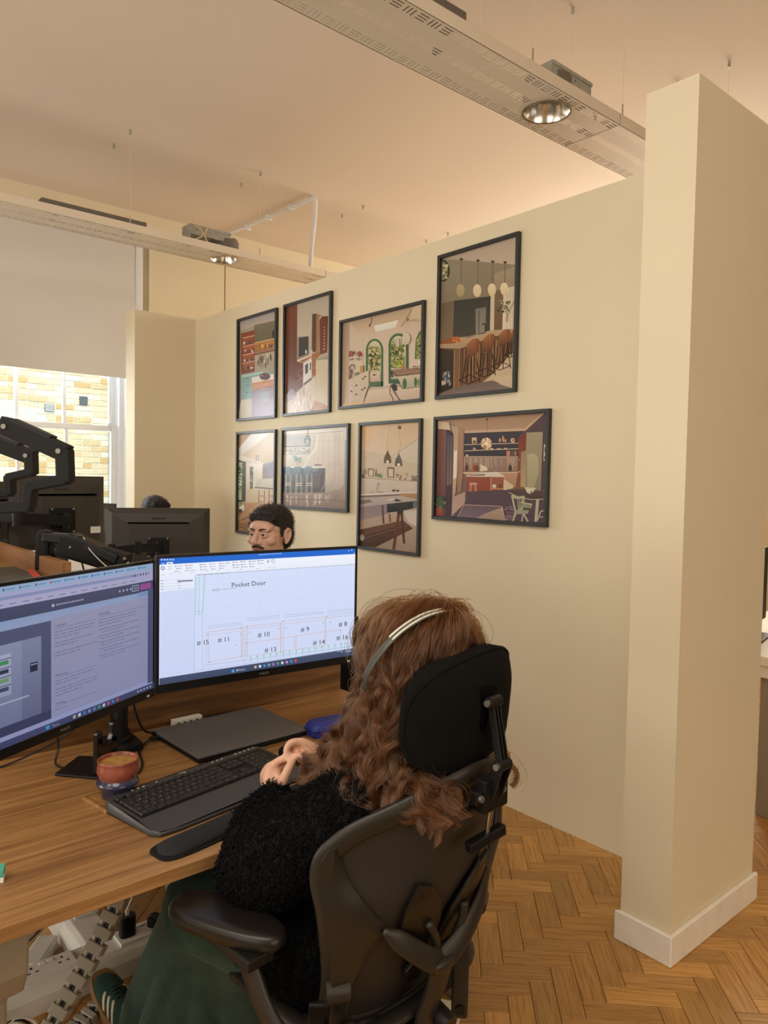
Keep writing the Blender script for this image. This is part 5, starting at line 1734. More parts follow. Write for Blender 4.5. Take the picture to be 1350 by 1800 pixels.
# wrist rest in front of the keyboard
wr = MB()
rows_ = []
nx_ = 26
for i in range(nx_ + 1):
    t = i / nx_
    x = 0.44 * t
    e = min(1, math.sqrt(max(0, 1 - (1 - min(t, 1 - t) / 0.085) ** 2)) if min(t, 1 - t) < 0.085 else 1)
    rows_.append([(x, -0.036 + 0.036 * e * math.cos(a) * (1.0 if math.sin(a) > 0 else 1.04), 0.0008 + (0.0165 * e ** 0.5 * max(0, math.sin(a)) ** 0.6 if math.sin(a) > 0 else 0)) for a in [k * 2 * PI / 18 for k in range(18)]])
wr.grid(rows_, close_u=True)
wt = thing('wrist_rest', 'long padded black wrist rest along the front of the keyboard', 'wrist rest', (0.606, 1.425, DZ), math.radians(10.5))
wr.build('pad', 'rest', wt, smooth='all')
bs = MB()
bs.prism([(0.0 + 0.22 + 0.226 * math.copysign(abs(math.cos(a)) ** 0.25, math.cos(a)), -0.036 + 0.043 * math.copysign(abs(math.sin(a)) ** 0.5, math.sin(a))) for a in [k * 2 * PI / 40 for k in range(40)]], 2, 0.0, 0.004)
bs.build('base', 'black_matte', wt, smooth=True)

# laptop
lp = thing('laptop', 'closed dark grey laptop lying under the right monitor', 'laptop', (1.072, 1.925, DZ), math.radians(1.6))
MB().box((-0.182, -0.142, 0.003), (0.182, 0.142, 0.012)).build('base', 'black_matte', lp, bevel=0.003)
MB().box((-0.182, -0.142, 0.0135), (0.182, 0.139, 0.0195)).build('lid', 'laptop', lp, bevel=0.002)
for y in (0.09, 0.06, 0.02, -0.02):
    MB().box((-0.1828, y - 0.008, 0.005), (-0.1815, y + 0.008, 0.010)).build('port', 'black_gloss', lp)
for x in (-0.15, 0.15):
    for y in (-0.11, 0.11):
        MB().lathe([(0.012, 0), (0.012, 0.004)], 10, (x, y, 0)).build('foot', 'black', lp)

lc = thing('laptop_charger_lead', 'black lead plugged into the left side of the closed laptop', 'cable', (0.84, 2.0, DZ))
MB().tube(bez([(0.052, 0.008, 0.011), (0.03, 0.01, 0.012), (0.0, 0.0, 0.005), (-0.035, -0.05, 0.004), (-0.06, -0.13, 0.004), (-0.10, -0.19, 0.004), (-0.17, -0.21, 0.004)]), 0.0032, 8).build('lead', 'cable_k', lc, smooth=True)
MB().tube([(0.048, 0.008, 0.011), (0.02, 0.011, 0.0115)], 0.0058, 10).build('plug', 'black', lc, smooth=True)
sc2 = thing('screen_lead', 'thin black lead looping up from the desk under the left monitor', 'cable', (0.66, 2.02, DZ))
MB().tube(bez([(-0.05, -0.01, 0.17), (-0.055, -0.01, 0.11), (-0.045, 0.0, 0.04), (-0.06, -0.03, 0.006), (-0.03, -0.09, 0.004)]), 0.0028, 8).build('lead', 'cable_k', sc2, smooth=True)
MB().tube(bez([(-0.05, -0.01, 0.165), (0.0, 0.03, 0.13), (0.02, 0.05, 0.08), (-0.02, 0.06, 0.04), (-0.16, 0.05, 0.004), (-0.3, 0.02, 0.004)]), 0.0025, 8).build('lead', 'cable_k', sc2, smooth=True)

pm = thing('power_module', 'small white socket strip behind the closed laptop', 'socket', (1.015, 2.098, DZ), math.radians(1))
MB().box((-0.047, -0.012, 0), (0.047, 0.012, 0.022)).build('body', 'trunk', pm, bevel=0.003)
for k in range(4):
    MB().box((-0.035 + k * 0.02, -0.0126, 0.008), (-0.029 + k * 0.02, -0.0118, 0.014)).build('socket_hole', 'black', pm)
tag(MB().tube([(1.085, 2.105, DZ + 0.004), (1.15, 2.108, DZ + 0.004)], 0.004, 10).build('pen', 'black', None), 'black pen lying by the white socket strip at the desk back', 'pen')

gc = thing('glasses_case', 'royal blue glasses case on the desk beside the closed laptop', 'case', (1.325, 1.765, DZ), math.radians(-8))
rr = []
for z, e in ((0.0, 0.90), (0.006, 0.98), (0.018, 1.0), (0.030, 0.97), (0.040, 0.86), (0.044, 0.65)):
    rr.append([(0.085 * e * math.copysign(abs(math.cos(a)) ** 0.35, math.cos(a)), 0.038 * e * math.copysign(abs(math.sin(a)) ** 0.5, math.sin(a)), z) for a in [k * 2 * PI / 28 for k in range(28)]])
gm = MB().grid(rr, close_u=True)
gm.add(rr[-1], [tuple(range(28))]).add(rr[0], [tuple(range(28))[::-1]])
gm.build('shell', 'blue_case', gc, smooth=True)
MB().tube([(p[0] * 1.005, p[1] * 1.005, 0.02) for p in rr[2]], 0.0012, 5, closed=True).build('seam', 'black', gc)
ms = thing('mouse', 'black computer mouse beyond the hands beside the keyboard', 'mouse', (1.115, 1.66, DZ), math.radians(12))
MB().ell((0, 0, 0.012), (0.03, 0.052, 0.024), 18, 10).build('shell', 'black', ms, smooth='all')
MB().tube([(0, 0.02, 0.034), (0, 0.034, 0.030)], 0.004, 8).build('scroll_wheel', 'black_gloss', ms)
nb_ = thing('eraser_box', 'teal and white little box at the left edge of the desk', 'box', (0.328, 1.50, DZ), math.radians(-20))
MB().box((-0.03, -0.014, 0), (0.03, 0.014, 0.010)).build('lower_half', 'label_w', nb_, bevel=0.001)
MB().box((-0.03, -0.014, 0.010), (0.03, 0.014, 0.024)).build('lid', 'teal', nb_, bevel=0.001)

# ---------------------------------------------------------------- under the desk
tk = thing('floor_trunking', 'white cable trunking on the floor under the walnut desk', 'trunking', (0.62, 2.168, 0))
PR = [(-0.045, 0.0), (-0.045, 0.05), (-0.035, 0.075), (-0.02, 0.085), (0.06, 0.085), (0.06, 0.0)]
MB().prism(PR, 0, -0.5, 0.95).build('front_run', 'trunk', tk, bevel=0.003)
MB().prism([(x * 1.0 + 0.16, z) for x, z in PR], 1, 0.06, 1.3).build('back_run', 'trunk', tk, bevel=0.003)


def socket(x, y, z, ax, sw=True):
    """double socket plate lying on the trunking"""
    L, Wd = 0.145, 0.075
    hx, hy = (L / 2, Wd / 2) if ax == 0 else (Wd / 2, L / 2)
    p = box((x - hx, y - hy, z), (x + hx, y + hy, z + 0.009)).build('socket_plate', 'trunk', tk, bevel=0.002)
    for s in (-1, 1):
        for a, b, w, d in ((0.0, 0.016, 0.006, 0.009), (-0.011, -0.006, 0.009, 0.005), (0.011, -0.006, 0.009, 0.005)):
            u, v = s * 0.042 + a, b
            if ax:
                u, v, w, d = v, u, d, w
            box((x + u - w / 2, y + v - d / 2, z + 0.0085), (x + u + w / 2, y + v + d / 2, z + 0.0094)).build('pin_hole', 'black', p)
    for s in (-1, 1):
        u, v = s * 0.011, 0.022
        if ax:
            u, v = v, u
        box((x + u - 0.008, y + v - 0.006, z + 0.009), (x + u + 0.008, y + v + 0.006, z + 0.0125)).build('rocker_switch', 'label_w', p, bevel=0.001)
    return p


socket(0.015, 0.015, 0.085, 0)
socket(0.285, 0.015, 0.085, 0)
socket(0.19, 0.28, 0.085, 1)
pg = thing('power_adapter', 'tall black charger plugged into the floor trunking, white lead on top', 'charger', (0.865, 2.183, 0.094))
MB().prism([(0.024 * math.copysign(abs(math.cos(a)) ** 0.6, math.cos(a)), 0.018 * math.copysign(abs(math.sin(a)) ** 0.6, math.sin(a))) for a in [k * 2 * PI / 20 for k in range(20)]], 2, 0.0, 0.062).build('body', 'black', pg, bevel=0.002, ang=50)
MB().tube(bez([(0.0, 0, 0.062), (0.002, 0.0, 0.085), (0.02, 0.0, 0.12), (0.09, 0.02, 0.22), (0.17, 0.03, 0.34), (0.20, 0.03, 0.50), (0.2, 0.03, 0.617)]), 0.0022, 8).build('lead', 'cable_w', pg, smooth=True)
MB().box((-0.005, -0.003, 0.062), (0.005, 0.003, 0.08)).build('lead_plug', 'cable_w', pg, bevel=0.001)
for nm, lb, p, rz in (('mains_plug', 'black mains plug at the right end of the floor trunking', (0.955, 2.183, 0.094), 0.2), ('mains_plug', 'black mains plug in the rear socket with a lead running left', (0.805, 2.44, 0.094), 1.5)):
    pl = thing(nm, lb, 'plug', p, rz)
    MB().prism([(0.027 * math.cos(a), 0.024 * math.sin(a)) for a in [k * PI / 8 for k in range(16)]], 2, 0, 0.022).build('plug_body', 'black', pl, bevel=0.003, ang=50)
    MB().box((-0.01, -0.024, 0.021), (0.012, 0.016, 0.03)).build('grip', 'black_matte', pl, bevel=0.003)
    if rz > 1:
        MB().tube(bez([(-0.005, 0.02, 0.012), (-0.01, 0.06, 0.012), (-0.02, 0.12, -0.03), (-0.01, 0.17, -0.07), (0.03, 0.22, -0.089), (-0.04, 0.26, -0.089)]), 0.004, 8).build('lead', 'cable_k', pl, smooth=True)
    else:
        MB().tube(bez([(0.0, -0.02, 0.012), (0.01, -0.05, 0.0), (0.02, -0.07, -0.06), (0.10, -0.10, -0.089), (0.3, -0.10, -0.089)]), 0.004, 8).build('lead', 'cable_k', pl, smooth=True)


def spine(label, path, n0):
    t = thing('cable_spine', label, 'cable spine', path[0])
    o = Vector(path[0])
    P = bez([Vector(p) - o for p in path], 10)
    L = [0]
    for a, b in zip(P, P[1:]):
        L.append(L[-1] + (b - a).length)

    def at_(s):
        for i in range(len(P) - 1):
            if L[i + 1] >= s:
                f = (s - L[i]) / (L[i + 1] - L[i] + 1e-9)
                return P[i].lerp(P[i + 1], f), (P[i + 1] - P[i]).normalized()
        return P[-1], (P[-1] - P[-2]).normalized()
    MB().tube(P, [(0.017, 0.009)] * len(P), 8, up=(1, 0, 0)).build('cable_bundle', 'cable_k', t, smooth=True)
    pitch = L[-1] / n0
    for k in range(n0):
        c_, d = at_((k + 0.5) * pitch)
        s = Vector((0.75, -0.66, 0))
        s = (s - d * s.dot(d)).normalized()
        w = d.cross(s)
        h = pitch * 0.34
        mb = MB()
        vs = [c_ + s * (a * 0.023) + w * (b * 0.018) + d * (e * h) for a in (-1, 1) for b in (-1, 1) for e in (-1, 1)]
        mb.add(vs, [(0, 1, 3, 2), (4, 6, 7, 5), (0, 4, 5, 1), (2, 3, 7, 6), (0, 2, 6, 4), (1, 5, 7, 3)])
        so = mb.build('segment', 'spine', t, bevel=0.002, seg=1)
        for a in (-0.012, 0.012):
            bar('link_pin', [c_ + s * a + w * 0.012 + d * h * 0.9, c_ + s * a + w * 0.012 + d * (pitch - h * 0.9)], 0.006, 0.006, so, 'spine', bev=0.0)
    return t


spine('grey segmented cable spine hanging from the desk down past the trunking', [(0.80, 1.88, 0.705), (0.765, 1.87, 0.55), (0.708, 1.855, 0.40), (0.632, 1.845, 0.282), (0.552, 1.84, 0.174), (0.49, 1.835, 0.08), (0.45, 1.83, 0.02)], 21)
spine('second grey cable spine on the floor in front of the striped shoe', [(0.712, 2.00, 0.04), (0.69, 1.985, 0.04), (0.656, 1.972, 0.032), (0.605, 1.945, 0.03), (0.55, 1.90, 0.03)], 8)
fc = MB()
fc.tube(bez([(0.60, 1.98, 0.005), (0.68, 2.02, 0.005), (0.74, 2.04, 0.005), (0.76, 2.0, 0.005), (0.70, 1.94, 0.005), (0.60, 1.88, 0.005)]), 0.005, 8)
fco = thing('floor_cable', 'loose dark cable looped on the floor by the trunking', 'cable', (0.68, 1.96, 0))
fc.build('lead', 'cable_k', fco, smooth=True, origin=(0.68, 1.96, 0))
wc = thing('white_floor_cable', 'coil of white cable on the floor beside the grey desk leg', 'cable', (0.47, 1.98, 0))
for k in range(4):
    MB().tube([(0.05 * math.cos(a) + 0.012 * k, 0.03 * math.sin(a), 0.05 + 0.045 * math.sin(a * 1.0) + 0.001 * k) for a in [j * 2 * PI / 20 for j in range(20)]], 0.004, 6, closed=True).build('loop', ('cable_w', 'cable_w', 'cable_k', 'cable_w')[k], wc, smooth=True)
fb = thing('floor_box', 'white socket box lying on the floor behind the office chair', 'socket', (1.41, 1.38, 0), 0.6)
MB().box((-0.07, -0.05, 0), (0.07, 0.05, 0.045)).build('body', 'trunk', fb, bevel=0.005)
box((-0.05, -0.035, 0.045), (0.05, 0.035, 0.049)).build('socket_plate', 'trunk', fb, bevel=0.001)
fb2 = thing('white_adapter_box', 'white adapter box on the floor at the right behind the trunking', 'adapter', (1.10, 2.30, 0), 0.3)
MB().box((-0.06, -0.045, 0), (0.06, 0.045, 0.04)).build('body', 'trunk', fb2, bevel=0.005)
MB().tube(bez([(0.06, 0, 0.02), (0.12, 0.02, 0.01), (0.25, 0.0, 0.006)]), 0.004, 6).build('lead', 'cable_w', fb2)
fb3 = thing('white_multiplug', 'white multi-plug on the floor at the left near the grey desk leg', 'adapter', (0.66, 2.36, 0), 0.9)
MB().box((-0.07, -0.03, 0), (0.07, 0.03, 0.045)).build('body', 'trunk', fb3, bevel=0.005)
MB().tube(bez([(-0.07, 0, 0.02), (-0.13, 0.02, 0.01), (-0.3, 0.0, 0.006)]), 0.004, 6).build('lead', 'cable_w', fb3)
# ================================================================ office chair
CH_O, CH_R = Vector((1.0, 1.16, 0)), math.radians(5)
oc = thing('office_chair', 'dark graphite mesh office chair with headrest, the seated woman in it', 'chair', CH_O, CH_R)


def bs(s, h, d=0.0):
    """point of the backrest skin; s sideways, h height, d behind"""
    k = 1.75 if h > 0.8 else 1.75 - 0.75 * min(1, (0.8 - h) / 0.2)
    y = -0.205 - (0.2 if h > 0.75 else 0.42) * (h - 0.75) + k * s * s
    n = Vector((2 * k * s, -1, -0.25)).normalized()
    return Vector((s, y, h)) + n * d


half = [(0.0, 0.425), (0.06, 0.427), (0.12, 0.435), (0.17, 0.455), (0.205, 0.50), (0.222, 0.57), (0.238, 0.65), (0.255, 0.73), (0.266, 0.79), (0.266, 0.84), (0.252, 0.868), (0.226, 0.895), (0.185, 0.917), (0.12, 0.945), (0.06, 0.966), (0.0, 0.975)]
loop = [(s, h) for s, h in half] + [(-s, h) for s, h in half[-2:0:-1]]
lp2 = [Vector((s, h, 0)) for s, h in loop]
sm = bez([tuple(p) for p in lp2] + [tuple(lp2[0])], 4)[:-1]


def bn(s):
    return Vector((3.5 * s, -1, -0.2)).normalized()


rad = [(0.021 + 0.004 * min(1, max(0, (p.y - 0.9) / 0.06)), 0.0095) for p in sm]
MB().tube([bs(p.x * 0.95, 0.70 + (p.y - 0.70) * 0.95) for p in sm], rad, 12, up=[bn(p.x) for p in sm], closed=True).build('back_frame', 'aeron', oc, smooth='all')


def mesh_mat(name, c1, c2, sc):
    m = bpy.data.materials.new(name)
    m.use_nodes = True
    nt = m.node_tree
    b = nt.nodes['Principled BSDF']
    tc = nt.nodes.new('ShaderNodeTexCoord')
    cols = []
    for ax in ('X', 'Z'):
        w = nt.nodes.new('ShaderNodeTexWave')
        w.bands_direction = ax
        w.inputs['Scale'].default_value = sc
        w.inputs['Distortion'].default_value = 0.15
        nt.links.new(tc.outputs['Object'], w.inputs['Vector'])
        cols.append(w.outputs['Fac'])
    mul = nt.nodes.new('ShaderNodeMath')
    mul.operation = 'MULTIPLY'
    nt.links.new(cols[0], mul.inputs[0])
    nt.links.new(cols[1], mul.inputs[1])
    r = nt.nodes.new('ShaderNodeValToRGB')
    r.color_ramp.elements[0].color, r.color_ramp.elements[1].color = lin(c1), lin(c2)
    nt.links.new(mul.outputs[0], r.inputs['Fac'])
    nt.links.new(r.outputs['Color'], b.inputs['Base Color'])
    b.inputs['Roughness'].default_value = 0.65
    return m


WEAVE = mesh_mat('chair_mesh_weave', '1A1511', '4A4036', 90)
rows_ = []
for i in range(25):
    h = 0.437 + (0.97 - 0.437) * i / 24
    ss = [abs(a.x) for a in sm if abs(a.y - h) < 0.02]
    w = (max(ss) if ss else 0.1) * 0.93
    if i in (0, 24):
        w *= 0.8
    rows_.append([bs(w * (-1 + 2 * k / 20), h) for k in range(21)])
MB().grid(rows_).build('back_mesh', WEAVE, oc, smooth='all')


def plate(pts, d, th, name, m, parent=oc, sub=3, bev=0.003):
    """flat part lying on the back skin, outline in (s,h)"""
    mb = MB()
    P = [Vector((a, b, 0)) for a, b in pts]
    n = len(P)
    cs, chh = sum(p.x for p in P) / n, sum(p.y for p in P) / n
    fr, bk = [], []
    for f in [1.0, 0.66, 0.33]:
        fr.append([bs(cs + (p.x - cs) * f, chh + (p.y - chh) * f, d) for p in P])
        bk.append([bs(cs + (p.x - cs) * f, chh + (p.y - chh) * f, d + th) for p in P])
    mb.grid(fr[::-1] + bk, close_u=True)
    mb.add(fr[-1], [tuple(range(n))]).add(bk[-1], [tuple(range(n))])
    return mb.build(name, m, parent, bevel=bev, ang=50)


for sg in (-1, 1):
    inn = [(0.50, 0.172), (0.57, 0.170), (0.62, 0.163), (0.66, 0.151), (0.685, 0.141), (0.70, 0.150), (0.72, 0.168), (0.75, 0.190), (0.78, 0.208), (0.82, 0.226), (0.865, 0.240)]
    out_ = [(0.50, 0.205), (0.57, 0.222), (0.65, 0.238), (0.73, 0.255), (0.79, 0.264), (0.84, 0.264), (0.865, 0.256)]
    rf, rb_ = [], []
    for k in range(31):
        h = 0.50 + 0.365 * k / 30
        si = float(np.interp(h, [p[0] for p in inn], [p[1] for p in inn]))
        so2 = float(np.interp(h, [p[0] for p in out_], [p[1] for p in out_])) * 0.975
        ss = [si + (so2 - si) * j / 6 for j in range(7)]
        rf.append([bs(sg * s, h, 0.002) for s in ss])
        rb_.append([bs(sg * s, h, 0.006 + 0.012 * min(1, (j + 0.25) / 2.2)) for j, s in enumerate(ss)])
    wg = MB()
    wg.grid([a_ + b_[::-1] for a_, b_ in zip(rb_, rf)], close_u=True)
    wg.add(rb_[0] + rf[0][::-1], [tuple(range(14))]).add(rb_[-1] + rf[-1][::-1], [tuple(range(14))])
    wg.build('side_wing', 'aeron', oc, smooth=True)
# Y-shaped brace and stem behind the back
for sg in (-1, 1):
    P = [bs(sg * 0.150, 0.690, 0.012), bs(sg * 0.105 - 0.006, 0.662, 0.03), bs(sg * 0.05 - 0.014, 0.625, 0.046), bs(-0.018, 0.592, 0.052)]
    MB().tube(bez(P, 5), [(0.007, 0.006 + 0.011 * min(1, k / 3) + 0.008 * k / 15) for k in range(16)], 12, up=(0, 0.2, 1)).build('brace_arm', 'aeron', oc, smooth='all')
MB().tube(bez([bs(-0.018, 0.605, 0.052), bs(-0.015, 0.54, 0.058), bs(-0.008, 0.47, 0.058), Vector((0, -0.13, 0.39)), Vector((0, -0.07, 0.36))], 5), [(0.040, 0.012), (0.038, 0.013), (0.036, 0.013), (0.034, 0.014), (0.033, 0.014), (0.032, 0.015)] + [(0.031, 0.016)] * 15, 12, up=(0, -1, 0.1)).build('brace_stem', 'aeron', oc, smooth='all')
# sacral pads on the mesh
leaf = [(a * 1.45 - 0.004, b) for a, b in ((0.008, 0.585), (0.035, 0.59), (0.06, 0.625), (0.075, 0.67), (0.078, 0.72), (0.068, 0.775), (0.048, 0.765), (0.026, 0.725), (0.012, 0.675), (0.006, 0.63))]
for sg in (-1, 1):
    lo = plate([(sg * a - 0.01, b) for a, b in leaf], 0.008, 0.008, 'lumbar_pad', 'aeron_dark', bev=0.002)
    MB().tube(bez([bs(sg * 0.05 - 0.01, 0.68, 0.018), bs(sg * 0.035, 0.64, 0.03), bs(sg * 0.015, 0.58, 0.035)]), 0.009, 8).build('pad_bracket', 'aeron', lo, smooth='all')
    plate([(sg * a, b) for a, b in ((0.012, 0.52), (0.05, 0.53), (0.065, 0.56), (0.05, 0.585), (0.012, 0.58))], 0.008, 0.010, 'sacral_pad', 'aeron_dark', bev=0.002)
MB().tube([bs(0.015, 0.46, 0.055), bs(0.012, 0.46, 0.105)], 0.02, 14).build('tension_knob', 'aeron_dark', oc, smooth=True)
# seat
so = [(0.05 + 0.0, 0)]
seat = [(0.225 * math.copysign(abs(math.cos(a)) ** 0.5, math.cos(a)), 0.075 + 0.19 * math.copysign(abs(math.sin(a)) ** 0.5, math.sin(a))) for a in [k * 2 * PI / 36 for k in range(36)]]


def sz(x, y):
    return 0.452 - 0.9 * max(0, y - 0.14) ** 2 * 3 + 0.35 * x * x


MB().tube([(x, y, sz(x, y)) for x, y in seat], [(0.020, 0.012)] * 36, 10, up=(0, 0, 1), closed=True).build('seat_frame', 'aeron', oc, smooth='all')
MB().grid([[(x * f, 0.075 + (y - 0.075) * f, sz(x * f, 0.075 + (y - 0.075) * f) - 0.012 * (1 - f)) for x, y in seat] for f in (0.97, 0.7, 0.4, 0.02)], close_u=True).build('seat_mesh', mesh_mat('seat_mesh_weave', '0C0C0C', '6E6A64', 70), oc, smooth='all')
# tilt box, gas lift, star base
MB().box((-0.09, -0.13, 0.335), (0.09, 0.10, 0.41)).build('tilt_box', 'aeron_dark', oc, bevel=0.02, seg=3)
for sg in (-1, 1):
    MB().tube(bez([(sg * 0.08, -0.03, 0.39), (sg * 0.16, -0.05, 0.40), (sg * 0.235, -0.06, 0.435)]), [(0.02, 0.012)] * 17, 8).build('seat_bracket', 'aeron', oc, smooth='all')
MB().lathe([(0.022, 0.10), (0.022, 0.25), (0.016, 0.25), (0.016, 0.34)], 18).build('gas_lift', 'aeron_dark', oc, smooth=True)
MB().lathe([(0.045, 0.075), (0.05, 0.09), (0.045, 0.125), (0.03, 0.13)], 20).build('base_hub', 'aeron_dark', oc, smooth=True)
leg_me, cas_me, wh_me = None, None, None
for k in range(5):
    a = 2 * PI * k / 5 + 0.45
    r = Matrix.Rotation(a, 4, 'Z')
    if leg_me is None:
        leg_me = MB().tube(bez([(0.03, 0, 0.10), (0.16, 0, 0.095), (0.27, 0, 0.08), (0.31, 0, 0.07)], 4), [(0.026, 0.018)] * 5 + [(0.021, 0.014)] * 8, 10, up=(0, 0, 1)).mesh('base_leg', 'aeron', smooth='all')
        cas_me = MB().tube([(0.30, 0, 0.076), (0.30, 0, 0.03)], 0.009, 8).tube([(0.30, -0.012, 0.03), (0.30, 0.012, 0.03)], 0.018, 12).mesh('caster', 'aeron_dark', smooth=True)
        wh_me = MB().lathe([(0.024, -0.024), (0.029, -0.020), (0.029, -0.012), (0.024, -0.010)], 20, (0.30, 0, 0.029), ax=1).lathe([(0.024, 0.010), (0.029, 0.012), (0.029, 0.020), (0.024, 0.024)], 20, (0.30, 0, 0.029), ax=1).mesh('wheel', 'black', smooth=True)
    l = link('base_leg', leg_me, oc)
    l.rotation_euler = (0, 0, a)
    c_ = link('caster', cas_me, l)
    link('wheel', wh_me, l)
# arms
for sg in (-1, 1):
    if sg < 0:
        P = [(-0.325, 0.02, 0.635), (-0.322, 0.0, 0.60), (-0.315, -0.03, 0.55), (-0.30, -0.075, 0.505), (-0.27, -0.12, 0.478), (-0.225, -0.135, 0.47), (-0.19, -0.11, 0.50)]
    else:
        P = [(0.325, 0.03, 0.635), (0.32, 0.035, 0.59), (0.305, 0.03, 0.54), (0.275, 0.015, 0.49), (0.24, -0.02, 0.455), (0.205, -0.05, 0.445), (0.18, -0.06, 0.45)]
    ao = MB().tube(bez(P, 5), [(0.030, 0.013)] * 31, 10, up=(1, 0, 0.2)).build('arm_yoke', 'aeron', oc, smooth='all')
    sl = MB().tube([bs(sg * 0.225, 0.575, 0.005), bs(sg * 0.185, 0.575, 0.012)], [0.026, 0.024], 16)
    sl.build('arm_pivot', 'aeron', ao, smooth=True)
    # side link bar with two bolts
    L0, L1 = (Vector((0.090, -0.150, 0.660)), Vector((0.082, -0.154, 0.400))) if sg > 0 else (bs(-0.20, 0.565, 0.02), bs(-0.175, 0.43, 0.03))
    lk = bar('side_link', [L0, L1], 0.034, 0.012, oc, 'aeron', up=(-0.7, -0.7, 0) if sg > 0 else bn(sg * 0.19), bev=0.005)
    for q_, f in ((L0, 0.08), (L1, -0.08)):
        nv = Vector((-0.7, -0.7, 0)) if sg > 0 else bn(sg * 0.19)
        p_ = q_ + (L1 - L0) * f + nv * 0.006
        MB().tube([p_, p_ + nv * 0.005], 0.010, 14).build('bolt', 'black', lk, smooth=True)
    lv = bar('height_lever', [Vector((0.112, -0.160, 0.685)), Vector((0.104, -0.166, 0.60))] if sg > 0 else [bs(sg * 0.235, 0.56, 0.015), bs(sg * 0.225, 0.50, 0.025)], 0.03, 0.012, ao, 'aeron_dark', up=(-0.7, -0.7, 0) if sg > 0 else bn(sg * 0.23), bev=0.004)
    pad = MB()
    R_ = []
    ctr = Vector((sg * 0.318, 0.09, 0.648))
    dirv = Vector((-0.287 * 1 if sg < 0 else 0.287, 0.958, 0))
    sidev = Vector((dirv.y, -dirv.x, 0))
    for zz, e in ((0.0, 0.80), (0.006, 0.93), (0.014, 1.0), (0.022, 0.99), (0.029, 0.93), (0.033, 0.80), (0.0338, 0.5), (0.034, 0.02)):
        ring = []
        for k in range(36):
            a = 2 * PI * k / 36
            u = math.copysign(abs(math.sin(a)) ** 0.75, math.sin(a)) * (0.15 - 0.055 * (1 - e) - 0.02)
            v = math.copysign(abs(math.cos(a)) ** 0.75, math.cos(a)) * (0.050 - 0.035 * (1 - e)) * (1.0 + 0.16 * u / 0.15)
            if e < 0.6:
                u, v = u * e * 1.6, v * e * 1.6
            ring.append(ctr + dirv * u + sidev * v + Vector((0, 0, zz - 0.10 * max(0, abs(u) - 0.09) ** 1.5 * 3)))
        R_.append(ring)
    pad.grid(R_, close_u=True)
    pad.add(R_[0], [tuple(range(36))])
    pad.build('arm_pad', 'pad', oc, smooth='all')
    MB().box((sg * 0.318 - 0.03, -0.02, 0.628), (sg * 0.318 + 0.03, 0.12, 0.65)).build('pad_mount', 'aeron_dark', ao, bevel=0.004)
# headrest pillow
hp = MB()
R_ = []
HCx, HCy, HCz = 0.006, -0.268, 1.076
NU, NV = 40, 15


def hrp(u, v, side):
    """u,v in -1..1; side 0 = back skin, 1 = front skin"""
    x = 0.165 * u
    z = 0.102 * v + 0.10 * x
    y = 2.5 * x * x - 0.10 * z
    y += 0.9 * max(0, v) ** 2 * 0.035      # the upper edge rolls forward
    edge = (1 - min(1, abs(u)) ** 6) ** 0.5 * (1 - min(1, abs(v)) ** 5) ** 0.5
    t = 0.075 * edge
    n = Vector((-5.2 * x, 1, 0.1)).normalized()
    p = Vector((x, y, z)) + n * ((t * 0.68 + 0.024) if side else (0.024 - t * 0.32))
    return p + Vector((HCx, HCy, HCz))


def disc(r, a):
    c_, s_ = math.cos(a), math.sin(a)
    k = (abs(c_) ** 2.7 + abs(s_) ** 2.7) ** (-1 / 2.7)
    return r * k * c_, r * k * s_


fr = [0.05, 0.25, 0.45, 0.62, 0.76, 0.87, 0.94, 0.98, 0.998]
for side in (0, 1):
    for r in (fr if side == 0 else fr[::-1]):
        R_.append([hrp(*disc(r, 2 * PI * k / 48), side) for k in range(48)])
hp.grid(R_, close_u=True)
hp.add(R_[0], [tuple(range(48))]).add(R_[-1], [tuple(range(48))])
ho = hp.build('headrest', 'headrest', oc, smooth='all')
sm_ = [hrp(*disc(0.965, 2 * PI * k / 48), 0) + Vector((0, -0.001, 0)) for k in range(48)]
MB().tube(sm_, 0.0016, 6, closed=True).build('seam', 'headrest', ho, smooth=True)
# slot in the back of the pillow, two-stage link and clamp
slot = MB()
slot.prism([(-0.018, -0.04), (0.018, -0.04), (0.02, -0.03), (0.02, 0.03), (0.016, 0.038), (-0.016, 0.038), (-0.02, 0.03), (-0.02, -0.03)], 1, HCy - 0.0035, HCy + 0.01)
slo = slot.build('mount_pocket', 'black_gloss', ho)
slo.location = (0, 0, HCz + 0.012)
q0 = Vector((0, HCy - 0.012, HCz + 0.025))
q1 = Vector((0, HCy - 0.035, HCz - 0.085))
q2 = Vector((0, HCy - 0.012, HCz - 0.155))
for dx_ in (-0.009, 0.0, 0.009):
    bar('upper_link', [q0 + Vector((dx_, 0, 0)), q1 + Vector((dx_, 0, 0))], 0.004, 0.014, oc, 'black', up=(0, 1, 0), bev=0.001)
for dx_ in (-0.014, 0.014):
    bar('lower_link', [q1 + Vector((dx_, 0, 0)), q2 + Vector((dx_, 0, 0))], 0.005, 0.022, oc, 'black', up=(0, 1, 0), bev=0.001)
for q_ in (q0, q1, q2):
    MB().tube([q_ + Vector((-0.022, 0, 0)), q_ + Vector((0.022, 0, 0))], 0.006, 12).build('link_bolt', 'screw', oc, smooth=True)
    MB().tube([q_ + Vector((-0.016, 0, 0)), q_ + Vector((0.016, 0, 0))], 0.011, 14).build('link_hub', 'black', oc, smooth=True)
bkt = MB()
bkt.box((-0.035, q2.y - 0.012, 0.905), (0.035, q2.y + 0.012, 0.965)).box((-0.055, q2.y - 0.008, 0.925), (-0.03, q2.y + 0.01, 0.95))
bo = bkt.build('clamp_bracket', 'black', oc, bevel=0.003)
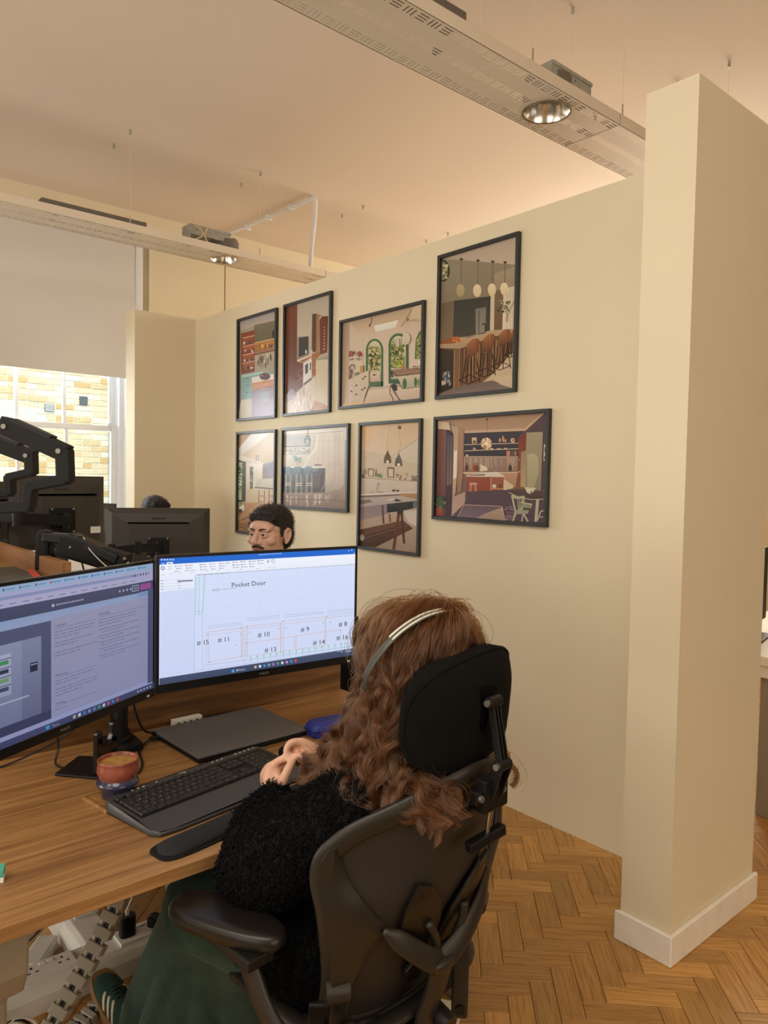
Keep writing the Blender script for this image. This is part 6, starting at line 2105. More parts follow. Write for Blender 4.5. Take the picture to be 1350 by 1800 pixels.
for x_ in (-0.045, 0.022):
    MB().tube([(x_, q2.y - 0.014, 0.937), (x_, q2.y - 0.006, 0.937)], 0.006, 10).build('screw', 'screw', bo)
kn0, kn1 = Vector((-0.005, q2.y - 0.005, 0.92)), Vector((0.0, bs(0, 0.845, 0.035).y - 0.012, 0.845))
MB().tube([kn0, kn1], 0.0045, 10).build('clamp_rod', 'steel', oc, smooth=True)
bar('clamp_handle', [kn1 + Vector((-0.045, 0.006, -0.006)), kn1 + Vector((0.045, -0.006, 0.006))], 0.018, 0.02, oc, 'black', bev=0.003)
bar('clamp_jaw', [bs(-0.07, 0.895, 0.014), bs(0.07, 0.895, 0.014)], 0.014, 0.004, oc, 'black', bev=0.001)
# lettering-free back of the pillow; far side lever under the seat
MB().tube(bez([(0.24, 0.0, 0.43), (0.28, 0.02, 0.42), (0.31, 0.03, 0.415)]), 0.008, 8).build('seat_lever', 'aeron_dark', oc, smooth=True)
GUIDES = [
    [(1.063, 1.104, 1.239), (1.040, 1.163, 1.231), (1.024, 1.214, 1.205), (1.010, 1.238, 1.168), (1.003, 1.229, 1.130), (0.997, 1.205, 1.093), (0.970, 1.186, 1.059), (0.950, 1.188, 1.021), (0.938, 1.209, 0.976), (0.926, 1.243, 0.936), (0.921, 1.285, 0.897)],
    [(1.024, 1.085, 1.243), (0.983, 1.133, 1.236), (0.964, 1.174, 1.205), (0.960, 1.188, 1.162), (0.957, 1.162, 1.126), (0.948, 1.142, 1.091), (0.922, 1.148, 1.048), (0.907, 1.158, 1.002), (0.895, 1.192, 0.960), (0.890, 1.234, 0.923), (0.884, 1.290, 0.886)],
    [(1.019, 1.063, 1.248), (0.969, 1.092, 1.237), (0.933, 1.109, 1.208), (0.922, 1.115, 1.163), (0.920, 1.088, 1.124), (0.911, 1.093, 1.076), (0.894, 1.105, 1.028), (0.887, 1.121, 0.973), (0.867, 1.136, 0.937), (0.852, 1.133, 0.903), (0.847, 1.098, 0.886)],
    [(1.022, 1.047, 1.250), (0.964, 1.044, 1.239), (0.925, 1.049, 1.207), (0.908, 1.048, 1.163), (0.906, 1.034, 1.116), (0.895, 1.040, 1.063), (0.881, 1.049, 1.009), (0.866, 1.059, 0.961), (0.845, 1.062, 0.928), (0.852, 1.029, 0.909), (0.877, 0.994, 0.906)],
    [(1.026, 1.031, 1.250), (0.977, 1.019, 1.231), (0.934, 1.014, 1.194), (0.917, 1.013, 1.145), (0.905, 1.007, 1.094), (0.896, 1.011, 1.038), (0.878, 1.011, 0.989), (0.868, 1.017, 0.945), (0.878, 0.987, 0.916), (0.897, 0.951, 0.923), (0.913, 0.933, 0.953)],
    [(1.039, 1.020, 1.247), (0.999, 1.000, 1.225), (0.968, 0.997, 1.179), (0.954, 1.006, 1.120), (0.949, 1.020, 1.052), (0.940, 1.024, 0.998), (0.900, 0.992, 0.974), (0.884, 0.970, 0.948), (0.886, 0.948, 0.925), (0.894, 0.926, 0.904), (0.904, 0.904, 0.887)],
    [(1.057, 1.017, 1.241), (1.030, 0.987, 1.222), (1.013, 0.985, 1.175), (1.007, 1.000, 1.112), (1.008, 1.021, 1.040), (0.983, 1.013, 0.992), (0.936, 0.973, 0.971), (0.915, 0.944, 0.954), (0.910, 0.921, 0.934), (0.913, 0.904, 0.915), (0.914, 0.889, 0.897)],
    [(1.071, 1.018, 1.235), (1.072, 0.989, 1.216), (1.079, 0.981, 1.178), (1.092, 0.994, 1.122), (1.088, 1.006, 1.051), (1.048, 0.997, 0.993), (0.988, 0.968, 0.966), (0.951, 0.946, 0.955), (0.934, 0.921, 0.945), (0.930, 0.904, 0.938), (0.931, 0.896, 0.927)],
    [(1.102, 1.044, 1.225), (1.126, 1.021, 1.199), (1.144, 1.017, 1.157), (1.152, 1.020, 1.107), (1.149, 1.019, 1.049), (1.152, 1.001, 0.999), (1.157, 0.982, 0.968), (1.162, 0.963, 0.949), (1.162, 0.955, 0.931), (1.156, 0.954, 0.918), (1.149, 0.958, 0.907)],
]
HAND_L = {
    'palm': [(0.8789, 1.3813, 0.7994), (0.8787, 1.4027, 0.8233), (0.8883, 1.4280, 0.8337)],
    'palm2': [(0.8891, 1.3857, 0.7978), (0.8943, 1.4085, 0.8136), (0.9020, 1.4355, 0.8253)],
    'index': [(0.8815, 1.4075, 0.8340), (0.8929, 1.4118, 0.8507), (0.9076, 1.3950, 0.8679), (0.9161, 1.3826, 0.8710), (0.9217, 1.3749, 0.8655)],
    'middle': [(0.8855, 1.4235, 0.8279), (0.8966, 1.4319, 0.8410), (0.9166, 1.4206, 0.8515), (0.9239, 1.4012, 0.8518), (0.9264, 1.3908, 0.8465)],
    'ring': [(0.8913, 1.4376, 0.8167), (0.8989, 1.4476, 0.8276), (0.9202, 1.4403, 0.8340), (0.9276, 1.4206, 0.8317), (0.9292, 1.4110, 0.8263)],
    'pinky': [(0.8965, 1.4457, 0.8049), (0.9030, 1.4564, 0.8131), (0.9213, 1.4515, 0.8182), (0.9280, 1.4351, 0.8150), (0.9296, 1.4256, 0.8110)],
    'thumb': [(0.8857, 1.3760, 0.8071), (0.8905, 1.3654, 0.8324), (0.9017, 1.3649, 0.8528), (0.9153, 1.3698, 0.8647)],
}
HAND_R = {
    'palm': [(1.0201, 1.3685, 0.8442), (0.9915, 1.3743, 0.8651), (0.9662, 1.3839, 0.8840)],
    'palm2': [(1.0318, 1.3841, 0.8313), (1.0059, 1.3941, 0.8506), (0.9823, 1.4023, 0.8697)],
    'index': [(0.9712, 1.3730, 0.8834), (0.9502, 1.3815, 0.9001), (0.9260, 1.3891, 0.9019), (0.9147, 1.3901, 0.8885), (0.9161, 1.3827, 0.8735)],
    'middle': [(0.9798, 1.3850, 0.8753), (0.9602, 1.3960, 0.8898), (0.9378, 1.4021, 0.8917), (0.9263, 1.4006, 0.8776), (0.9277, 1.3907, 0.8632)],
    'ring': [(0.9883, 1.3969, 0.8646), (0.9722, 1.4062, 0.8789), (0.9515, 1.4107, 0.8782), (0.9409, 1.4084, 0.8640), (0.9423, 1.3986, 0.8508)],
    'pinky': [(0.9959, 1.4029, 0.8530), (0.9828, 1.4121, 0.8641), (0.9650, 1.4140, 0.8622), (0.9553, 1.4111, 0.8506), (0.9558, 1.4023, 0.8412)],
    'thumb': [(0.9847, 1.3602, 0.8604), (0.9618, 1.3592, 0.8686), (0.9416, 1.3637, 0.8759), (0.9278, 1.3729, 0.8763)],
}
# ================================================================ the seated woman (world coordinates)
wo = thing('person', 'woman with long wavy auburn hair and black fleece seated at the desk, seen from behind', 'person', (1.0, 1.16, 0))
WO = Vector((1.0, 1.16, 0))
BF, BR = Vector((-0.087, 0.996, 0)), Vector((0.996, 0.087, 0))


def cl(s, y, z):
    """chair-local to world"""
    return WO + BR * s + BF * y + Vector((0, 0, z))


def chain(mb, pts, rad, n=10, sub=4):
    P = bez(pts, sub) if len(pts) > 2 else [Vector(p) for p in pts]
    N = len(P)
    k = len(rad) - 1
    R = []
    for i in range(N):
        t = i / (N - 1) * k
        j = min(int(t), k - 1)
        R.append(rad[j] + (rad[j + 1] - rad[j]) * (t - j))
    mb.tube(P, R, n)
    mb.ell(P[0], (R[0],) * 3, 10, 6)
    mb.ell(P[-1], (R[-1],) * 3, 10, 6)
    return mb


def head_volumes(mb, c, rot, sc=1.0):
    """skull, face, nose, ears and neck root; local x right, y forward, z up"""
    def P(x, y, z):
        return Vector(c) + rot @ Vector((x, y, z)) * sc

    def E(p, r, n=18, m=12):
        mb.ell(P(*p), [v * sc for v in r], n, m, rot)
    E((0, -0.018, 0.030), (0.077, 0.097, 0.088))
    E((0, 0.028, -0.020), (0.064, 0.066, 0.085))
    E((0, 0.035, -0.070), (0.050, 0.050, 0.038))
    E((0, 0.072, -0.094), (0.022, 0.018, 0.017))
    E((0, 0.058, 0.034), (0.056, 0.036, 0.03))
    for s in (-1, 1):
        E((s * 0.030, 0.079, 0.022), (0.022, 0.012, 0.008))
        E((s * 0.044, 0.058, -0.020), (0.024, 0.026, 0.022))
        E((s * 0.046, 0.022, -0.072), (0.016, 0.03, 0.024))
        E((s * 0.013, 0.096, -0.030), (0.009, 0.010, 0.008))
        e = MB()
        pts = [(s * 0.076, 0.0, 0.012), (s * 0.084, -0.012, 0.026), (s * 0.087, -0.024, 0.016), (s * 0.086, -0.022, -0.008), (s * 0.080, -0.008, -0.030), (s * 0.076, 0.001, -0.033)]
        mb.tube([P(*q) for q in bez(pts, 4)], [0.0055 * sc] * 21, 8)
        E((s * 0.077, -0.008, -0.004), (0.006, 0.014, 0.026))
    mb.tube([P(0, 0.088, 0.016), P(0, 0.099, 0.0), P(0, 0.109, -0.018), P(0, 0.112, -0.028)], [0.008 * sc, 0.009 * sc, 0.011 * sc, 0.012 * sc], 12)
    E((0, 0.108, -0.029), (0.0125, 0.011, 0.0095))
    E((0, 0.086, -0.056), (0.022, 0.012, 0.012))
    mb.tube([P(0, 0.0, -0.05), P(0, -0.022, -0.12), P(0, -0.034, -0.19)], [0.056 * sc, 0.054 * sc, 0.062 * sc], 16)
    return P


HC = Vector((1.03, 1.088, 1.110))
HR = Matrix.Rotation(0.0, 3, 'Z') @ Matrix.Rotation(-0.06, 3, 'X')
bd = MB()
PH_ = head_volumes(bd, HC, HR, 0.97)
sh_l, sh_r = Vector((0.872, 1.085, 0.875)), Vector((1.185, 1.115, 0.875))
el_l, wr_l = Vector((0.775, 1.27, 0.715)), Vector(HAND_L['palm'][0]).lerp(Vector(HAND_L['palm2'][0]), 0.5)
el_r, wr_r = Vector((1.265, 1.345, 0.72)), Vector(HAND_R['palm'][0]).lerp(Vector(HAND_R['palm2'][0]), 0.5)
chain(bd, [cl(0.02, 0.07, 0.50), cl(0.02, 0.05, 0.64), cl(0.025, 0.0, 0.78), cl(0.03, -0.05, 0.90)], [0.125, 0.115, 0.13, 0.09], 18)
chain(bd, [sh_l, cl(0.03, -0.06, 0.90), sh_r], [0.05, 0.065, 0.05], 14)
for s, e, w in ((sh_l, el_l, wr_l), (sh_r, el_r, wr_r)):
    chain(bd, [s, s.lerp(e, 0.5), e], [0.048, 0.043, 0.036], 12)
    chain(bd, [e, e.lerp(w, 0.5), w], [0.038, 0.033, 0.022], 12)
hip_l, kn_l, an_l = cl(-0.09, 0.07, 0.525), Vector((0.788, 1.545, 0.505)), Vector((0.755, 1.835, 0.125))
hip_r, kn_r, an_r = cl(0.12, 0.07, 0.525), Vector((1.07, 1.60, 0.505)), Vector((1.02, 1.80, 0.10))
for h, k, a in ((hip_l, kn_l, an_l), (hip_r, kn_r, an_r)):
    chain(bd, [h, h.lerp(k, 0.5), k], [0.085, 0.072, 0.054], 14)
    chain(bd, [k, k.lerp(a, 0.4), a], [0.054, 0.05, 0.034], 12)
    up_t = 0.22 if a is an_l else 0.0
    chain(bd, [a, a + Vector((-0.004, 0.05, -0.055 + 0.05 * up_t)), a + Vector((-0.008, 0.13, -0.082 + 0.13 * up_t))], [0.032, 0.026, 0.016], 10)
for H in (HAND_L, HAND_R):
    chain(bd, H['palm'], [0.0135, 0.0155, 0.013], 10)
    chain(bd, H['palm2'], [0.0135, 0.0145, 0.012], 10)
    wv = Vector(H['palm'][0]).lerp(Vector(H['palm2'][0]), 0.5)
    for nm in ('index', 'middle', 'ring', 'pinky'):
        chain(bd, [wv, Vector(H[nm][0]), Vector(H[nm][1])], [0.0165, 0.0150, 0.0112], 10)
    chain(bd, [wv.lerp(Vector(H['index'][0]), 0.3), Vector(H['thumb'][0]), Vector(H['thumb'][1])], [0.016, 0.0155, 0.0125], 10)
    hole = (Vector(H['thumb'][1]) + Vector(H['index'][1]) + Vector(H['ring'][1]) + Vector(H['thumb'][0])) / 4
    bd.ell(hole, (0.018, 0.018, 0.018), 12, 8)
    hole = (Vector(H['thumb'][2]) + Vector(H['index'][2]) + Vector(H['ring'][2]) * 2) / 4
    bd.ell(hole, (0.0125, 0.0125, 0.0125), 12, 8)
    chain(bd, [Vector(H['thumb'][1]), Vector(H['thumb'][0]).lerp(Vector(H['index'][1]), 0.5), Vector(H['index'][0])], [0.008, 0.009, 0.011], 8)
    for nm, r0 in (('index', 0.0098), ('middle', 0.0098), ('ring', 0.0092), ('pinky', 0.0082), ('thumb', 0.0116)):
        p = [Vector(q) for q in H[nm]]
        chain(bd, p, [r0 * 1.12, r0, r0 * 0.92, r0 * 0.8] if nm != 'thumb' else [r0 * 1.15, r0, r0 * 0.95, r0 * 0.8], 9)
body = fuse('body', bd, 'skin', wo, voxel=0.0038, smooth=3, factor=0.45)
# fingernails that show
for H in (HAND_L, HAND_R):
    for nm in ('thumb', 'index', 'middle', 'ring', 'pinky'):
        a, b = Vector(H[nm][-2]), Vector(H[nm][-1])
        d = (b - a).normalized()
        tocam = (CAMP - b).normalized()
        u = (tocam - d * tocam.dot(d)).normalized()
        w = d.cross(u)
        c0 = b + u * 0.0052
        MB().ell(c0, (0.0042, 0.0055, 0.0016), 10, 6, Matrix((w, d, u)).transposed()).build('fingernail', mat('nail_' + nm, 'E0AE9A', 0.25), body, smooth='all')

# fleece jacket
jk = MB()
chain(jk, [cl(0.02, 0.09, 0.49), cl(0.02, 0.07, 0.62), cl(0.025, 0.02, 0.76), cl(0.03, -0.04, 0.88), cl(0.03, -0.05, 0.945)], [0.15, 0.15, 0.15, 0.118, 0.075], 20)
chain(jk, [cl(-0.09, 0.09, 0.52), cl(-0.10, 0.07, 0.66), cl(-0.09, 0.0, 0.80)], [0.105, 0.10, 0.085], 16)
chain(jk, [cl(0.13, 0.09, 0.52), cl(0.14, 0.07, 0.66), cl(0.14, 0.0, 0.80)], [0.105, 0.10, 0.085], 16)
for sx in (-0.115, 0.145):
    chain(jk, [cl(sx, 0.065, 0.535), cl(sx, 0.16, 0.55)], [0.118, 0.126], 16)
chain(jk, [sh_l, cl(0.03, -0.06, 0.90), sh_r], [0.078, 0.09, 0.078], 16)
cuff_l, cuff_r = el_l.lerp(wr_l, 0.93), el_r.lerp(wr_r, 0.80)
chain(jk, [sh_l, sh_l.lerp(el_l, 0.5) + Vector((-0.015, -0.01, 0)), el_l + Vector((-0.005, -0.015, 0.0)), el_l + Vector((0.02, 0.03, -0.005)), el_l.lerp(wr_l, 0.5) + Vector((-0.005, 0.0, -0.005)), el_l.lerp(wr_l, 0.78) + Vector((0, 0, -0.002)), cuff_l], [0.078, 0.085, 0.082, 0.078, 0.066, 0.054, 0.038], 16)
chain(jk, [sh_r, sh_r.lerp(el_r, 0.5), el_r, el_r.lerp(wr_r, 0.5), cuff_r], [0.078, 0.082, 0.076, 0.062, 0.042], 16)
# soft folds of the sleeve
for k, (t, off) in enumerate(((0.25, (-0.05, 0.02, 0.03)), (0.45, (-0.035, 0.03, 0.03)), (0.62, (-0.03, 0.02, 0.025)))):
    p = el_l.lerp(wr_l, t) + Vector(off)
    chain(jk, [p + Vector((-0.02, -0.03, -0.03)), p, p + Vector((0.035, -0.02, 0.012))], [0.02, 0.026, 0.018], 10)
chain(jk, [cl(-0.05, -0.11, 0.93), cl(-0.055, -0.02, 0.93), cl(0.03, 0.03, 0.91), cl(0.11, -0.02, 0.93), cl(0.11, -0.11, 0.93), cl(0.03, -0.14, 0.94), cl(-0.05, -0.11, 0.93)], [0.032] * 3, 10)
jacket = fuse('jacket', jk, 'fleece', wo, voxel=0.010, smooth=8, factor=0.5)
jacket['label'] = 'fluffy black fleece jacket'


def hair_obj(name, strands, mt, parent, r0, r1):
    """strands: list of point arrays"""
    hc = bpy.data.hair_curves.new(name)
    hc.add_curves([len(s) for s in strands])
    pts = np.concatenate([np.asarray(s, np.float32) for s in strands])
    hc.attributes['position'].data.foreach_set('vector', pts.ravel())
    rad = np.concatenate([np.linspace(r0, r1, len(s)) for s in strands]).astype(np.float32)
    ra = hc.attributes.get('radius') or hc.attributes.new('radius', 'FLOAT', 'POINT')
    ra.data.foreach_set('value', rad)
    hc.materials.append(mt)
    o = bpy.data.objects.new(name, hc)
    C.objects.link(o)
    o.parent = parent
    o['kind'] = 'stuff'
    return o


def hair_mat(name, c, rough=0.35, rad_rough=0.4, vary=0.3):
    m = bpy.data.materials.new(name)
    m.use_nodes = True
    nt = m.node_tree
    h = nt.nodes.new('ShaderNodeBsdfHairPrincipled')
    h.parametrization = 'COLOR'
    hi = nt.nodes.new('ShaderNodeHairInfo')
    r = nt.nodes.new('ShaderNodeValToRGB')
    c = lin(c)
    r.color_ramp.elements[0].color = tuple(x * (1 - vary) for x in c[:3]) + (1,)
    r.color_ramp.elements[1].color = tuple(min(1, x * (1 + vary * 2.2)) for x in c[:3]) + (1,)
    nt.links.new(hi.outputs['Random'], r.inputs['Fac'])
    nt.links.new(r.outputs['Color'], h.inputs['Color'])
    h.inputs['Roughness'].default_value = rough
    h.inputs['Radial Roughness'].default_value = rad_rough
    nt.links.new(h.outputs['BSDF'], nt.nodes['Material Output'].inputs['Surface'])
    return m


def tufts(ob, count, length, curl, seed):
    """short curled fibres standing on a mesh"""
    me = ob.data
    n = len(me.polygons)
    ar = np.zeros(n); me.polygons.foreach_get('area', ar)
    ce = np.zeros(n * 3); me.polygons.foreach_get('center', ce); ce = ce.reshape(-1, 3)
    no = np.zeros(n * 3); me.polygons.foreach_get('normal', no); no = no.reshape(-1, 3)
    g = np.random.default_rng(seed)
    # only the side the room sees gets the full pile
    w = ar * np.where((no @ np.array([-0.65, -0.76, 0.2])) > -0.35, 1.0, 0.15)
    idx = g.choice(n, count, p=w / w.sum())
    base = ce[idx] + g.normal(0, 0.004, (count, 3))
    nn = no[idx]
    tan = np.cross(nn, g.normal(0, 1, (count, 3)))
    tan /= np.linalg.norm(tan, axis=1)[:, None] + 1e-9
    bit = np.cross(nn, tan)
    ph = g.uniform(0, 6.28, count)
    L = length * g.uniform(0.7, 1.3, count)
    out = np.zeros((count, 5, 3), np.float32)
    for k in range(5):
        t = k / 4
        a = ph + t * 3.2
        out[:, k] = base + nn * (L * (t - 0.35 * t * t) - 0.002)[:, None] + (tan * np.cos(a)[:, None] + bit * np.sin(a)[:, None]) * (curl * t)
    return list(out)


FLM = mat('fleece_fibre', '060607', 0.9, spec=0.2)
hair_obj('fleece_pile', tufts(jacket, 95000, 0.0085, 0.0045, 3), FLM, jacket, 0.0009, 0.0007)

# trousers, loose and long
tr_ = MB()
chain(tr_, [cl(-0.07, 0.065, 0.555), cl(0.02, 0.065, 0.555), cl(0.11, 0.065, 0.555)], [0.11, 0.112, 0.11], 18)
chain(tr_, [hip_l, hip_l.lerp(kn_l, 0.5) + Vector((-0.005, 0, 0.0)), kn_l], [0.118, 0.106, 0.094], 18)
ac = Vector((0.76, -0.65, 0))
chain(tr_, [kn_l + Vector((0.0, -0.01, -0.01)), Vector((0.785, 1.66, 0.33)), Vector((0.780, 1.765, 0.18)), Vector((0.776, 1.812, 0.085))], [0.094, 0.082, 0.076, 0.076], 18)
chain(tr_, [kn_l + ac * 0.03 + Vector((0, -0.02, -0.01)), Vector((0.835, 1.60, 0.33)), Vector((0.862, 1.67, 0.18)), Vector((0.878, 1.70, 0.07))], [0.094, 0.086, 0.082, 0.082], 18)
chain(tr_, [kn_l + ac * 0.06 + Vector((0, -0.06, -0.02)), Vector((0.875, 1.54, 0.34)), Vector((0.915, 1.60, 0.18)), Vector((0.935, 1.62, 0.08))], [0.085, 0.07, 0.062, 0.058], 18)
chain(tr_, [hip_r, hip_r.lerp(kn_r, 0.5), kn_r], [0.118, 0.106, 0.094], 18)
chain(tr_, [kn_r, kn_r.lerp(an_r, 0.5), an_r + Vector((0, 0, 0.03))], [0.094, 0.09, 0.084], 18)
for k in range(5):     # hanging folds on the near leg
    f = -0.04 + k * 0.042
    e = Vector((0.80, 1.745, 0.07)) + ac * (f * 1.15 - 0.02) + Vector((-0.045, -0.052, 0))
    chain(tr_, [kn_l + ac * (f * 0.55) + Vector((-0.05, -0.07, -0.01)), kn_l.lerp(e, 0.5) + Vector((-0.022, -0.026, 0.0)) + ac * (0.008 if k % 2 else -0.008), e], [0.010, 0.020, 0.020], 8)
trousers = fuse('trousers', tr_, 'trousers', wo, voxel=0.007, smooth=3, factor=0.5)
trousers['label'] = 'loose dark green velour trousers'

# green suede shoe with three pale stripes and a gum sole
def shoe(o, yaw, pitch=0.0, name='shoe'):
    r = Matrix.Rotation(yaw, 3, 'Z') @ Matrix.Rotation(pitch, 3, 'X')

    def T(x, y, z):
        return Vector(o) + r @ Vector((x, y + 0.092, z))
    up_ = []
    prof = [(-0.085, 0.032, 0.095), (-0.06, 0.036, 0.098), (-0.02, 0.036, 0.095), (0.03, 0.037, 0.085), (0.08, 0.040, 0.066), (0.12, 0.041, 0.052), (0.15, 0.036, 0.043), (0.172, 0.024, 0.035), (0.182, 0.008, 0.028)]
    for y, w, h in prof:
        up_.append([T(w * math.copysign(abs(math.cos(a)) ** 0.7, math.cos(a)), y, 0.018 + (h - 0.018) * max(0, math.sin(a)) ** 0.8) for a in [k * PI / 12 for k in range(13)]])
    so_ = MB().grid(up_)
    so_.add(up_[0], [tuple(range(13))]).add(up_[-1], [tuple(range(13))])
    s = so_.build(name, 'suede', wo, smooth='all')
    out = []
    for k in range(40):
        a = 2 * PI * k / 40
        y = 0.05 + 0.142 * math.sin(a)
        w = (0.044 if y > 0.04 else 0.039) * math.copysign(abs(math.cos(a)) ** 0.55, math.cos(a))
        out.append((w, y))
    gs = MB()
    gs.grid([[T(x, y, z) for x, y in out] for z in (0.0, 0.008, 0.018, 0.032)] , close_u=True)
    gs.add([T(x, y, 0.0) for x, y in out], [tuple(range(40))]).add([T(x, y, 0.032) for x, y in out], [tuple(range(40))])
    gs.build('gum_sole', 'gum', s, bevel=0.002)
    for sg in (-1, 1):
        for k in range(3):
            y0 = 0.005 + k * 0.026
            pts = []
            for t in range(7):
                f = t / 6
                y = y0 + 0.032 * f
                a = 0.12 + f * 0.95
                # follow the upper
                i = max(j for j in range(len(prof)) if prof[j][0] <= y)
                j = min(i + 1, len(prof) - 1)
                g = (y - prof[i][0]) / (prof[j][0] - prof[i][0] + 1e-9)
                w, h = prof[i][1] + (prof[j][1] - prof[i][1]) * g, prof[i][2] + (prof[j][2] - prof[i][2]) * g
                pts.append(T(sg * w * math.cos(a) ** 0.7, y, 0.018 + (h - 0.018) * math.sin(a) ** 0.8))
            MB().tube(pts, [(0.0048, 0.0016)] * 7, 8, up=[r @ Vector((sg * math.cos(0.12 + t / 6 * 0.95), 0, math.sin(0.12 + t / 6 * 0.95) + 0.2)) for t in range(7)]).build('stripe', 'stripe', s, smooth='all')
    for k in range(5):
        y = 0.035 + k * 0.018
        h = 0.086 - k * 0.0085
        MB().tube(bez([T(-0.02, y, h - 0.004), T(0, y + 0.004, h + 0.002), T(0.02, y, h - 0.004)], 3), [(0.004, 0.002)] * 7, 6, up=(0, 0, 1)).build('lace', 'suede', s, smooth='all')
    return s


shoe((0.748, 1.805, 0.0), 0.02, 0.22)
shoe((1.012, 1.763, 0.0), -0.05)

# glasses and headset
def HP(x, y, z):
    return PH_(x, y, z)


gl_ = bpy.data.objects.new('glasses', None)
C.objects.link(gl_)
gl_.parent = wo
for s in (-1, 1):
    MB().tube([HP(s * 0.034 + 0.026 * math.cos(a), 0.106 - 0.004 * abs(math.cos(a)), 0.004 + 0.023 * math.sin(a)) for a in [k * 2 * PI / 24 for k in range(24)]], 0.0032, 8, closed=True).build('rim', 'tortoise', gl_, smooth='all')
    MB().tube([HP(s * 0.060, 0.103, 0.012), HP(s * 0.074, 0.092, 0.012), HP(s * 0.080, 0.03, 0.010), HP(s * 0.082, -0.01, 0.004)], [(0.0016, 0.0045)] * 4, 8, up=(0, 0, 1)).build('temple', 'temple', gl_, smooth='all')
    lens = MB()
    lens.add([HP(s * 0.034 + 0.0235 * math.cos(a), 0.104, 0.004 + 0.021 * math.sin(a)) for a in [k * 2 * PI / 24 for k in range(24)]], [tuple(range(24))])
    lens.build('lens', GLASS, gl_)
MB().tube(bez([HP(-0.009, 0.107, 0.006), HP(0, 0.110, 0.010), HP(0.009, 0.107, 0.006)]), 0.003, 8).build('bridge', 'tortoise', gl_, smooth='all')

hd = bpy.data.objects.new('headset', None)
C.objects.link(hd)
hd.parent = wo
hd['label'] = 'slim grey headset band with a pale two-rail crown'
BC = Vector((1.02, 1.05, 1.10))
band = bez([(1.150, 1.085, 1.10), (1.148, 1.06, 1.165), (1.118, 1.036, 1.215), (1.072, 1.020, 1.240), (1.020, 1.012, 1.247), (0.968, 1.015, 1.240), (0.916, 1.021, 1.217), (0.885, 1.034, 1.184), (0.872, 1.058, 1.14), (0.880, 1.075, 1.105)], 5)
MB().tube(band, [(0.0085, 0.0028)] * len(band), 10, up=[(p - BC) for p in band]).build('headband', 'headset', hd, smooth='all')
for off in (-0.0046, 0.0046):
    part_ = [p + Vector((0, off, off * 0.3)) + (p - BC).normalized() * 0.0028 for p in band[12:33]]
    MB().tube(part_, [(0.0027, 0.0013)] * len(part_), 8, up=[(p - BC) for p in part_]).build('crown_rail', 'headset_w', hd, smooth='all')
for s in (-1, 1):
    MB().ell(HP(s * 0.094, -0.004, -0.012), (0.014, 0.032, 0.034), 20, 12).build('ear_cushion', 'headset', hd, smooth='all')
MB().tube(bez([HP(-0.098, 0.01, -0.03), HP(-0.086, 0.06, -0.055), HP(-0.045, 0.085, -0.05)]), 0.003, 8).build('microphone_boom', 'headset', hd, smooth='all')
MB().ell(HP(-0.038, 0.078, -0.045), (0.014, 0.020, 0.020), 16, 10).build('microphone', 'black_matte', hd, smooth='all')

# ---- long wavy hair
und = MB()
GUIDES = [[(g[0][0] + 0.045, g[0][1] + 0.03, g[0][2] - 0.008), (g[0][0] + 0.02, g[0][1] + 0.012, g[0][2] + 0.001)] + g for g in GUIDES]
G_ = [bez(g, 4) for g in GUIDES]
NS = len(G_[0])
ctr_axis = Vector((1.03, 1.09, 0))


def gsamp(u, i):
    u = max(0, min(len(G_) - 1.001, u))
    j = int(u)
    return G_[j][i].lerp(G_[j + 1][i], u - j)


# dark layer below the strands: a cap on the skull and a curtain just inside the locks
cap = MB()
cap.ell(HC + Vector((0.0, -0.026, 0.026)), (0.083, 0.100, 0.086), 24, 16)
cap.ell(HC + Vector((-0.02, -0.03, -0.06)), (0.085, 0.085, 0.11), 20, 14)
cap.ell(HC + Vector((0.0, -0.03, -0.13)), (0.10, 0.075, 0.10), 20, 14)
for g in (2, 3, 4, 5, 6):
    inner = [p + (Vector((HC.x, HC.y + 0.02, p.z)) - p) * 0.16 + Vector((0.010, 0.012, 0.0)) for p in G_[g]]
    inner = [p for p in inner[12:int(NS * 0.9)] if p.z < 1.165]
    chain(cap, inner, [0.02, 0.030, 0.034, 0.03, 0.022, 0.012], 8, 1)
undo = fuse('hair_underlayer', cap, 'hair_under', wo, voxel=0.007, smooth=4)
gg = np.random.default_rng(11)
strands = []
NL = 84
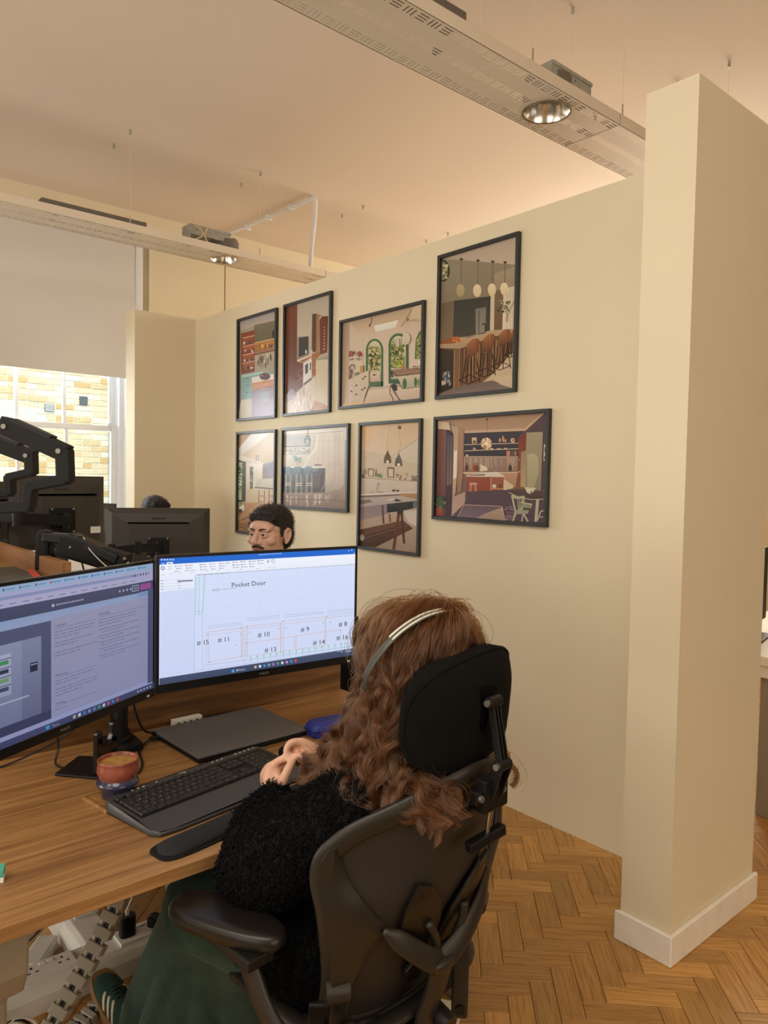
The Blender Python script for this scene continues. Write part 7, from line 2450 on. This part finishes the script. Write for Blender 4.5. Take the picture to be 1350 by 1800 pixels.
for l in range(NL):
    u = (l + 0.5) / NL * (len(G_) - 1)
    ph, ph2 = gg.uniform(0, 6.28, 2)
    amp = gg.uniform(0.007, 0.013)
    wl = gg.uniform(0.085, 0.135)
    spread = gg.uniform(0.006, 0.011)
    lo_off = gg.normal(0, 0.005, 3)
    base = np.array([list(gsamp(u, i)) for i in range(NS)])
    seg = np.linalg.norm(np.diff(base, axis=0), axis=1)
    s = np.concatenate([[0], np.cumsum(seg)])
    tang = np.gradient(base, axis=0)
    tang /= np.linalg.norm(tang, axis=1)[:, None]
    n1 = np.cross(tang, np.array([0.65, 0.76, -0.04]))
    n1 /= np.linalg.norm(n1, axis=1)[:, None] + 1e-9
    n2 = np.cross(tang, n1)
    T_ = s / s[-1]
    for k in range(105):
        r = spread * math.sqrt(gg.random())
        a = gg.uniform(0, 6.28)
        end = NS if gg.random() < 0.6 else int(NS * gg.uniform(0.72, 1.0))
        env = np.clip(T_ * 2.4 - 0.25, 0.12, 1.0) * (1 + 0.5 * T_)
        frizz = gg.normal(0, 0.0035) if gg.random() < 0.8 else gg.normal(0, 0.011)
        w1 = amp * env * np.sin(s / wl * 6.28 + ph + gg.normal(0, 0.16))
        w2 = amp * env * np.cos(s / wl * 6.28 + ph2 + gg.normal(0, 0.16))
        taper = np.clip(1.15 - 0.5 * T_, 0.4, 1.2) * np.clip(0.35 + T_ * 2.6, 0.35, 1.0)
        off1 = r * math.cos(a) * taper + w1 + frizz * np.sin(T_ * 9 + a)
        off2 = r * math.sin(a) * taper + w2 * 0.8 + frizz * np.cos(T_ * 8 + a)
        p = base + n1 * off1[:, None] + n2 * off2[:, None] + lo_off * T_[:, None] * 2
        # keep clear of the skull
        d = p - np.array([HC.x, HC.y - 0.02, HC.z + 0.03])
        q = np.sqrt((d[:, 0] / 0.089) ** 2 + (d[:, 1] / 0.109) ** 2 + (d[:, 2] / 0.092) ** 2)
        f = np.where(q < 1.0, 1.0 / np.maximum(q, 0.2), 1.0)
        p = np.array([HC.x, HC.y - 0.02, HC.z + 0.03]) + d * f[:, None]
        strands.append(p[:end])
# flyaways
for k in range(300):
    u = gg.uniform(0, len(G_) - 1.01)
    a = gg.integers(0, NS // 2)
    n = int(gg.integers(8, 18))
    base = np.array([list(gsamp(u, min(a + i, NS - 1))) for i in range(n)])
    d = gg.normal(0, 1, 3) + (base[0] - np.array([1.03, 1.09, 1.08])) * 9
    d /= np.linalg.norm(d)
    t = np.linspace(0, 1, n)
    strands.append(base + d[None] * (0.026 * gg.random() * t ** 1.6)[:, None] + 0.006 * np.sin(t * 5 + k)[:, None] * gg.normal(0, 1, 3)[None])
HM = hair_mat('auburn_hair', '3C210C', 0.26, 0.5, 0.55)
hair_obj('hair', strands, HM, wo, 0.00035, 0.00018)['label'] = 'long wavy auburn hair'

for ch in wo.children:
    ch.location = -WO

# ================================================================ seated man and colleague behind
MHM = hair_mat('short_black_strands', '0D0A09', 0.3, 0.4, 0.3)


def seated(name, label, head, yaw, skin, cloth, hairm, pitch=0.0, face=True):
    t = thing(name, label, 'person', (head[0], head[1], 0))
    rot = Matrix.Rotation(yaw, 3, 'Z') @ Matrix.Rotation(pitch, 3, 'X')
    rb = Matrix.Rotation(yaw, 3, 'Z')
    h = Vector((0, 0, head[2]))
    m = MB()
    P = head_volumes(m, h, rot)

    def B(x, y, z):
        return rb @ Vector((x, y, z)) + Vector((0, 0, 0))
    z = head[2]
    chain(m, [B(0, -0.06, 0.50), B(0, -0.06, 0.70), B(0, -0.05, z - 0.27)], [0.13, 0.13, 0.11], 16)
    chain(m, [B(-0.17, -0.05, z - 0.27), B(0, -0.05, z - 0.22), B(0.17, -0.05, z - 0.27)], [0.05, 0.07, 0.05], 12)
    for s in (-1, 1):
        chain(m, [B(s * 0.18, -0.05, z - 0.28), B(s * 0.22, 0.0, z - 0.55), B(s * 0.12, 0.24, 0.77)], [0.045, 0.036, 0.024], 10)
        chain(m, [B(s * 0.12, 0.24, 0.77), B(s * 0.10, 0.31, 0.77)], [0.02, 0.022], 10)
        for k in range(4):
            chain(m, [B(s * (0.085 + k * 0.017), 0.32, 0.775), B(s * (0.082 + k * 0.017), 0.37, 0.78), B(s * (0.082 + k * 0.017), 0.395, 0.765)], [0.009, 0.0085, 0.008], 8)
        chain(m, [B(s * 0.075, 0.28, 0.775), B(s * 0.055, 0.315, 0.775), B(s * 0.05, 0.34, 0.765)], [0.011, 0.010, 0.009], 8)
        chain(m, [B(s * 0.10, -0.05, 0.50), B(s * 0.11, 0.20, 0.52), B(s * 0.11, 0.40, 0.50)], [0.08, 0.07, 0.055], 12)
        chain(m, [B(s * 0.11, 0.40, 0.50), B(s * 0.11, 0.40, 0.28), B(s * 0.11, 0.38, 0.10)], [0.054, 0.05, 0.036], 12)
        chain(m, [B(s * 0.11, 0.37, 0.05), B(s * 0.11, 0.50, 0.035)], [0.036, 0.03], 10)
    bo = fuse('body', m, skin, t, voxel=0.0042, smooth=3, factor=0.4)
    j = MB()
    chain(j, [B(0, -0.06, 0.48), B(0, -0.06, 0.70), B(0, -0.05, z - 0.27)], [0.155, 0.155, 0.13], 18)
    chain(j, [B(-0.17, -0.05, z - 0.27), B(0, -0.05, z - 0.235), B(0.17, -0.05, z - 0.27)], [0.072, 0.083, 0.072], 14)
    for s in (-1, 1):
        chain(j, [B(s * 0.18, -0.05, z - 0.28), B(s * 0.22, 0.0, z - 0.55), B(s * 0.13, 0.21, 0.77)], [0.074, 0.06, 0.044], 12)
    fuse('shirt', j, cloth, t, voxel=0.01, smooth=4)
    k_ = MB()
    chain(k_, [B(-0.09, -0.05, 0.49), B(0.09, -0.05, 0.49)], [0.12, 0.12], 14)
    for s in (-1, 1):
        chain(k_, [B(s * 0.10, -0.05, 0.50), B(s * 0.11, 0.20, 0.52), B(s * 0.11, 0.40, 0.50)], [0.10, 0.088, 0.072], 14)
        chain(k_, [B(s * 0.11, 0.40, 0.49), B(s * 0.11, 0.40, 0.28), B(s * 0.11, 0.38, 0.10)], [0.07, 0.066, 0.055], 14)
    fuse('trousers', k_, 'jeans', t, voxel=0.01, smooth=4)
    for s in (-1, 1):
        f = MB()
        f.ell(B(s * 0.11, 0.43, 0.04), (0.05, 0.13, 0.06), 18, 10, rb)
        so_ = f.build('shoe', 'black_matte', t, smooth='all')
    # hair
    hm = MB()

    def E(p, r):
        hm.ell(P(*p), r, 18, 12, rot)
    E((0, -0.022, 0.050), (0.0805, 0.099, 0.077))
    E((0, -0.058, 0.000), (0.073, 0.060, 0.078))
    E((0, 0.022, 0.090), (0.058, 0.052, 0.028))
    for s in (-1, 1):
        E((s * 0.066, -0.022, 0.046), (0.0145, 0.050, 0.040))
        E((s * 0.056, 0.044, 0.072), (0.012, 0.022, 0.018))
        E((s * 0.0705, 0.016, 0.016), (0.006, 0.010, 0.026))
    ho_ = fuse('hair', hm, hairm, t, voxel=0.005, smooth=3)
    ho_['label'] = 'short black hair'
    hair_obj('hair_strands', tufts(ho_, 6000, 0.0055, 0.0035, 5), MHM, ho_, 0.0006, 0.0003)
    if face:
        for s in (-1, 1):
            ey = MB().ell(P(s * 0.030, 0.0775, 0.004), (0.0120, 0.0115, 0.0105), 16, 10, rot).build('eye', 'eye', t, smooth='all')
            MB().ell(P(s * 0.029, 0.0872, 0.003), (0.0055, 0.003, 0.0055), 12, 8, rot).build('iris', 'iris', ey, smooth='all')
            # lids
            for up_, dz in ((1, 0.0068), (-1, -0.0075)):
                MB().tube(bez([P(s * 0.016, 0.086, 0.002 + dz * 0.3), P(s * 0.024, 0.0905, 0.003 + dz), P(s * 0.034, 0.089, 0.003 + dz), P(s * 0.044, 0.080, 0.002 + dz * 0.2)], 4), [0.0022] + [0.0034] * 11 + [0.002], 8).build('eyelid', skin, t, smooth='all')
            MB().tube(bez([P(s * 0.011, 0.0945, 0.021), P(s * 0.024, 0.0955, 0.026), P(s * 0.038, 0.088, 0.0265), P(s * 0.052, 0.072, 0.019)], 4), [(0.0016, 0.0026)] + [(0.0018, 0.0032)] * 6 + [(0.0016, 0.0024)] * 5 + [(0.001, 0.001)], 8, up=rot @ Vector((0, 0, 1))).build('eyebrow', 'brow', t, smooth='all')
        MB().tube(bez([P(-0.024, 0.087, -0.054), P(-0.010, 0.0975, -0.0535), P(0, 0.0985, -0.055), P(0.010, 0.0975, -0.0535), P(0.024, 0.087, -0.054)], 4), [(0.001, 0.0012)] + [(0.003, 0.0036)] * 15 + [(0.001, 0.0012)], 8, up=rot @ Vector((0, 0, 1))).build('upper_lip', 'lips', t, smooth='all')
        MB().tube(bez([P(-0.020, 0.087, -0.060), P(0, 0.0975, -0.063), P(0.020, 0.087, -0.060)], 4), [(0.001, 0.001)] + [(0.003, 0.0042)] * 7 + [(0.001, 0.001)], 8, up=rot @ Vector((0, 0, 1))).build('lower_lip', 'lips', t, smooth='all')
        MB().tube(bez([P(-0.030, 0.083, -0.052), P(-0.014, 0.0985, -0.0445), P(0, 0.1015, -0.0435), P(0.014, 0.0985, -0.0445), P(0.030, 0.083, -0.052)], 4), [(0.001, 0.0015)] + [(0.0026, 0.0042)] * 15 + [(0.001, 0.0015)], 8, up=rot @ Vector((0, 0, 1))).build('moustache', 'brow', t, smooth='all')
    return t


seated('person', 'young man with short black hair and a moustache, looking left beyond the right monitor', (1.660, 2.668, 1.262), math.radians(113), 'skin_man', 'shirt', 'man_hair', 0.0)
seated('person', 'person of whom only the dark crown shows above the far black monitor', (2.09, 4.79, 1.235), math.radians(190), 'skin_man', 'shirt', 'man_hair', -0.15, face=False)


def task_chair(label, x, y, rz):
    t = thing('task_chair', label, 'chair', (x, y, 0), rz)
    MB().box((-0.23, -0.23, 0.345), (0.23, 0.22, 0.385)).build('seat', 'black_matte', t, bevel=0.018, seg=3)
    b = MB().box((-0.20, -0.275, 0.52), (0.20, -0.245, 0.90)).build('backrest', 'black_matte', t, bevel=0.012, seg=3)
    bar('back_support', [(0, -0.15, 0.34), (0, -0.285, 0.36), (0, -0.285, 0.60)], 0.05, 0.012, t, 'black', up=(0, 1, 0.2), bev=0.002)
    MB().lathe([(0.025, 0.09), (0.025, 0.34)], 14).build('gas_lift', 'black', t, smooth=True)
    for k in range(5):
        r = Matrix.Rotation(2 * PI * k / 5, 3, 'Z')
        l = MB().tube([r @ Vector((0.02, 0, 0.09)), r @ Vector((0.27, 0, 0.07))], [0.02, 0.014], 8).build('base_leg', 'black', t, smooth=True)
        MB().ell(r @ Vector((0.28, 0, 0.03)), (0.028, 0.028, 0.03), 12, 8).build('caster', 'black', l, smooth='all')


task_chair('black task chair under the man with the moustache', 1.668 + 0.06, 2.675, math.radians(100))
task_chair('black task chair behind the far monitor, its sitter mostly hidden', 2.09, 4.79 + 0.06, math.radians(190))
# ================================================================ the opposite desks and their screens
od = thing('opposite_desk', 'desk back to back with the walnut desk, hidden behind the two near screens', 'desk', (0.45, 2.56, 0))
box((-0.85, -0.38, 0.712), (0.72, 0.93, 0.74)).build('desktop', 'walnut', od, bevel=0.002)
for x in (-0.7, 0.6):
    for y in (-0.33, 0.87):
        box((x - 0.03, y - 0.03, 0), (x + 0.03, y + 0.03, 0.712)).build('leg', 'grey_metal', od, bevel=0.004)
su = thing('shelf_unit', 'open-topped pale walnut shelf unit at the left beyond the two near screens', 'shelf', (0.45, 2.74, 0.74))
TOPU = 0.487
box((0.285, -0.365, 0), (0.312, 0.74, TOPU)).build('side_panel', 'walnut_y', su, bevel=0.0015, seg=1)
box((-0.40, -0.365, 0), (-0.373, 0.74, TOPU)).build('side_panel', 'walnut_y', su, bevel=0.0015, seg=1)
box((-0.373, 0.72, 0), (0.285, 0.74, TOPU - 0.05)).build('back_board', 'walnut', su)
for z in (0.0, 0.20, 0.405):
    box((-0.373, -0.35, z), (0.285, 0.72, z + 0.018)).build('shelf_board', 'walnut', su)
bd_ = thing('slate_board', 'dark slate-grey board lying on the shelf unit with a strip of red tape', 'board', (0.52, 2.62, 0.74 + 0.423), 0.0)
box((-0.25, -0.20, 0), (0.185, 0.17, 0.012)).build('panel', 'board', bd_, bevel=0.002)
tp = MB()
tp.add([(0.1904, 0.0529, 0.0125), (0.2146, 0.0562, 0.0125), (0.1752, -0.1779, 0.0125), (0.1509, -0.1935, 0.0125)], [(0, 1, 2, 3)])
to_ = tp.build('red_tape', 'tape', bd_)
mt_ = MB()
mt_.add([(0.1905, 0.0240, 0.0128), (0.1861, -0.0031, 0.0128), (0.1900, -0.0026, 0.0128), (0.1944, 0.0245, 0.0128)], [(0, 1, 2, 3)])
mt_.add([(0.1842, -0.0155, 0.0128), (0.1798, -0.0426, 0.0128), (0.1837, -0.0420, 0.0128), (0.1880, -0.0149, 0.0128)], [(0, 1, 2, 3)])
mt_.add([(0.1778, -0.0549, 0.0128), (0.1735, -0.0820, 0.0128), (0.1774, -0.0814, 0.0128), (0.1817, -0.0543, 0.0128)], [(0, 1, 2, 3)])
mt_.add([(0.1715, -0.0943, 0.0128), (0.1672, -0.1214, 0.0128), (0.1711, -0.1209, 0.0128), (0.1754, -0.0938, 0.0128)], [(0, 1, 2, 3)])
mt_.add([(0.1652, -0.1337, 0.0128), (0.1609, -0.1608, 0.0128), (0.1648, -0.1603, 0.0128), (0.1691, -0.1332, 0.0128)], [(0, 1, 2, 3)])
mt_.add([(0.1997, 0.0252, 0.0128), (0.1953, -0.0019, 0.0128), (0.1992, -0.0013, 0.0128), (0.2036, 0.0258, 0.0128)], [(0, 1, 2, 3)])
mt_.add([(0.1934, -0.0142, 0.0128), (0.1890, -0.0413, 0.0128), (0.1929, -0.0408, 0.0128), (0.1973, -0.0137, 0.0128)], [(0, 1, 2, 3)])
mt_.add([(0.1871, -0.0536, 0.0128), (0.1827, -0.0807, 0.0128), (0.1866, -0.0802, 0.0128), (0.1909, -0.0531, 0.0128)], [(0, 1, 2, 3)])
mt_.add([(0.1807, -0.0930, 0.0128), (0.1764, -0.1201, 0.0128), (0.1803, -0.1196, 0.0128), (0.1846, -0.0925, 0.0128)], [(0, 1, 2, 3)])
mt_.add([(0.1744, -0.1325, 0.0128), (0.1701, -0.1596, 0.0128), (0.1740, -0.1590, 0.0128), (0.1783, -0.1319, 0.0128)], [(0, 1, 2, 3)])
mt_.build('tape_print', mat('tape_print', 'A83A2C', 0.7), to_)

# raised gas-spring arms at the left edge
def zarm(label, pts, hts, loc, th=0.045):
    t = thing('monitor_mount', label, 'monitor stand', loc)
    P = [Vector(p) - Vector(loc) for p in pts]
    names = ('gas_boom', 'elbow_post', 'lower_boom', 'drop_post', 'extension_boom')
    for i, nm in enumerate(names):
        d = (P[i + 1] - P[i]).normalized()
        e = hts[i] * 0.45
        side = (P[4] - P[2]).cross(Vector((0, 0, 1))).normalized()
        mb = MB()
        a, b = P[i] - d * (0 if i == 0 else e * 0.5), P[i + 1] + d * e * 0.5
        u = side.cross(d).normalized()
        vs = [p + side * (sx * th / 2) + u * (sz * hts[i] / 2) for p in (a, b) for sx, sz in ((-1, -1), (1, -1), (1, 1), (-1, 1))]
        mb.add(vs, [(0, 1, 2, 3), (7, 6, 5, 4), (0, 4, 5, 1), (1, 5, 6, 2), (2, 6, 7, 3), (3, 7, 4, 0)])
        o = mb.build(nm, 'black_matte', t, bevel=0.005)
        if i == 0:
            n_ = -side if side.dot(CAMP - Vector(pts[0])) < 0 else side
            for q_ in (P[0] + d * 0.02, P[1] - d * 0.01):
                MB().tube([q_ + n_ * (th / 2), q_ + n_ * (th / 2 + 0.004)], 0.0075, 16).build('pivot_bolt', 'screw', o, smooth=True)
            rib = MB()
            vs2 = [p + side * (sx * (th / 2 + 0.002)) + u * (-hts[i] / 2 + sz) for p in (a + d * 0.03, b - d * 0.06) for sx, sz in ((-1, -0.006), (1, -0.006), (1, 0.006), (-1, 0.006))]
            rib.add(vs2, [(0, 1, 2, 3), (7, 6, 5, 4), (0, 4, 5, 1), (1, 5, 6, 2), (2, 6, 7, 3), (3, 7, 4, 0)])
            rib.build('cable_channel', 'black', o)
    # post outside the view that carries the arm
    base = P[5]
    MB().tube([(base.x, base.y, 0.0), (base.x, base.y, base.z + 0.05)], 0.02, 14).build('pole', 'black', t, smooth=True)
    MB().lathe([(0.06, 0), (0.06, 0.012)], 20, (base.x, base.y, 0)).build('clamp_base', 'black', t)
    return t


zarm('nearer raised black monitor arm zigzagging in front of the window', [(0.575, 2.415, 1.643), (0.716, 2.29, 1.562), (0.717, 2.285, 1.483), (0.640, 2.352, 1.462), (0.634, 2.355, 1.402), (-0.07, 3.0, 1.345)], [0.052, 0.042, 0.032, 0.030, 0.036], (-0.07, 3.0, 0.74))
zarm('farther raised black monitor arm zigzagging behind the nearer one', [(0.60, 2.915, 1.632), (0.757, 2.78, 1.557), (0.757, 2.777, 1.503), (0.70, 2.828, 1.484), (0.70, 2.826, 1.43), (-0.02, 3.44, 1.39)], [0.052, 0.034, 0.028, 0.028, 0.028], (-0.02, 3.44, 0.74))

fd = thing('far_desk', 'white desk under the far monitors before the sash window', 'desk', (1.25, 4.05, 0))
box((-1.1, -0.55, 0.712), (0.85, 0.45, 0.74)).build('desktop', 'desk_white', fd, bevel=0.002)
for x in (-1.0, 0.75):
    for y in (-0.45, 0.38):
        box((x - 0.03, y - 0.03, 0), (x + 0.03, y + 0.03, 0.712)).build('leg', 'grey_metal', fd, bevel=0.004)


def back_monitor(label, loc, rz, w=0.60, h=0.35):
    return monitor(label, loc, rz, None, None, w, h)


A = back_monitor('far monitor seen from behind, its back beside the man with the moustache', (1.775, 4.037, 0.968), math.atan2(-0.232, 0.502) + PI, 0.565, 0.348)
B = back_monitor('far monitor seen from behind under the raised arms at the left', (1.055, 3.475, 1.165), math.atan2(0.075, 0.36) + PI, 0.44, 0.325)
Cm = back_monitor('third far monitor, a dark strip between the other two far monitors', (1.545, 4.70, 0.99), math.radians(125), 0.54, 0.335)
Dm = back_monitor('pale-lit monitor edge far left behind the raised arms', (0.78, 3.62, 1.16), math.radians(215), 0.5, 0.30)


def mon_stand(label, base, pts):
    t = thing('monitor_mount', label, 'monitor stand', (base[0], base[1], 0.74))
    o = Vector((base[0], base[1], 0.74))
    P = [Vector(p) - o for p in pts]
    MB().tube([(0, 0, 0.012), (0, 0, P[0].z + 0.03)], 0.018, 14).build('pole', 'black', t, smooth=True)
    MB().lathe([(0.05, 0), (0.05, 0.014)], 20).build('clamp_base', 'black', t)
    for a, b in zip(P, P[1:]):
        bar('boom', [a, b], 0.04, 0.045, t)
        MB().lathe([(0.024, a.z - 0.035), (0.024, a.z + 0.035)], 16, (a.x, a.y, 0)).build('joint', 'black', t, smooth=True)
    return t


def backp(m, w=0.0, dy=0.085):
    return m.matrix_basis @ Vector((w, dy, 0.128))


mon_stand('black arm holding the far monitor beside the man', (1.45, 3.90), [(1.45, 3.90, 1.10), (1.58, 3.87, 1.11), tuple(backp(A))])
mon_stand('black arm holding the far monitor under the raised arms', (0.70, 3.55), [(0.70, 3.55, 1.30), (0.85, 3.33, 1.315), tuple(backp(B))])
mon_stand('black arm holding the third far monitor', (1.36, 4.40), [(1.36, 4.40, 1.12), tuple(backp(Cm))])
mon_stand('black arm holding the far left monitor', (0.45, 3.62), [(0.45, 3.62, 1.27), (0.62, 3.40, 1.27), tuple(backp(Dm))])
for nm, lb, pts in (('monitor_lead', 'black lead drooping behind the far left monitors', [(0.90, 3.30, 1.27), (0.93, 3.29, 1.18), (0.98, 3.30, 1.06), (1.03, 3.36, 0.90), (1.06, 3.45, 0.745)]),
                    ('monitor_lead', 'thin black lead hanging from the monitor under the raised arms', [(1.10, 3.40, 1.24), (1.12, 3.36, 1.12), (1.16, 3.38, 0.98), (1.20, 3.42, 0.82), (1.24, 3.45, 0.745)])):
    o = Vector(pts[0])
    t = thing(nm, lb, 'cable', pts[0])
    MB().tube(bez([Vector(p) - o for p in pts]), 0.004, 7).build('lead', 'cable_k', t, smooth=True)
lbm = MB().box((-0.185, 0.0405, 0.065), (-0.135, 0.0425, 0.095))
lbm.build('sticker', 'label_w', B)

# glimpse of the room beyond the partition
rd = thing('white_desk', 'white desk seen past the partition end at the right edge', 'desk', (4.05, 1.50, 0))
box((-0.62, -0.55, 0.70), (0.85, 0.40, 0.74)).build('desktop', 'desk_white', rd, bevel=0.003)
box((-0.60, -0.53, 0.64), (0.83, 0.36, 0.70)).build('apron', 'desk_white', rd, bevel=0.003)
for x in (-0.55, 0.75):
    box((x - 0.02, -0.25, 0.0), (x + 0.02, -0.08, 0.64)).build('leg_panel', 'grey_metal', rd, bevel=0.004)
rs = thing('desk_screen', 'black screen standing on the white desk at the right edge', 'screen', (3.82, 1.62, 0.74), 0.2)
box((-0.30, -0.015, 0.06), (0.30, 0.015, 0.44)).build('housing', 'black_matte', rs, bevel=0.005)
box((-0.02, 0.0, 0.0), (0.02, 0.02, 0.2)).build('stem', 'black', rs)
box((-0.12, -0.08, 0.0), (0.12, 0.08, 0.012)).build('foot', 'black', rs, bevel=0.003)
rc = thing('stacking_chair', 'grey chair with chrome legs under the white desk at the right edge', 'chair', (4.2, 2.1, 0), 2.8)
box((-0.21, -0.20, 0.43), (0.21, 0.20, 0.455)).build('seat', 'mon_back', rc, bevel=0.01)
box((-0.21, -0.225, 0.52), (0.21, -0.20, 0.84)).build('backrest', 'mon_back', rc, bevel=0.01)
for sx in (-0.19, 0.19):
    for sy in (-0.19, 0.18):
        MB().tube([(sx, sy, 0.43), (sx * 1.15, sy * 1.15, 0.0)], 0.011, 8).build('leg', 'steel', rc, smooth=True)
    MB().tube([(sx, -0.19, 0.43), (sx, -0.215, 0.60)], 0.010, 8).build('back_post', 'steel', rc, smooth=True)
